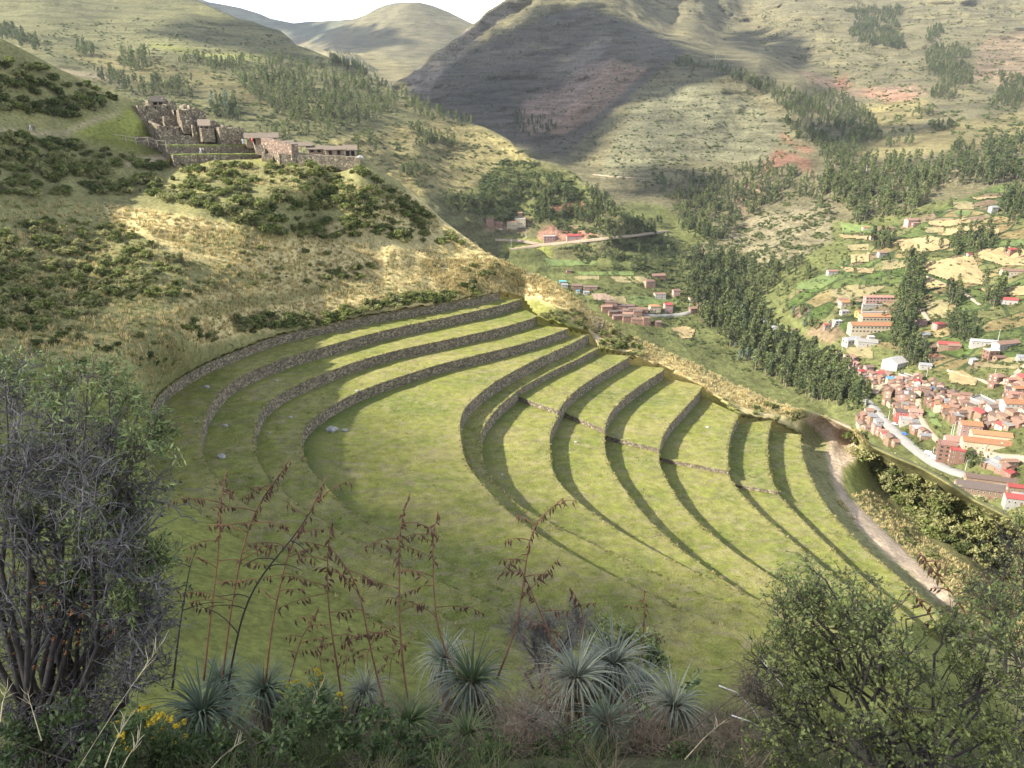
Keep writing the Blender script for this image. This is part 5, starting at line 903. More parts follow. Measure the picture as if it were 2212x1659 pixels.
# ------------------------------------------------------------------ visitors
def skinned(name, verts, edges, rad, mat, parent):
    me = bpy.data.meshes.new(name); me.from_pydata(verts, edges, []); me.materials.append(mat); o = ob(name, me, parent)
    md = o.modifiers.new('skin', 'SKIN'); sv = me.skin_vertices[0].data
    for i, r in enumerate(rad): sv[i].radius = (r, r*.8) if isinstance(r, float) else r
    sv[0].use_root = True; o.modifiers.new('sub', 'SUBSURF').levels = 1; o.modifiers['sub'].render_levels = 1; return o
M_SKIN = simple('skin', (0.38, 0.24, 0.17), .1, 5); M_HAIR = simple('dark_hair', (0.03, 0.022, 0.018), .2, 9); PMAT = {}
def cloth(c):
    if c not in PMAT: PMAT[c] = simple('cloth', c, .1, 6)
    return PMAT[c]
def person(P, label, shirt, legs, rz=0, step=.16, arm=.1, hat=None):
    e = empty('person', P, rz, label, 'person', 'visitors at the ruins')
    J = [(0, 0, .98), (0, 0, 1.22), (0, 0, 1.42), (0, -.01, 1.52), (0, -.02, 1.66), (0, -.02, 1.74), (.19, 0, 1.40), (.24, arm, 1.12), (.23, -.1, .88), (-.19, 0, 1.40), (-.24, -arm, 1.12), (-.23, -.18, .9), (.1, 0, .92), (.11, -step, .5), (.11, -step*.6, .08), (-.1, 0, .92), (-.11, step, .5), (-.11, step*1.5, .08), (.11, -step*.6-.16, .03), (-.11, step*1.5-.16, .03)]
    E = [(0, 1), (1, 2), (2, 3), (3, 4), (4, 5), (2, 6), (6, 7), (7, 8), (2, 9), (9, 10), (10, 11), (0, 12), (12, 13), (13, 14), (0, 15), (15, 16), (16, 17), (14, 18), (17, 19)]
    skinned('body', J, E, [.13, .13, .14, .055, .1, .075, .06, .045, .035, .06, .045, .035, .085, .06, .045, .085, .06, .045, .04, .04], M_SKIN, e)
    skinned('shirt', [J[0], J[1], (0, 0, 1.44), J[6], J[7], (.235, -.06, .95), J[9], J[10], (-.235, -.14, .96)], [(0, 1), (1, 2), (2, 3), (3, 4), (4, 5), (2, 6), (6, 7), (7, 8)], [.16, .16, .155, .08, .062, .055, .08, .062, .055], cloth(shirt), e)
    skinned('trousers', [(0, 0, 1.0), J[12], J[13], (.11, -step*.65, .12), J[15], J[16], (-.11, step*1.45, .12)], [(0, 1), (1, 2), (2, 3), (0, 4), (4, 5), (5, 6)], [.145, .1, .078, .065, .1, .078, .065], cloth(legs), e)
    skinned('hat' if hat else 'hair', [(0, .015, 1.70), (0, .01, 1.79)], [(0, 1)], [.112, .07], cloth(hat) if hat else M_HAIR, e)
def stand(X, Y, r): return Vector(at_r(X, Y, r))
person(stand(*rz_(1556, 852), 246.5), 'walker in white top and pale trousers before the long wall', (.75, .75, .75), (.55, .55, .55), 1.2); person(stand(*rz_(1592, 854), 246.5), 'walker in pink top and dark trousers before the long wall', (.6, .38, .36), (.08, .08, .1), 1.6)
person(stand(*e2(95, 335), 250.5), 'person in pale blue standing by the upper stairs', (.62, .72, .8), (.6, .65, .7), .4); person(stand(*e2(258, 322), 251.5), 'person in orange and red at the long hut door', (.75, .16, .06), (.45, .03, .05), -.3, hat=(.6, .1, .03)); person(stand(*e2(200, 318), 252.5), 'person in dark clothes under the long hut roof', (.18, .17, .17), (.06, .06, .07), .2)
p = hit(66.6, 283, BV_HILL); person(p, 'walker in a white jacket on the footpath left of the ruins', (.72, .72, .74), (.5, .5, .52), -1.3); p = hit(74.2, 283, BV_HILL); person(p, 'walker in a dark jacket on the footpath left of the ruins', (.08, .09, .12), (.07, .07, .08), -1.4)

# footpath stairs on the spur
a, b = hit(1288, 745, BV_HILL), hit(1301, 690, BV_HILL); e = empty('stone_stairs', a, 0, 'narrow stone stairs climbing the grassy spur beside the thicket', 'stairs'); d = b-a; rzs = math.atan2(d.y, d.x)-math.pi/2
for i in range(18):
    q = a+d*(i/18); h_ = drop(q.x, q.y, BV_HILL, 50); MB().box((q.x-a.x, q.y-a.y, (h_.z if h_ else q.z)-a.z-.25), (1.5+.2*random.random(), .75, .42), rzs).build('step', MAT_STONEW, e)
# ------------------------------------------------------------------ village and valley houses
WC = {'adobe': (0.34, 0.235, 0.155), 'brick': (0.31, 0.18, 0.125), 'white': (0.52, 0.48, 0.42), 'cream': (0.62, 0.52, 0.36), 'pink': (0.5, 0.32, 0.27), 'grey': (0.42, 0.40, 0.37), 'yellow': (0.70, 0.47, 0.16), 'red': (0.5, 0.12, 0.10)}
RC = {'tile': (0.33, 0.19, 0.13), 'brown': (0.24, 0.16, 0.12), 'orange': (0.52, 0.24, 0.11), 'red': (0.45, 0.075, 0.065), 'tin': (0.42, 0.42, 0.42), 'dark': (0.16, 0.12, 0.10), 'blue': (0.12, 0.36, 0.6), 'pale': (0.48, 0.45, 0.41), 'teal': (0.15, 0.5, 0.48), 'pinkish': (0.52, 0.27, 0.2)}
WM = {k: simple(k+'_house_wall', tuple(x*.72 for x in c), .14, .6, .9, rnd=.25) for k, c in WC.items()}
def roofmat(k, c):
    m, n, l, bs = newmat(k+'_roofing'); p = opos(n); f = nz(n, l, p, 1.6, 4); w = n.new('ShaderNodeTexWave'); w.inputs['Scale'].default_value = 1.6; w.inputs['Distortion'].default_value = .6; l.new(p, w.inputs['Vector'])
    oi = n.new('ShaderNodeObjectInfo'); cc = ramp(n, l, f, [(.3, tuple(x*.72 for x in c)), (.7, tuple(min(1, x*1.22) for x in c))]); cc = mixc(n, l, .6, cc, ramp(n, l, w.outputs['Fac'], [(0, g3(.7)), (1, g3(1.1))]), 'MULTIPLY'); cc = mixc(n, l, 1.0, cc, ramp(n, l, oi.outputs['Random'], [(0, g3(.7)), (1, g3(1.1))]), 'MULTIPLY')
    l.new(cc, bs.inputs['Base Color']); bs.inputs['Roughness'].default_value = .8; bump(n, l, bs, w.outputs['Fac'], .5, .1); return m
RM = {k: roofmat(k, tuple(x*.72 for x in c)) for k, c in RC.items()}
M_PANE = simple('window_glass', (0.03, 0.035, 0.045), .1, 2, .15); M_WOODD = simple('door_wood', (0.16, 0.09, 0.05), .2, 4); M_FRAME = simple('window_frame', (0.6, 0.56, 0.5), .1, 4)
WINME = MB().box((0, 0, 0), (1.15, .10, 1.15)).mesh('window', M_FRAME); PANEME = MB().box((0, -.04, .1), (.95, .06, .95)).mesh('pane', M_PANE); DOORME = MB().box((0, 0, 0), (1.1, .1, 2.05)).mesh('door', M_WOODD); BWIN = MB().box((0, 0, 0), (1.6, .10, 1.2)).mesh('window', M_PANE)
HOUSES = []
def house(P, w, d, h, rz, wall, roof, label, group=None, style='gable', storeys=1, name='house', nw=None, cat='house', arches=False, pitch=.42, big=False):
    e = empty(name, P, rz, label, cat, group); mb = MB(); rh = pitch*d/2 if style == 'gable' else 0
    mb.box((0, 0, -4), (w, d, h+4))
    if style == 'gable': mb.add([(-w/2, -d/2, h), (-w/2, d/2, h), (-w/2, 0, h+rh), (w/2, -d/2, h), (w/2, d/2, h), (w/2, 0, h+rh)], [(0, 2, 1), (3, 4, 5)])
    mb.build('wall', WM[wall], e); mb = MB(); o = .45; t = .16
    if style == 'gable':
        for s in (-1, 1):
            y0 = s*(d/2+o); z0 = h-o*pitch; x = w/2+o; v = [(-x, y0, z0+t), (x, y0, z0+t), (x, 0, h+rh+t), (-x, 0, h+rh+t), (-x, y0, z0), (x, y0, z0), (x, 0, h+rh), (-x, 0, h+rh)]
            mb.add(v, [(0, 1, 2, 3), (7, 6, 5, 4), (0, 4, 5, 1), (1, 5, 6, 2), (3, 7, 4, 0)])
    elif style == 'hip':
        x, y = w/2+o, d/2+o; rx = max(w/2-d/2, .3); rh = pitch*d/2; v = [(-x, -y, h), (x, -y, h), (x, y, h), (-x, y, h), (-rx, 0, h+rh), (rx, 0, h+rh)]; mb.add(v, [(0, 1, 5, 4), (2, 3, 4, 5), (1, 2, 5), (3, 0, 4), (3, 2, 1, 0)])
    elif style == 'shed':
        x, y = w/2+.25, d/2+.3; mb.add([(-x, -y, h+.05), (x, -y, h+.05), (x, y, h+.7), (-x, y, h+.7), (-x, -y, h+.13), (x, -y, h+.13), (x, y, h+.78), (-x, y, h+.78)], [(4, 5, 6, 7), (3, 2, 1, 0), (0, 1, 5, 4), (1, 2, 6, 5), (2, 3, 7, 6), (3, 0, 4, 7)])
    else:
        mb.box((0, 0, h+.01), (w+.3, d+.3, .25))
        for sx in (-1, 1): mb.box((sx*(w/2-.15), 0, h+.26), (.2, d, .5))
    mb.build('roof', RM[roof], e)
    sh = h/storeys; n = nw or max(1, int(w/3.2)); wm = BWIN if big else WINME
    for s in range(storeys):
        z = s*sh+min(.95, sh*.36)
        for i in range(n):
            x = (i+.5)/n*w-w/2
            if s == 0 and i == n//2 and n > 1: q = ob('door', DOORME, e); q.location = (x, -d/2-.04, 0); continue
            q = ob('window', wm, e); q.location = (x, -d/2-.03, z)
            if wm is WINME: k = ob('pane', PANEME, q)
        for j in range(max(1, int(d/4))):
            q = ob('window', wm, e); q.location = (-w/2-.03, (j+.5)/max(1, int(d/4))*d-d/2, z); q.rotation_euler.z = -math.pi/2
    HOUSES.append((P.x, P.y, max(w, d)*.5)); return e
def place(zone, x, y, lift=0):
    p = hit(*zp(zone, x, y)); return p+Vector((0, 0, lift))
S = [  # zone, x, y, w, d, h, rot, wall, roof, style, storeys, label
 ('V', 1155, 128, 38, 11, 7, -.05, 'cream', 'orange', 'gable', 2, 'long cream hotel wing with orange tile roof and balcony rows'), ('V', 1185, 78, 27, 10, 8.5, -.04, 'cream', 'orange', 'gable', 2, 'rear hotel wing with orange roof, behind the long wing'), ('V', 1180, 52, 24, 3, 8.5, -.04, 'white', 'pale', 'flat', 2, 'white roof gallery at the back of the hotel'),
 ('V', 1092, 26, 8, 7, 5, .2, 'yellow', 'orange', 'gable', 2, 'yellow house with bright orange roof above the hotel'), ('5', 1215, 1040, 28, 7, 6, -.04, 'pink', 'pinkish', 'gable', 2, 'long pink building with rows of white arches above the hotel'), ('5', 1205, 1072, 29, 2.5, 2.5, -.04, 'white', 'pale', 'flat', 1, 'white terrace block fronting the arcaded building'), ('5', 990, 1060, 12, 7, 4, .1, 'cream', 'orange', 'gable', 1, 'low house with orange roof beside the arcaded building'), ('5', 965, 1042, 8, 6, 4, .1, 'adobe', 'tile', 'gable', 1, 'tile roofed house at the end of the arcaded building'),
 ('V', 1035, 205, 15, 9, 4, .25, 'white', 'tin', 'gable', 1, 'white villa with pale angled roof below the hotel'), ('V', 1140, 222, 17, 9, 4, -.3, 'white', 'pale', 'gable', 1, 'second white villa with pale roof, its wing angled'), ('V', 1090, 205, 8, 6, 3.4, 0, 'white', 'tin', 'hip', 1, 'small white hip roofed link between the villas'), ('V', 1325, 372, 14, 15, 6, .5, 'white', 'pale', 'gable', 2, 'tall white chapel-like hall with pale gable roof'), ('V', 1165, 185, 6, 4, 3, 0, 'white', 'pale', 'shed', 1, 'small white outbuilding behind the villas'),
 ('V', 2118, 690, 13, 9, 9, -.15, 'white', 'orange', 'gable', 3, 'white three storey block with orange roof beside the ball court'), ('V', 1832, 842, 13, 9, 9.5, -.25, 'pink', 'orange', 'gable', 3, 'three storey pinkish block with orange roof standing in the grass'), ('V', 1958, 930, 31, 9, 5.5, -.32, 'cream', 'orange', 'gable', 1, 'long cream hall with orange roof beside the dirt square'), ('V', 1975, 885, 24, 8, 6.5, -.3, 'cream', 'orange', 'gable', 1, 'rear hall with orange roof behind the long cream hall'), ('V', 1765, 905, 18, 10, 4.5, -.3, 'white', 'pinkish', 'gable', 1, 'broad low hall with faded pink roof by the poles'),
 ('V', 1668, 1000, 11, 9, 12, -.35, 'brick', 'pinkish', 'flat', 4, 'unfinished four storey brick house above the lower road'), ('V', 1740, 1020, 9, 8, 10, -.35, 'brick', 'red', 'flat', 3, 'three storey brick house with pink roof terrace'), ('V', 1960, 1250, 36, 11, 6, -.33, 'adobe', 'dark', 'gable', 2, 'very long adobe building with dark tiled roof below the road'), ('V', 1990, 1180, 30, 7, 5, -.33, 'adobe', 'brown', 'gable', 1, 'long brown roofed building behind the dark roofed one'), ('V', 2180, 1300, 16, 7, 4, -.3, 'grey', 'red', 'gable', 1, 'low building with bright red sheet roof below the road'), ('V', 2170, 1225, 12, 5, 4, -.3, 'adobe', 'red', 'gable', 1, 'narrow red roofed building above the red sheet roof'),
 ('V', 1630, 105, 10, 7, 4.5, .2, 'pink', 'red', 'hip', 2, 'pink house with bright red roof by the dark trees'), ('V', 1505, 90, 8, 7, 5, .1, 'pink', 'tile', 'gable', 2, 'brick pink house at the end of the earth track'), ('V', 1530, 170, 8, 6, 3.5, .2, 'cream', 'tin', 'gable', 1, 'cream house with pale tin roof above the long field'), ('V', 1690, 240, 16, 8, 4, -.3, 'adobe', 'red', 'gable', 1, 'long farmhouse with partly red roof in the grass'), ('V', 1730, 248, 10, 6, 3.5, -.2, 'brick', 'tile', 'gable', 1, 'tile roofed annexe of the long farmhouse'), ('V', 1935, 220, 20, 6, 3.5, -.3, 'white', 'tin', 'gable', 1, 'long white shed with tin roof by the playing field'), ('V', 2085, 235, 22, 8, 4, .3, 'white', 'tile', 'gable', 1, 'long white building with tiled roof by the playing field'), ('V', 1980, 310, 9, 8, 7, .1, 'brick', 'pale', 'flat', 2, 'two storey unfinished brick house alone in the meadow'), ('V', 2040, 325, 8, 5, 3, .1, 'adobe', 'tile', 'gable', 1, 'low annexe beside the unfinished meadow house'), ('V', 1590, 325, 12, 9, 4, .2, 'cream', 'orange', 'hip', 1, 'round roofed adobe house near the long field'), ('V', 1535, 380, 9, 6, 3.5, -.3, 'white', 'tin', 'gable', 1, 'small white house with red wall panel below the grove'), ('V', 2028, 470, 10, 8, 5, .3, 'brick', 'tile', 'hip', 2, 'brick house with hip roof at the bend of the farm track'), ('V', 2000, 510, 5, 5, 3.5, .3, 'brick', 'tile', 'shed', 1, 'small brick shed beside the hip roofed house'), ('V', 1868, 340, 6, 4, 2.5, .2, 'white', 'tin', 'shed', 1, 'tiny white shed in the meadow'), ('V', 2200, 325, 8, 5, 3, -.3, 'white', 'tin', 'shed', 1, 'white shed at the edge of the meadow'),
 ('V', 1395, 715, 14, 9, 5, -.3, 'red', 'dark', 'flat', 2, 'red walled house with dark flat roof in the village'), ('V', 1465, 710, 9, 7, 5, -.3, 'pink', 'pinkish', 'gable', 2, 'pink house beside the red walled house'), ('V', 1405, 755, 9, 7, 4, -.3, 'white', 'pale', 'flat', 1, 'white flat roofed house below the red walled house'), ('V', 1800, 620, 8, 6, 4, -.2, 'cream', 'orange', 'gable', 1, 'cream house with bright orange roof at the ball court corner'), ('V', 1225, 440, 7, 6, 4, 0, 'pink', 'red', 'gable', 1, 'pink house with bright red roof near the main road'), ('V', 1105, 425, 8, 6, 4, .3, 'pink', 'red', 'hip', 1, 'red roofed house where the road enters the village'), ('V', 640, 145, 9, 7, 4, .4, 'adobe', 'tile', 'gable', 1, 'tiled house above the river road'), ('V', 610, 172, 8, 5, 3.5, -.7, 'adobe', 'orange', 'gable', 1, 'orange tiled house by the river road bend'), ('V', 935, 85, 7, 6, 4.5, .1, 'white', 'tin', 'flat', 2, 'white two storey house left of the hotel'), ('V', 875, 103, 9, 4, 3, .1, 'pink', 'red', 'shed', 1, 'dark red roofed shed left of the hotel'), ('V', 985, 8, 8, 5, 3, .1, 'white', 'pale', 'shed', 1, 'pale roofed shed above the hotel'),
 ('V', 1855, 945-105, 1.5, 1.5, 2.4, 0, 'white', 'pale', 'flat', 1, 'small white kiosk behind the long halls'),
 ('4', 475, 548, 10, 8, 7, .2, 'brick', 'tile', 'flat', 2, 'two storey brick house on the terraced slope by the wood'), ('4', 545, 560, 9, 7, 4, 0, 'brick', 'tile', 'gable', 1, 'low brick house between terraced brick houses'), ('4', 640, 560, 14, 9, 6, .1, 'cream', 'orange', 'flat', 2, 'cream terraced building below the wooded slope'), ('4', 700, 545, 14, 9, 7, .1, 'cream', 'pale', 'flat', 2, 'stacked cream building at the edge of the wooded slope'), ('4', 700, 480, 6, 5, 3, .1, 'brick', 'tile', 'gable', 1, 'small brick house highest on the wooded slope'), ('4', 1105, 655, 22, 8, 4.5, .1, 'pink', 'red', 'gable', 1, 'long building with vivid red roof under the red earth bank'), ('4', 915, 668, 15, 8, 6, .1, 'pink', 'pale', 'flat', 2, 'pale unfinished building at the road fork'),
 ('4', 1720, 945, 16, 9, 4, .15, 'brick', 'tile', 'gable', 1, 'brick farmhouse with wide tile roof at the gorge edge'), ('4', 1655, 1000, 12, 9, 6, .2, 'adobe', 'tile', 'hip', 2, 'two storey house with pyramid roof near the gorge'), ('4', 1730, 1088, 13, 8, 5, .1, 'white', 'tile', 'flat', 2, 'white house with tile roof on the green field'), ('4', 1850, 1070, 8, 7, 6, .1, 'pink', 'tile', 'gable', 2, 'pinkish house beside the gorge trees'), ('4', 1790, 1185, 9, 8, 8, .1, 'pink', 'red', 'gable', 3, 'three storey pink house with vivid red roof'), ('4', 1692, 1185, 12, 8, 6, .1, 'cream', 'orange', 'hip', 2, 'cream two storey house with orange hip roof'), ('4', 2025, 1165, 9, 8, 5, .2, 'pink', 'pinkish', 'gable', 1, 'pinkish house at the end of the lower road'), ('4', 1975, 1195, 8, 7, 5, .2, 'brick', 'tile', 'gable', 1, 'brick house beside the lower road'), ('4', 1970, 1112, 8, 6, 3.5, .2, 'cream', 'tile', 'gable', 1, 'cream cottage above the lower road'), ('4', 1630, 1285, 8, 7, 8, .1, 'brick', 'tile', 'flat', 3, 'tall brick house among the brown roofs'),
 ('4', 1060, 905, 6, 4, 3, .1, 'brick', 'tile', 'gable', 1, 'lone small hut in the valley fields'), ('4', 1015, 985, 8, 4, 3, 0, 'grey', 'teal', 'gable', 1, 'shed with teal roof behind the spur'), ('4', 1030, 1008, 7, 4, 3, 0, 'grey', 'tin', 'gable', 1, 'tin roofed shed behind the spur'), ('4', 1120, 1020, 12, 7, 4, 0, 'brick', 'brown', 'gable', 1, 'brown roofed farm building behind the spur'), ('4', 1220, 1028, 16, 6, 3.5, 0, 'adobe', 'brown', 'gable', 1, 'long brown roofed farm range by the ploughed field'), ('4', 1130, 1052, 4, 3, 2.5, 0, 'white', 'blue', 'shed', 1, 'tiny shed with a blue roof'), ('4', 1190, 1062, 7, 4, 2.5, 0, 'grey', 'tin', 'shed', 1, 'tin roofed lean-to by the ploughed field'), ('4', 1715, 1290, 7, 6, 4, .1, 'brick', 'brown', 'gable', 1, 'brown roofed house below the lower road'),
 ('5', 900, 848, 11, 6, 4, .05, 'white', 'pinkish', 'gable', 1, 'white and pink cottage beside the lower maize field'), ('5', 1132, 542, 9, 4, 2.6, .05, 'cream', 'orange', 'shed', 1, 'open field shed with tan roof'), ('5', 1440, 505, 13, 9, 5, .1, 'pink', 'tile', 'gable', 2, 'pink farmhouse among the upper maize fields'), ('5', 1470, 515, 8, 5, 3, .1, 'brick', 'tile', 'shed', 1, 'annexe of the pink farmhouse'), ('5', 1185, 608, 9, 5, 3.5, .05, 'pink', 'red', 'gable', 1, 'small pink farmhouse by the yellow tree'), ('5', 1240, 722, 9, 6, 4, .1, 'grey', 'tile', 'gable', 1, 'stone farmhouse with poles beside dark trees'), ('5', 2125, 705, 10, 7, 4.5, .2, 'brick', 'red', 'hip', 1, 'brick house with red roof in the wide maize'), ('5', 2150, 850, 26, 7, 4, -.1, 'cream', 'tile', 'gable', 1, 'long cream building with tiled roof among maize'), ('5', 2110, 1050, 12, 7, 4.5, -.3, 'white', 'red', 'gable', 1, 'white house with dark red roof by slim trees'), ('5', 1998, 425, 8, 7, 6, .1, 'grey', 'tin', 'gable', 2, 'grey house against the dark upper trees'), ('5', 1838, 725, 5, 4, 3, .1, 'pink', 'red', 'shed', 1, 'tiny red roofed hut between two maize fields')]
for z, x, y, w, d, h, rz, wl_, rf, st, n, lab in S: house(place(z, x, y), w, d, h, rz, wl_, rf, lab, None, st, n, 'hotel' if 'hotel' in lab and 'wing' in lab else 'house', big='unfinished' in lab or 'hotel' in lab, cat='building' if w > 18 else 'house')
VP = [([(900, 310), (1050, 335), (1120, 400), (1300, 430), (1480, 465), (1560, 500), (1700, 560), (1830, 610), (1850, 700), (1760, 760), (1680, 720), (1560, 640), (1500, 700), (1620, 860), (1560, 880), (1400, 820), (1280, 660), (1200, 520), (1080, 470), (960, 400)], 'in the dense upper village', 230, .12),
      ([(1820, 640), (2000, 690), (2250, 560), (2260, 760), (2100, 800), (1960, 780), (1850, 740)], 'in the rows beside the ball court', 60, .1), ([(1080, 730), (1200, 690), (1300, 800), (1400, 880), (1500, 965), (1480, 1010), (1400, 930), (1300, 900), (1230, 830), (1100, 780)], 'on the near side of the main road', 50, .25), ([(1960, 1000), (2060, 1000), (2150, 1060), (2100, 1160), (2000, 1150)], 'in the cluster below the dirt square', 12, .2),
      ([(2070, 480), (2260, 480), (2260, 600), (2120, 620)], 'in the cluster behind the ball court', 14, .1), ([(1480, 990), (1620, 1040), (1760, 1090), (1830, 1130), (1690, 1110), (1540, 1040)], 'along the lower bend of the main road', 10, .6)]
cnt = 0; RD = []
for pts, w, m, nm, zn in ROADS:
    P = [hit(*zp(zn, *q)) for q in pts]
    for a, b in zip(P[:-1], P[1:]):
        for f in np.linspace(0, 1, max(2, int((b-a).length/4))): q = a.lerp(b, f); RD.append((q.x, q.y, w/2))
RDA = np.array(RD)
ADJ = {'tile': 'tile roofed', 'brown': 'brown roofed', 'orange': 'orange roofed', 'red': 'red roofed', 'tin': 'tin roofed', 'blue': 'blue roofed', 'pale': 'pale roofed', 'dark': 'dark roofed', 'pinkish': 'faded pink roofed'}
for po, where, n, tin in VP:
    k = t = 0; cand = sample(po, n*40, rg)
    while k < n and t < len(cand):
        t += 1; q = cand[t-1]
        HA = np.array(HOUSES); p = place('V', *q); w, d = rg.uniform(5, 9.5), rg.uniform(4.4, 6.2); rad = max(w, d)*.5
        if (np.hypot(HA[:, 0]-p.x, HA[:, 1]-p.y) < (rad+HA[:, 2])*.66).any(): continue
        if (np.hypot(RDA[:, 0]-p.x, RDA[:, 1]-p.y) < RDA[:, 2]+rad*.75).any(): continue
        i = np.argmin(np.hypot(RDA[:, 0]-p.x, RDA[:, 1]-p.y)); i = min(i, len(RDA)-2); rz = math.atan2(RDA[i+1, 1]-RDA[i, 1], RDA[i+1, 0]-RDA[i, 0])
        rz = (rz+math.pi/2) % math.pi-math.pi/2
        if rng_flip := rg.random() < .3: rz += math.pi/2
        if math.cos(rz) < 0: rz += math.pi
        st = 2 if rg.random() < .35 else 1; istin = rg.random() < tin
        wl_ = rg.choice(['adobe', 'brick', 'cream', 'pink', 'white'], p=[.5, .22, .14, .08, .06]); rf = rg.choice(['tin', 'pale', 'blue'], p=[.65, .3, .05]) if istin else rg.choice(['tile', 'brown', 'orange', 'red', 'pinkish', 'dark'], p=[.5, .26, .06, .02, .1, .06])
        lab = '%s %s house %s%s' % (wl_, ADJ[rf], 'of two storeys ' if st == 2 else '', where); house(p, w, d, 2.9*st+rg.uniform(-.2, .5), rz+rg.normal(0, .08), wl_, rf, lab, 'village houses', 'shed' if istin else ('gable' if rg.random() < .9 else 'flat'), st); k += 1; cnt += 1
po = [(1300, 1150), (1490, 1150), (1600, 1200), (1590, 1270), (1480, 1265), (1380, 1230)]; k = 0
for t in range(600):
    q = rg.uniform((1300, 1140), (1610, 1280))
    if k >= 16 or not inpoly(q[None], po)[0]: continue
    p = place('4', *q); w, d = rg.uniform(9, 15), rg.uniform(6, 8); rad = max(w, d)*.5
    if any((p.x-a)**2+(p.y-b)**2 < (rad*.6+c*.6)**2 for a, b, c in HOUSES): continue
    house(p, w, d, rg.uniform(3, 6), rg.normal(.05, .1), 'brick', rg.choice(['brown', 'tile', 'dark']), 'brick house in the brown roofed hamlet behind the spur', 'hamlet houses', 'gable', 1); k += 1
print('village', cnt, k)
# ball court with white posts, lamp posts, vehicles
def quad_court(zone, q, label):
    W = [place(zone, *a) for a in q]; c = sum(W, Vector())/4; e = empty('ball_court', c, 0, label, 'court'); z = max(w.z for w in W)-c.z+.4
    L = [Vector((w.x-c.x, w.y-c.y, z)) for w in W]; mb = MB(); mb.add(L+[Vector((l.x, l.y, z-6)) for l in L], [(0, 1, 2, 3), (0, 4, 5, 1), (1, 5, 6, 2), (2, 6, 7, 3), (3, 7, 4, 0)]); mb.build('paving', M_ROAD, e)
    wm = WM['white']
    for i in range(4):
        a, b = L[i], L[(i+1) % 4]; d = b-a; m = MB(); m.box(((a+b)/2+Vector((0, 0, .02))), (d.length, .3, 1.0), math.atan2(d.y, d.x)); m.build('parapet', wm, e)
        for f in np.linspace(0, 1, max(3, int(d.length/5)))[:-1]: p = a+d*f; MB().tube([p, p+Vector((0, 0, 3.2))], .14, .12, 5).build('post', wm, e)
quad_court('V', [(1830, 660), (1905, 610), (2095, 655), (2010, 690)], 'walled grey ball court with white posts'); quad_court('V', [(1350, 450), (1390, 425), (1490, 450), (1440, 475)], 'fenced grey court above the houses')
M_WHITEP = simple('galvanised_pole', (0.62, 0.62, 0.6), .1, 3)
def pole(P, h, label, arm=True, lattice=False):
    e = empty('lamp_post', P-Vector((0, 0, .5)), rg.uniform(-.3, .3), label, 'pole', 'poles in the valley'); MB().tube([(0, 0, 0), (0, 0, h)], .16, .09, 6).build('shaft', M_WHITEP, e)
    if arm: MB().tube([(0, 0, h-.2), (.9, 0, h+.15), (1.5, 0, h+.1)], .07, .05, 5).build('arm', M_WHITEP, e); MB().box((1.6, 0, h-.02), (.7, .25, .16)).build('lamp_head', M_WHITEP, e)
    else:
        MB().box((0, 0, h-.7), (1.8, .12, .14)).build('crossarm', M_POLE, e)
for zn, x, y, h, lab, a in [('V', 1703, 885, 14, 'tall floodlight mast beside the broad low hall', 1), ('V', 1722, 862, 14, 'second tall floodlight mast by the broad low hall', 1), ('V', 1018, 455, 9, 'pole where the road enters the village', 0), ('V', 1285, 735, 9, 'pole at the village crossroads', 0), ('V', 1585, 990, 9, 'pole by the white van', 0), ('V', 1930, 975, 8, 'lamp post on the dirt square', 1), ('V', 965, 290, 9, 'pole at the meadow edge below the villas', 0), ('V', 1545, 445, 8, 'pole beside the fenced court', 0), ('V', 1810, 1080, 8, 'lamp post on the lower bend of the road', 1), ('V', 655, 205, 9, 'pole beside the river road', 0), ('V', 2000, 480, 12, 'tall pole beside the brick hip roofed house', 0), ('V', 2035, 190, 10, 'pole by the playing field', 0), ('4', 745, 655, 12, 'tall pole at the pale road fork', 0), ('4', 635, 720, 12, 'tall pole near the roadside meadow', 0), ('4', 965, 640, 13, 'tall pole beside the unfinished building', 0), ('4', 1275, 650, 11, 'pole beside the road past the red roof', 0), ('4', 1945, 1190, 9, 'lamp post at the lower road', 1), ('5', 1125, 210, 22, 'pylon standing in the clearing of the far wood', 0)]: pole(place(zn, x, y), h, lab, a)
for X, Y, h, lab in [(1545, 130, 24, 'white mast on the ridge below the mountain'), (740, 118, 30, 'white mast before the far hills')]:
    p = hit(X, Y); pole(p, h, lab, 0)
M_TYRE = simple('tyre_rubber', (0.02, 0.02, 0.02), .1, 5); 
def vehicle(P, rz, L, Wd, H, colour, label, cat, nose=.25):
    e = empty('parked_'+cat, P, rz, label, cat); m = simple('vehicle_paint', colour, .05, 3, .35); x = L/2; z0 = .35
    prof = [(-x, z0), (x, z0), (x, z0+.55), (x-L*nose*.35, H*.58), (x-L*nose, H), (-x+.15, H), (-x, H*.7)]; v = [(a, s*Wd/2*(1 if b < H*.7 else .88), b) for s in (-1, 1) for a, b in prof]; n = len(prof); f = [tuple(range(n)), tuple(range(2*n-1, n-1, -1))]+[(i, i+n, (i+1) % n+n, (i+1) % n) for i in range(n)]
    MB().add(v, f).build('body', m, e)
    for s in (-1, 1):
        MB().box((-.1*L, s*Wd*.465, H*.6), (L*.62, .06, H*.26)).build('side_window', M_PANE, e)
        for q in (-.31, .31): MB().tube([(q*L, s*Wd*.40, .36), (q*L, s*Wd*.51, .36)], .36, .36, 10).build('wheel', M_TYRE, e)
    w = MB().add([(x-L*nose*.4, -Wd*.4, H*.62), (x-L*nose*.4, Wd*.4, H*.62), (x-L*nose*.92, Wd*.38, H*.97), (x-L*nose*.92, -Wd*.38, H*.97)], [(0, 1, 2, 3)]); w.v = [(a+.05, b, c+.03) for a, b, c in w.v]; w.build('windscreen', M_PANE, e)
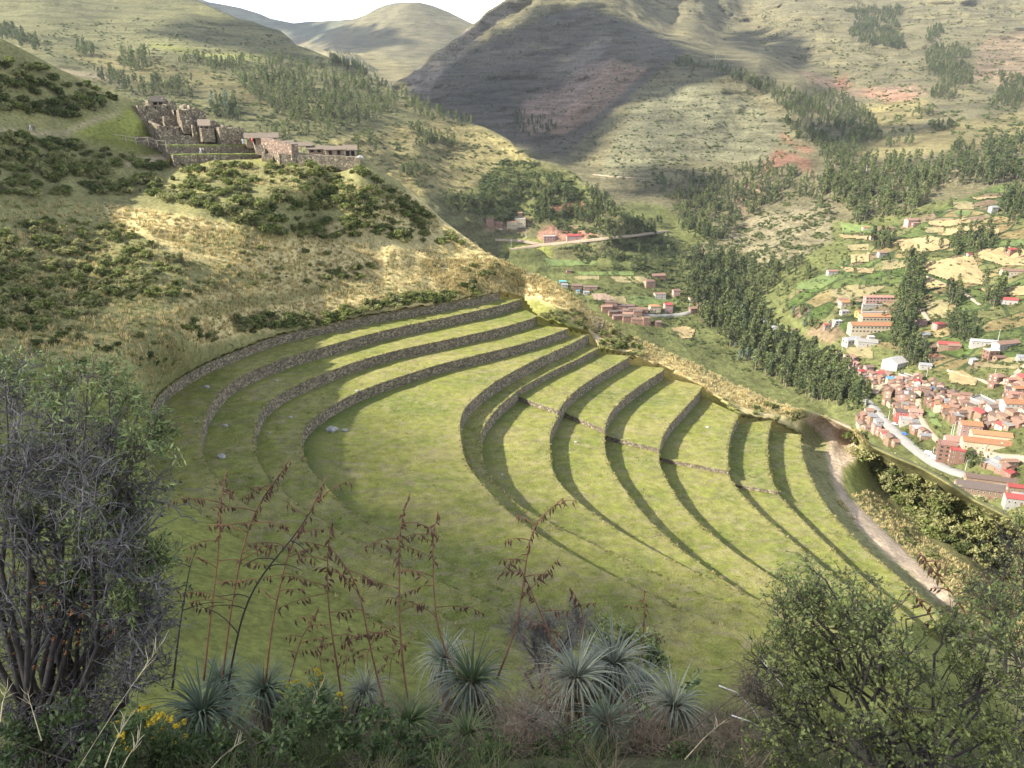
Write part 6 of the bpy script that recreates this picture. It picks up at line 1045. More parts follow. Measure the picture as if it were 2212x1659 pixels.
vehicle(place('V', 1560, 972, .5), -.75, 5.4, 2.0, 2.2, (.8, .8, .8), 'white van driving on the main road', 'van', .2); vehicle(place('V', 1606, 1006, .5), -.7, 6.2, 2.2, 2.5, (.75, .77, .8), 'pale truck behind the white van on the main road', 'truck', .3); vehicle(place('V', 1398, 838, .5), -.8, 4.3, 1.75, 1.5, (.06, .16, .42), 'blue car parked at the main road', 'car', .35); vehicle(place('V', 1330, 770, .5), -.8, 4.2, 1.75, 1.5, (.5, .5, .52), 'silver car parked at the main road', 'car', .35); vehicle(place('V', 2068, 905, .4), .3, 4.3, 1.8, 1.6, (.7, .7, .7), 'white car at the end of the long cream hall', 'car', .35); vehicle(place('4', 560, 590, .3), .1, 4.3, 1.8, 1.6, (.7, .7, .72), 'white car below the terraced brick houses', 'car', .35)
# ------------------------------------------------------------------ foreground bank and plants
def bank_z(x, y): 
    r = np.hypot(x*.55, y); return -0.95-0.80*r-0.012*np.maximum(0, r-5)**2+0.16*fbm(np.stack([x/1.3, y/1.3, 0*x], -1), 3)
xs, ys = np.arange(-26, 26.1, .35), np.concatenate([np.arange(.3, 12, .2), np.arange(12, 50, .8)]); X, Y = np.meshgrid(xs, ys); V = np.dstack([X, Y, bank_z(X, Y)])
M_BANK = terrain_mat('bank_soil', speck=.3, s_big=.8, s_fine=14, bdist=.04, bst=.8, shrub=(0.05, 0.06, 0.025))
cB = np.broadcast_to(np.array((0.07, 0.066, 0.036)), V.shape).reshape(-1, 3)
ob('near_bank', mesh_np('near_bank', V, grid_faces(*X.shape), M_BANK, {'Col': cB, 'scrub': np.full(X.size, .5)}), kind='structure')
def at_t(X, Y, t): return Vector(ray(X, Y))*t
def tubes_np(P, Rd, n=3):
    "P (N,m,3) polylines, Rd (N,m) radii"
    P = np.asarray(P, float); N, m = P.shape[:2]; d = P[:, -1]-P[:, 0]; d /= np.linalg.norm(d, axis=1)[:, None]+1e-9
    ref = np.where(np.abs(d[:, 2:3]) > .8, np.array([[1., 0, 0]]), np.array([[0, 0, 1.]])); a = np.cross(d, ref); a /= np.linalg.norm(a, axis=1)[:, None]; b = np.cross(d, a)
    th = 2*np.pi*np.arange(n)/n; ring = a[:, None]*np.cos(th)[None, :, None]+b[:, None]*np.sin(th)[None, :, None]
    V = P[:, :, None, :]+ring[:, None]*np.asarray(Rd)[:, :, None, None]; idx = np.arange(N*m*n).reshape(N, m, n)
    F = np.stack([idx[:, :-1, :], np.roll(idx, -1, 2)[:, :-1, :], np.roll(idx, -1, 2)[:, 1:, :], idx[:, 1:, :]], -1).reshape(-1, 4); return V.reshape(-1, 3), F
def walks(start, dirs, length, m, rg, wob=.35, up=0.0):
    N = len(start); P = np.empty((N, m, 3)); P[:, 0] = start; d = dirs.copy(); st = (np.asarray(length)/(m-1)).reshape(-1, 1)
    for i in range(1, m):
        d = d+rg.normal(size=(N, 3))*wob; d[:, 2] += up; d /= np.linalg.norm(d, axis=1)[:, None]; P[:, i] = P[:, i-1]+d*st
    return P
def rdir(n, rg, up=.3):
    d = rg.normal(size=(n, 3)); d[:, 2] += up; return d/np.linalg.norm(d, axis=1)[:, None]
def cat_mesh(parts):
    Vs, Fs, b = [], [], 0
    for V, F in parts: Vs.append(V); Fs.append(F+b); b += len(V)
    return np.vstack(Vs), np.vstack(Fs)
M_GREYT = simple('grey_dead_twig', (0.14, 0.126, 0.12), .3, 30); M_DKT = simple('dark_bark', (0.075, 0.062, 0.052), .35, 20); M_LICH = simple('orange_lichen', (0.42, 0.16, 0.04), .3, 20)
M_LF1 = leafmat('thornbush_leaf', (0.1, 0.135, 0.04), (0.3, 0.33, 0.115), .15, .25); M_LF2 = leafmat('narrow_leaf', (0.085, 0.12, 0.04), (0.26, 0.3, 0.115), .15, .22); M_WEED = leafmat('weed_leaf', (0.05, 0.085, 0.03), (0.12, 0.16, 0.06), .15, .3)
def leafy(cent, rad, n, size, rg, aspect): return leaf_quads(np.array(cent), np.array(rad), n, size, rg, .8, aspect)
def leaf_object_mesh(L, W, mat, name='leaf'):
    v = [(0, 0, 0), (L*.35, W, L*.05), (L*.75, W*.7, L*.03), (L, 0, -L*.06), (L*.75, -W*.7, L*.03), (L*.35, -W, L*.05), (L*.5, 0, -L*.02)]
    me = bpy.data.meshes.new(name); me.from_pydata(v, [], [(0, 6, 1), (1, 6, 2), (2, 6, 3), (3, 6, 4), (4, 6, 5), (5, 6, 0)]); me.materials.append(mat); me.update(); return me
def bush3(name, label, clusters, base, tdep, twig_n, twig_len, mats, leaf=None, seed=1, rad0=.02, cat='bush', trunk_mat=None, split=.35, leaf_parts=0, thorn=False):
    "a bush: limbs reach from the base to each clump, clumps filled with branching twigs and leaves"
    rg = np.random.default_rng(seed); B = Vector(base); e = empty(name, B, 0, label, cat); o = np.array(B); C, RR = [], []
    for (x, y, r) in clusters:
        t = tdep+rg.uniform(-.45, .45); c = np.array(at_t(x, y, t)); C.append(c-o); RR.append(r/FX*t)
    C = np.array(C); RR = np.array(RR); limbs = []
    for c in C:
        st = np.array([rg.normal(0, .12), rg.normal(0, .12), 0]); mid = st*.5+c*.5+rg.normal(size=3)*.08*np.linalg.norm(c); a1 = st*.75+c*.25+rg.normal(size=3)*.05+np.array([0, 0, -.02]); a3 = c*.75+mid*.25+rg.normal(size=3)*.05
        limbs.append([st, a1, mid, a3, c])
    limbs = np.array(limbs); V, F = tubes_np(limbs, np.tile(np.array([1, .8, .6, .42, .25])*rad0, (len(C), 1)), 5); ob('branches', mesh_np('branches', V, F, trunk_mat or M_DKT), e)
    parts = []; tips = []
    for c, r, lm in zip(C, RR, limbs):
        n1 = max(6, int(twig_n*.12)); s = lm[rg.integers(2, 5, n1)]*1.0; s = s+(c-s)*rg.uniform(0, 1, (n1, 1)); tgt = c+rdir(n1, rg, .1)*r*rg.uniform(.3, 1.0, (n1, 1)); d = tgt-s; L = np.linalg.norm(d, axis=1)+.02; d /= L[:, None]
        P1 = walks(s, d, np.maximum(L, r*.6), 5, rg, .22); parts.append(tubes_np(P1, np.tile(np.array([.3, .25, .2, .15, .1])*rad0, (n1, 1)), 3))
        n2 = twig_n; k = rg.integers(0, n1, n2); j = rg.integers(1, 5, n2); s2 = P1[k, j]; d2 = (P1[k, j]-P1[k, j-1]); d2 /= np.linalg.norm(d2, axis=1)[:, None]; d2 = d2+rdir(n2, rg, .15)*.9; d2 /= np.linalg.norm(d2, axis=1)[:, None]
        P2 = walks(s2, d2, twig_len*rg.uniform(.4, 1.2, n2), 4, rg, split); parts.append(tubes_np(P2, np.tile(np.array([.16, .13, .1, .06])*rad0, (n2, 1)), 3))
        n3 = twig_n*2; k = rg.integers(0, n2, n3); j = rg.integers(1, 4, n3); s3 = P2[k, j]; d3 = rdir(n3, rg, .15)*.9+(P2[k, j]-P2[k, j-1])/(np.linalg.norm(P2[k, j]-P2[k, j-1], axis=1)[:, None]+1e-9); d3 /= np.linalg.norm(d3, axis=1)[:, None]
        P3 = walks(s3, d3, twig_len*.45*rg.uniform(.3, 1.2, n3), 3, rg, split); parts.append(tubes_np(P3, np.tile(np.array([.085, .065, .04])*rad0, (n3, 1)), 3)); tips.append(np.vstack([P2[:, 1:].reshape(-1, 3), P3.reshape(-1, 3)]))
    V, F = cat_mesh(parts); ob('twigs', mesh_np('twigs', V, F, mats[0]), e, kind='stuff')
    if leaf:
        lm_, n, size, asp, frac, lw = leaf; T = np.vstack(tips) if frac is None else np.vstack([tips[i] for i in frac]); T = T[rg.integers(0, len(T), n)]; V, F = leaf_quads(T+rg.normal(size=T.shape)*size*.4, np.full((n, 3), size*.8), 1, size, rg, .85, asp)
        ob('foliage', mesh_np('foliage', V, F, lm_, smooth=False), e, kind='stuff')
        if leaf_parts:
            me = leaf_object_mesh(size*2.1, size*.95*asp*1.2, lm_); T = np.vstack(tips) if frac is None else np.vstack([tips[i] for i in frac]); Tw = T[np.argsort((T+o)[:, 1])[:len(T)//3]]; Tw = Tw[rg.integers(0, len(Tw), leaf_parts)]
            for p in Tw: q = ob('leaf', me, e); q.location = p; q.rotation_euler = rg.uniform(-1.2, 1.2), rg.uniform(-1, 1), rg.uniform(0, 6.28)
    return e
LB = [(20, 830, 55), (60, 990, 100), (150, 900, 80), (235, 960, 85), (285, 1080, 75), (180, 1060, 105), (60, 1150, 110), (250, 1180, 95), (305, 1240, 60), (120, 1280, 115), (240, 1330, 95), (60, 1400, 115), (180, 1450, 105), (285, 1420, 60), (80, 1560, 95), (195, 1570, 80), (310, 1330, 50), (-60, 1000, 110), (-60, 1300, 120), (110, 1000, 70)]
bush3('bare_bush', 'tall dead bush of grey tangled twigs', LB, at_t(90, 1640, 5.9), 5.8, 150, .26, (M_GREYT,), (leafmat('dark_inner_leaf', (0.045, 0.06, 0.03), (0.1, 0.12, 0.05), .1, .3), 7000, .02, .35, None, 0), seed=31, rad0=.036, split=.62)
LL = [(190, 815, 55), (235, 835, 45), (130, 850, 45), (290, 915, 50), (325, 935, 30), (230, 1000, 45), (265, 865, 38), (10, 810, 45), (330, 1190, 26), (300, 1275, 36), (180, 1130, 40), (60, 1120, 40), (160, 1250, 45), (260, 1090, 40)]
bush3('leafy_shrub', 'narrow-leaved green shrub growing through the dead grey bush', LL, at_t(150, 1600, 6.1), 5.55, 60, .16, (M_DKT,), (M_LF2, 8500, .026, .3, None, 0), seed=32, rad0=.018, leaf_parts=160)
RB = [(1700, 1365, 65), (1745, 1300, 45), (1760, 1390, 70), (1850, 1390, 90), (1950, 1410, 100), (2050, 1370, 95), (2150, 1320, 85), (1790, 1480, 110), (1950, 1520, 120), (2100, 1480, 120), (1720, 1520, 95), (1850, 1600, 110), (2000, 1620, 115), (2150, 1600, 120), (2210, 1440, 80), (2230, 1560, 100), (1830, 1320, 35), (1900, 1340, 45), (1690, 1600, 70), (1645, 1440, 45), (1640, 1520, 50)]
bush3('thorn_bush', 'large dark green thorn bush with small oval leaves', RB, at_t(1960, 1690, 4.9), 5.0, 95, .17, (M_DKT,), (M_LF1, 17000, .0145, .6, list(range(19)), 0), seed=33, rad0=.018, leaf_parts=260)
SH = [(1748, 1225, 26), (1768, 1260, 26), (1722, 1290, 24), (1690, 1300, 20), (1880, 1250, 22), (1832, 1240, 20), (1700, 1250, 18), (2100, 1270, 26)]
bush3('thorn_shoots', 'upright thorny shoots rising out of the dark green thorn bush', SH, at_t(1900, 1500, 5.2), 5.2, 26, .12, (M_DKT,), (M_LF1, 900, .012, .6, None, 0), seed=34, rad0=.012, leaf_parts=40)
bush3('bare_bush', 'dark leafless bush behind the right end of the thorn bush', [(2170, 1230, 40), (2205, 1180, 40), (2150, 1280, 36), (2225, 1260, 40)], at_t(2215, 1480, 6.2), 6.2, 60, .2, (M_DKT,), (M_LF1, 500, .013, .6, None, 0), seed=39, rad0=.016)
bush3('bare_bush', 'small lilac-grey leafless bush behind the spiky rosettes', [(1150, 1385, 45), (1190, 1350, 40), (1170, 1430, 50), (1225, 1390, 40), (1120, 1350, 30), (1250, 1340, 35)], at_t(1185, 1490, 9.0), 9.0, 150, .26, (M_GREYT,), seed=35, rad0=.02)
bush3('leafy_shrub', 'round light green shrub behind the silvery rosettes', [(1310, 1380, 40), (1360, 1370, 45), (1400, 1400, 35), (1340, 1420, 45), (1290, 1410, 30), (1420, 1420, 22)], at_t(1345, 1480, 9.5), 9.5, 40, .16, (M_DKT,), (M_LF2, 3600, .03, .4, None, 0), seed=36, rad0=.02, leaf_parts=90)
WD = [(40, 1590, 50), (110, 1620, 50), (190, 1640, 45), (260, 1610, 50), (340, 1640, 45), (10, 1640, 50), (560, 1640, 50), (640, 1600, 45), (700, 1560, 50), (740, 1620, 50), (420, 1650, 40), (1200, 1650, 40), (820, 1650, 35), (300, 1560, 40), (900, 1640, 45), (980, 1630, 40), (500, 1620, 45), (620, 1540, 40), (780, 1560, 45), (1060, 1650, 40), (480, 1650, 40), (840, 1600, 40), (140, 1560, 45), (1560, 1640, 45), (1480, 1650, 40)]
bush3('weeds', 'leafy green weeds along the near edge of the bank', WD, at_t(350, 1700, 5.2), 5.3, 46, .12, (M_DKT,), (M_WEED, 9000, .022, .55, None, 0), seed=37, rad0=.006, cat='weeds', leaf_parts=120)
bush3('dry_brush', 'tangle of brown dry stems below the silvery rosettes', [(1180, 1500, 50), (1120, 1540, 60), (1390, 1560, 60), (820, 1560, 50), (940, 1570, 55), (1100, 1610, 70), (1220, 1620, 70), (1330, 1620, 70), (1430, 1620, 60), (1530, 1620, 60), (1600, 1580, 50), (1010, 1640, 50), (1620, 1490, 40)], at_t(1300, 1710, 5.6), 5.8, 170, .26, (simple('dry_stem', (0.2, 0.15, 0.11), .35, 20),), seed=38, rad0=.010, cat='brush')
# lichen on the dead bush
r2 = np.random.default_rng(5); e = empty('lichen_tufts', at_t(110, 1320, 5.5), 0, 'orange lichen tufts on the dead grey bush', 'lichen'); cl = np.array([np.array(at_t(110+r2.normal()*70, 1330+r2.normal()*70, 5.45+r2.uniform(-.1, .3)))-np.array(e.location) for i in range(60)]); V, F = leaf_quads(cl, np.full((60, 3), .018), 9, .007, r2); ob('tufts', mesh_np('tufts', V, F, M_LICH, smooth=False), e, kind='stuff')
# pale bleached branches before the thorn bush
M_BLEACH = simple('bleached_wood', (0.55, 0.53, 0.5), .2, 20)
for k, pl in enumerate([[(1553, 1481), (1590, 1495), (1625, 1530), (1660, 1590)], [(1640, 1420), (1690, 1480), (1730, 1540), (1770, 1620)], [(1580, 1545), (1625, 1560), (1680, 1600)]]):
    P = [at_t(x, y, 5.3 if k < 3 else 4.6) for x, y in pl]; o = P[-1]; e = empty('bleached_branch', o, 0, ['bleached white branch curving up left of the thorn bush', 'long straight bleached branch inside the thorn bush', 'short bleached twig near the dry brush', 'bleached stub in the upper thorn bush', 'short bleached stub between the green shoots'][k], 'branch'); MB().tube([p-o for p in P], .005, .002, 5).build('bark', M_BLEACH, e, True)
# ------------------------------------------------------------------ spiky rosettes
def blade_mesh(L, W, droop, mat, k):
    n = 9; V = []; r2 = np.random.default_rng(k)
    for i in range(n):
        f = i/(n-1); x = L*f*(1-.18*droop*f); z = L*(.55*f-droop*f*f*.75)+0.0; w = W*(1-f)**.75*(.75+.5*min(1, f*6)) ; tw = .25*f*r2.normal()
        V += [(x, -w, z+w*.5), (x, 0, z-w*.2), (x, w, z+w*.5+tw*w)]
    F = [(3*i+j, 3*i+j+1, 3*i+j+4, 3*i+j+3) for i in range(n-1) for j in range(2)]
    me = bpy.data.meshes.new('leaf'); me.from_pydata(V, [], F); me.materials.append(mat); me.polygons.foreach_set('use_smooth', [True]*len(F)); me.update(); return me
def bladem(name, a, b):
    m = leafmat(name, a, b, .3, .2); return m
M_SILV = bladem('silver_blade', (0.15, 0.17, 0.125), (0.31, 0.33, 0.26)); M_GRBL = bladem('green_blade', (0.085, 0.125, 0.05), (0.15, 0.19, 0.085)); M_DEADB = simple('dead_blade', (0.16, 0.125, 0.09), .3, 12); M_DKBL = bladem('blue_green_blade', (0.1, 0.135, 0.085), (0.2, 0.24, 0.165))
BLD = {m: [blade_mesh(.78, .0095, d, M, i) for i, d in enumerate((.35, .9, 1.35, 1.75, 2.1))] for m, M in (('s', M_SILV), ('g', M_GRBL), ('d', M_DKBL))}
ROS = [(1020, 1480, 7.0, 1.1, 'ms', 'largest silvery spiky rosette with a green heart'), (1245, 1470, 6.9, 1.08, 's', 'silvery spiky rosette leaning left of its twin'), (1325, 1440, 7.3, 1.05, 's', 'silvery spiky rosette with blades fanned upward, right twin'), (885, 1565, 6.0, .72, 'g', 'small bright green spiky rosette'), (440, 1545, 6.0, 1.0, 'd', 'dark blue-green spiky rosette beside the yellow flowers'), (572, 1495, 7.0, .85, 'd', 'dark rosette half hidden behind the blue-green one'), (1455, 1530, 6.4, .85, 's', 'thin silvery rosette at the edge of the dry brush'), (960, 1425, 8.2, .8, 's', 'pale rosette peeking over the largest one'), (480, 1475, 7.6, .8, 'd', 'farther rosette behind the blue-green one'), (1150, 1560, 6.2, .62, 's', 'half dead small rosette in the brown tangle'), (790, 1500, 7.4, .7, 's', 'pale rosette between the stalk bases'), (690, 1520, 7.2, .7, 'd', 'dark small rosette under the yellow flowers'), (1390, 1480, 7.8, .7, 's', 'pale rosette below the round light green shrub'), (1310, 1570, 6.0, .7, 'd', 'greener rosette hanging under the silvery twins'), (1010, 1590, 5.8, .6, 'g', 'little green rosette under the largest one')]
r2 = np.random.default_rng(77)
for (x, y, t, s, kd, lab) in ROS:
    c = at_t(x, y, t); e = empty('spiky_rosette', c, r2.uniform(0, 6.28), lab, 'rosette plant', 'spiky rosettes on the bank'); e.scale = (s*.8, s*.8, s*.8)
    for i in range(165):
        f = (i+.5)/165; di = min(4, int(f*5+r2.normal()*.35)); di = max(0, di); m = BLD['g' if (kd == 'g' or (kd == 'ms' and f < .4)) else ('d' if kd == 'd' else 's')][di]
        q = ob('leaf', m, e); el = math.radians(66-60*f+r2.normal()*13); q.rotation_euler = (r2.normal()*.15, -el*.55, i*2.39996+r2.normal()*.12); k = r2.uniform(.6, 1.2)*(.8+.25*f); q.scale = (k, r2.uniform(.8, 1.2), k)
    a = r2.uniform(0, 6.28, 90); st = np.stack([np.cos(a)*.06, np.sin(a)*.06, r2.uniform(-.25, 0, 90)], 1); d = np.stack([np.cos(a)*.8, np.sin(a)*.8, -.4+0*a], 1); P = walks(st, d, r2.uniform(.3, .65, 90), 6, r2, .1, -.35); V, F = tubes_np(P, np.tile(np.array([9, 9, 8, 6, 4, 2])*.001, (90, 1)), 3); ob('dead_leaves', mesh_np('dead_leaves', V, F, M_DEADB), e, kind='stuff')
    MB().tube([(0, 0, 0), (0, 0, -.5), (.03, .02, -1.1)], .1, .09, 8).build('stem', M_DEADB, e)
# ------------------------------------------------------------------ dry flower stalks
M_STK = simple('red_brown_stalk', (0.21, 0.105, 0.06), .3, 15); M_STKD = simple('dark_stalk', (0.055, 0.042, 0.038), .3, 15); M_POD = simple('seed_pod', (0.12, 0.062, 0.04), .35, 30)
def pod_mesh(seed):
    r3 = np.random.default_rng(seed); n = 7; mb = MB(); pts = []; v, f = [], []; cur = r3.uniform(-.5, .5)
    pr = [.0012, .0016, .004, .0075, .008, .0045, .0008]
    for i in range(n):
        q = i/(n-1); c = Vector((.022*math.sin(q*2.2)*cur*2, 0, -.075*q+.012*math.sin(q*3))); 
        for j in range(5): a = 6.283*j/5; v.append(c+Vector((pr[i]*math.cos(a), pr[i]*math.sin(a), 0)))
    for i in range(n-1):
        for j in range(5): f.append((i*5+j, i*5+(j+1) % 5, (i+1)*5+(j+1) % 5, (i+1)*5+j))
    for k in (-1, 0, 1): b = len(v); c = Vector((.022*math.sin(2.2)*cur*2, 0, -.075)); v += [c, c+Vector((.002, .002, 0)), c+Vector((.007*k, .003, -.016))]; f.append((b, b+1, b+2))
    mb.add(v, f); return mb.mesh('seed_pod', M_POD)
PODS = [pod_mesh(i) for i in range(4)]
STK = [([(372, 1490), (388, 1353), (403, 1265), (412, 1212), (429, 1177)], 7.0, 1, 'thin blackish stalk with few bare side twigs', 5), ([(440, 1470), (456, 1323), (468, 1236), (475, 1159), (472, 1089), (491, 1013)], 7.2, 0, 'tall straight reddish stalk tipped by a short upright spike', 8), ([(480, 1470), (500, 1309), (514, 1236), (529, 1162), (547, 1113), (573, 1060), (611, 1022), (628, 990)], 7.1, 0, 'tallest stalk, its tip bending far to the side', 9), ([(480, 1560), (497, 1455), (514, 1367), (529, 1309), (555, 1256), (599, 1200), (637, 1159), (670, 1107)], 6.3, 1, 'black stalk curving up from the blue-green rosette', 6), ([(573, 1475), (588, 1347), (605, 1265), (617, 1215), (634, 1165), (675, 1101), (705, 1028)], 7.0, 0, 'stalk with a dense bunch of pods at its tip', 8),
       ([(745, 1560), (731, 1452), (714, 1353), (705, 1250), (708, 1195), (716, 1124)], 6.6, 0, 'slender stalk leaning away from the yellow flowers', 7), ([(835, 1540), (813, 1455), (793, 1367), (781, 1294), (763, 1244), (734, 1206), (716, 1185)], 6.6, 0, 'stalk bowed over to the side of its neighbour', 6), ([(885, 1540), (872, 1452), (863, 1353), (863, 1236), (860, 1142), (876, 1095), (886, 1062)], 6.4, 0, 'stalk behind the small green rosette with pods hooked at the tip', 7), ([(985, 1470), (968, 1422), (942, 1345), (935, 1236), (935, 1155), (946, 1102)], 7.2, 0, 'stalk rising out of the largest rosette', 7), ([(1074, 1465), (1114, 1363), (1132, 1254), (1139, 1192), (1154, 1122), (1194, 1097), (1217, 1075)], 7.0, 0, 'stalk crossing another one above the largest rosette', 8), ([(1225, 1460), (1191, 1378), (1161, 1309), (1139, 1256), (1120, 1220)], 7.1, 0, 'thick stalk leaning across from the twin rosettes', 4),
       ([(1373, 1490), (1388, 1400), (1393, 1327), (1391, 1272)], 8.4, 0, 'lone short stalk beside the round light green shrub', 4), ([(1255, 1400), (1260, 1327), (1250, 1300), (1231, 1268)], 7.4, 0, 'short stalk above the twin rosettes', 3), ([(622, 1480), (649, 1382), (675, 1338), (690, 1310)], 7.4, 0, 'low stalk among the bent side branches', 5), ([(2110, 1400), (2085, 1320), (2040, 1260), (2000, 1215), (1985, 1190)], 5.4, 0, 'stalk of hooked pods leaning out of the thorn bush', 2), ([(2080, 1400), (2030, 1360), (1990, 1300), (1960, 1270)], 5.3, 0, 'lower stalk with a bunch of pods at the thorn bush', 2),
       ([(745, 1470), (750, 1400), (752, 1350)], 9.2, 0, 'faint short stalk among the background stems', 4), ([(800, 1470), (790, 1420), (812, 1370), (850, 1350)], 9.0, 0, 'faint bent stalk among the background stems', 5), ([(700, 1480), (690, 1420), (700, 1370)], 9.3, 0, 'faint upright stalk among the background stems', 5), ([(840, 1480), (845, 1420), (880, 1385)], 9.0, 0, 'faint leaning stalk among the background stems', 5)]
r2 = np.random.default_rng(91)
for pts, t, dark, lab, nb in STK:
    m = M_STKD if dark else M_STK; dep = r2.uniform(-.25, .25); P = [at_t(x, y, t+dep*i/len(pts)) for i, (x, y) in enumerate(pts)]; o = P[0]; e = empty('dry_stalk', o, 0, lab, 'plant stalk', 'dry flower stalks on the bank')
    Q = np.array([p-o for p in P]); s = np.concatenate([[0], np.cumsum(np.linalg.norm(np.diff(Q, axis=0), axis=1))]); L = s[-1]; fine = np.linspace(0, L, 16); C = np.stack([np.interp(fine, s, Q[:, i]) for i in range(3)], 1)
    for _ in range(2): C[1:-1] = (C[:-2]+2*C[1:-1]+C[2:])/4
    st = MB().tube([Vector(c) for c in C], 0.0115*min(1, L/1.6+.2), .004, 6).build('stem', m, e, True)
    def hang(parent, pl, step, keep):
        pl = np.array(pl); ss = np.concatenate([[0], np.cumsum(np.linalg.norm(np.diff(pl, axis=0), axis=1))]); x = step*.5
        while x < ss[-1]:
            if r2.random() < keep:
                q = ob('seed_pod', PODS[r2.integers(4)], parent); q.location = [np.interp(x, ss, pl[:, i]) for i in range(3)]; q.rotation_euler = (r2.normal()*.35, r2.normal()*.45, r2.uniform(0, 6.28)); k = r2.uniform(.65, 1.2); q.scale = (k*1.2, k*1.2, k)
            x += step*r2.uniform(.6, 1.4)
    hang(st, C[10 if not dark else 13:], .022, .85 if not dark else .25)
    for b in range(nb):
        f = .32+.6*(b+r2.uniform(.1, .9))/nb; p0 = np.array([np.interp(f*L, fine, C[:, i]) for i in range(3)]); sd = 1 if (b % 2) ^ (r2.random() < .2) else -1; ln = r2.uniform(.22, .62)*(1.15-f*.5)*min(1.0, L/1.7); d = np.array([[sd*r2.uniform(.7, 1), r2.uniform(-.5, .5), r2.uniform(.05, .75)]]); d /= np.linalg.norm(d)
        W = walks(p0[None], d, np.array([ln]), 7, r2, .10, -.11)[0]; br = MB().tube([Vector(w) for w in W], .006, .0026, 4).build('side_branch', m, e, True); hang(br, W[2:], .03, .85 if not dark else .12)
# ------------------------------------------------------------------ yellow flowers, straw stems, ground cover of the bank
M_YEL = simple('yellow_petals', (0.6, 0.43, 0.03), .2, 30); M_STEMG = simple('green_stem', (0.13, 0.16, 0.06), .3, 12); M_STRAW = simple('straw', (0.5, 0.42, 0.26), .2, 12)
def flower_plant(cx, cy, heads, t, label, seed):
    rg = np.random.default_rng(seed); B = at_t(cx, cy+110, t); e = empty('yellow_flower', B, 0, label, 'flowers', 'yellow flowers on the bank'); o = np.array(B); cl = []
    for (x, y) in heads:
        q = np.array(at_t(x, y, t+rg.uniform(-.3, .3)))-o; s = np.array([rg.normal()*.05, rg.normal()*.05, 0]); mid = (q+s)/2+rg.normal(size=3)*.03; MB().tube([Vector(s), Vector(mid), Vector(q)], .004, .002, 4).build('stem', M_STEMG, e, True)
        n = 12; c = q+np.stack([rg.uniform(-.022, .022, n), rg.uniform(-.022, .022, n), rg.normal(0, .005, n)], 1); V, F = leaf_quads(c, np.full((n, 3), .008), 6, .0068, rg, .6, .8); ob('flower_head', mesh_np('flower_head', V, F, M_YEL, smooth=False), e); cl += [s*.4+q*.6, s*.2+q*.8, mid]
    V, F = leaf_quads(np.array(cl), np.full((len(cl), 3), .07), 34, .022, rg, .8, .28); ob('foliage', mesh_np('foliage', V, F, M_WEED, smooth=False), e, kind='stuff')
flower_plant(370, 1580, [(338, 1548), (352, 1545), (365, 1552), (330, 1560), (380, 1568), (345, 1575), (395, 1560), (360, 1590), (375, 1600), (320, 1555), (400, 1590), (335, 1592)], 5.2, 'thick yellow flower clump beside the dark blue-green rosette', 1); flower_plant(265, 1600, [(262, 1588), (268, 1600), (262, 1612), (275, 1620), (280, 1632), (245, 1565), (292, 1568)], 4.9, 'small yellow flower clump under the dead grey bush', 2); flower_plant(300, 1540, [(305, 1530), (290, 1540), (318, 1528), (318, 1565)], 5.4, 'sparse yellow flowers behind the thick clump', 3)
flower_plant(690, 1470, [(682, 1448), (690, 1455), (696, 1470), (670, 1480), (640, 1472), (735, 1500), (742, 1530), (710, 1530), (625, 1480)], 6.4, 'yellow flowers between the rosettes and stalks', 4)
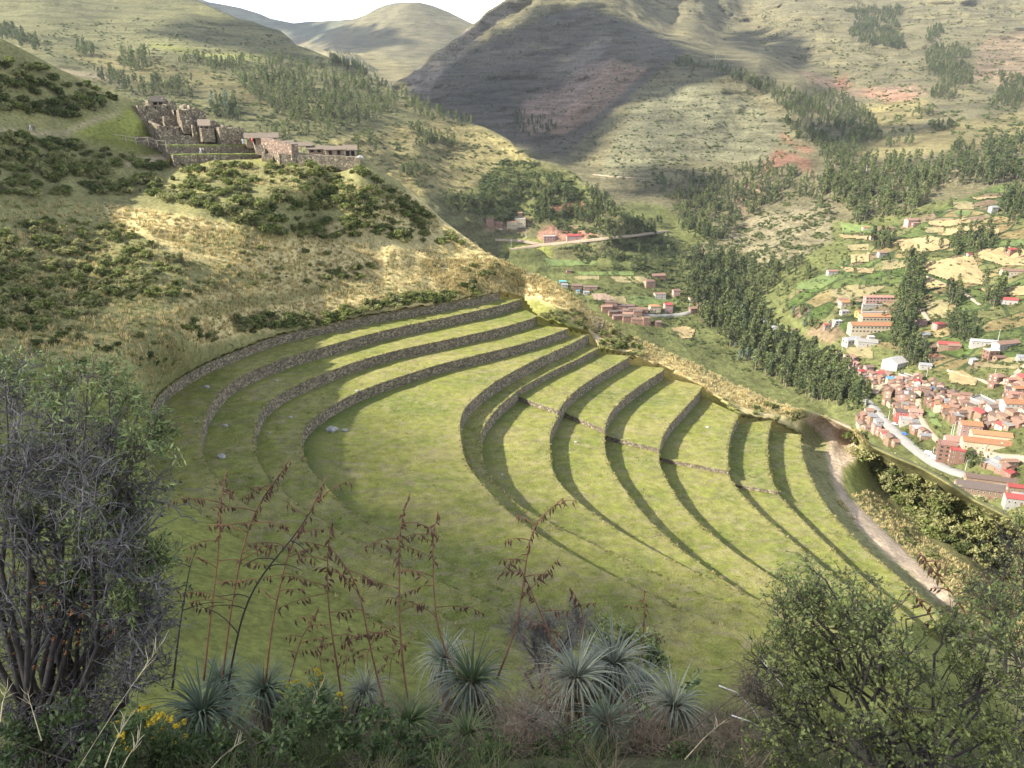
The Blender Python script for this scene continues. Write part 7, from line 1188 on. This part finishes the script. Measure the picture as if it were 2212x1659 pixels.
for k, (a, b, t) in enumerate([((150, 1690), (345, 1395), 4.6), ((215, 1690), (270, 1560), 4.3), ((250, 1690), (300, 1600), 4.2), ((0, 1560), (14, 1490), 4.4), ((90, 1600), (60, 1500), 5), ((430, 1690), (520, 1600), 4.6), ((620, 1660), (690, 1490), 5.5), ((1480, 1640), (1560, 1560), 5.0)]):
    p, q = at_t(*a, t), at_t(*b, t+.4); e = empty('straw_stem', p, 0, ['long pale straw stem crossing before the dead grey bush', 'thick short straw stem by the small yellow flowers', 'pale straw stem beside the thick flower clump', 'tan straw tip at the edge of the dead bush', 'short straw stem among the dead twigs', 'straw stem lying across the dark rosette', 'straw stem between the flower clumps', 'straw stem in the dry brush'][k], 'straw stem'); d = q-p; MB().tube([(0, 0, 0), d*.5+Vector((0, 0, .02)), d], .0045, .0012, 4).build('stem', M_STRAW, e, True)
    rg3 = np.random.default_rng(k); c = np.array([d*f for f in np.linspace(.72, 1, 7)]); P = walks(c, rdir(7, rg3, .5)*.5+np.array(d.normalized()), np.full(7, .12), 4, rg3, .15); V, F = tubes_np(P, np.tile(np.array([.0016, .0022, .0018, .0006]), (7, 1)), 3); ob('ear', mesh_np('ear', V, F, M_STRAW), e)
def blade_tuft(seed, n, h, mat):
    r3 = np.random.default_rng(seed); a = r3.uniform(0, 6.28, n); d = np.stack([np.cos(a)*.45, np.sin(a)*.45, 1+0*a], 1); d /= np.linalg.norm(d, axis=1)[:, None]; P = walks(np.stack([r3.normal(0, .03, n), r3.normal(0, .03, n), 0*a-.02], 1), d, h*r3.uniform(.5, 1.1, n), 5, r3, .12, -.12); V, F = tubes_np(P, np.tile(np.array([3, 2.6, 2.2, 1.5, .6])*.001, (n, 1)), 3); return mesh_np('grass_tuft', V, F, mat)
BT = [blade_tuft(i, 26, .26, simple('bank_grass', (0.085, 0.11, 0.04), .3, 6)) for i in range(2)]+[blade_tuft(9+i, 22, .3, simple('bank_straw', (0.2, 0.16, 0.1), .3, 6)) for i in range(2)]
rg4 = np.random.default_rng(6); n = 900; x = rg4.uniform(-5.5, 5.5, n); y = rg4.uniform(3.0, 9.5, n); z = bank_z(x, y); sc = rg4.uniform(.6, 1.2, n)
scatter_object('bank_grass', BT, np.stack([x, y, z], 1), np.stack([0*x, 0*x, rg4.uniform(0, 6.28, n)], 1), np.stack([sc]*3, 1), rg4.choice(4, n, p=[.38, .38, .12, .12]), label='grass covering the near bank', kind='stuff')
# ------------------------------------------------------------------ haze of the valley air
zmax = max(float(gsheet[2][..., 2].max()), float(fsheet[2][..., 2].max()), float(isheet[2][..., 2].max()), float(NV[..., 2].max()))+30
zmax = max(zmax, 40.0); print('haze top', zmax)
hm = bpy.data.materials.new('haze_air'); hm.use_nodes = True; n = hm.node_tree.nodes; n.remove(n['Principled BSDF']); pv = n.new('ShaderNodeVolumePrincipled')
pv.inputs['Color'].default_value = (0.86, 0.91, 1.0, 1); pv.inputs['Density'].default_value = 0.000025; pv.inputs['Anisotropy'].default_value = 0.2
hm.node_tree.links.new(pv.outputs[0], n['Material Output'].inputs['Volume'])
MB().box((0, 0, -346), (18400, 18400, 346+zmax)).build('haze', hm, kind='stuff')
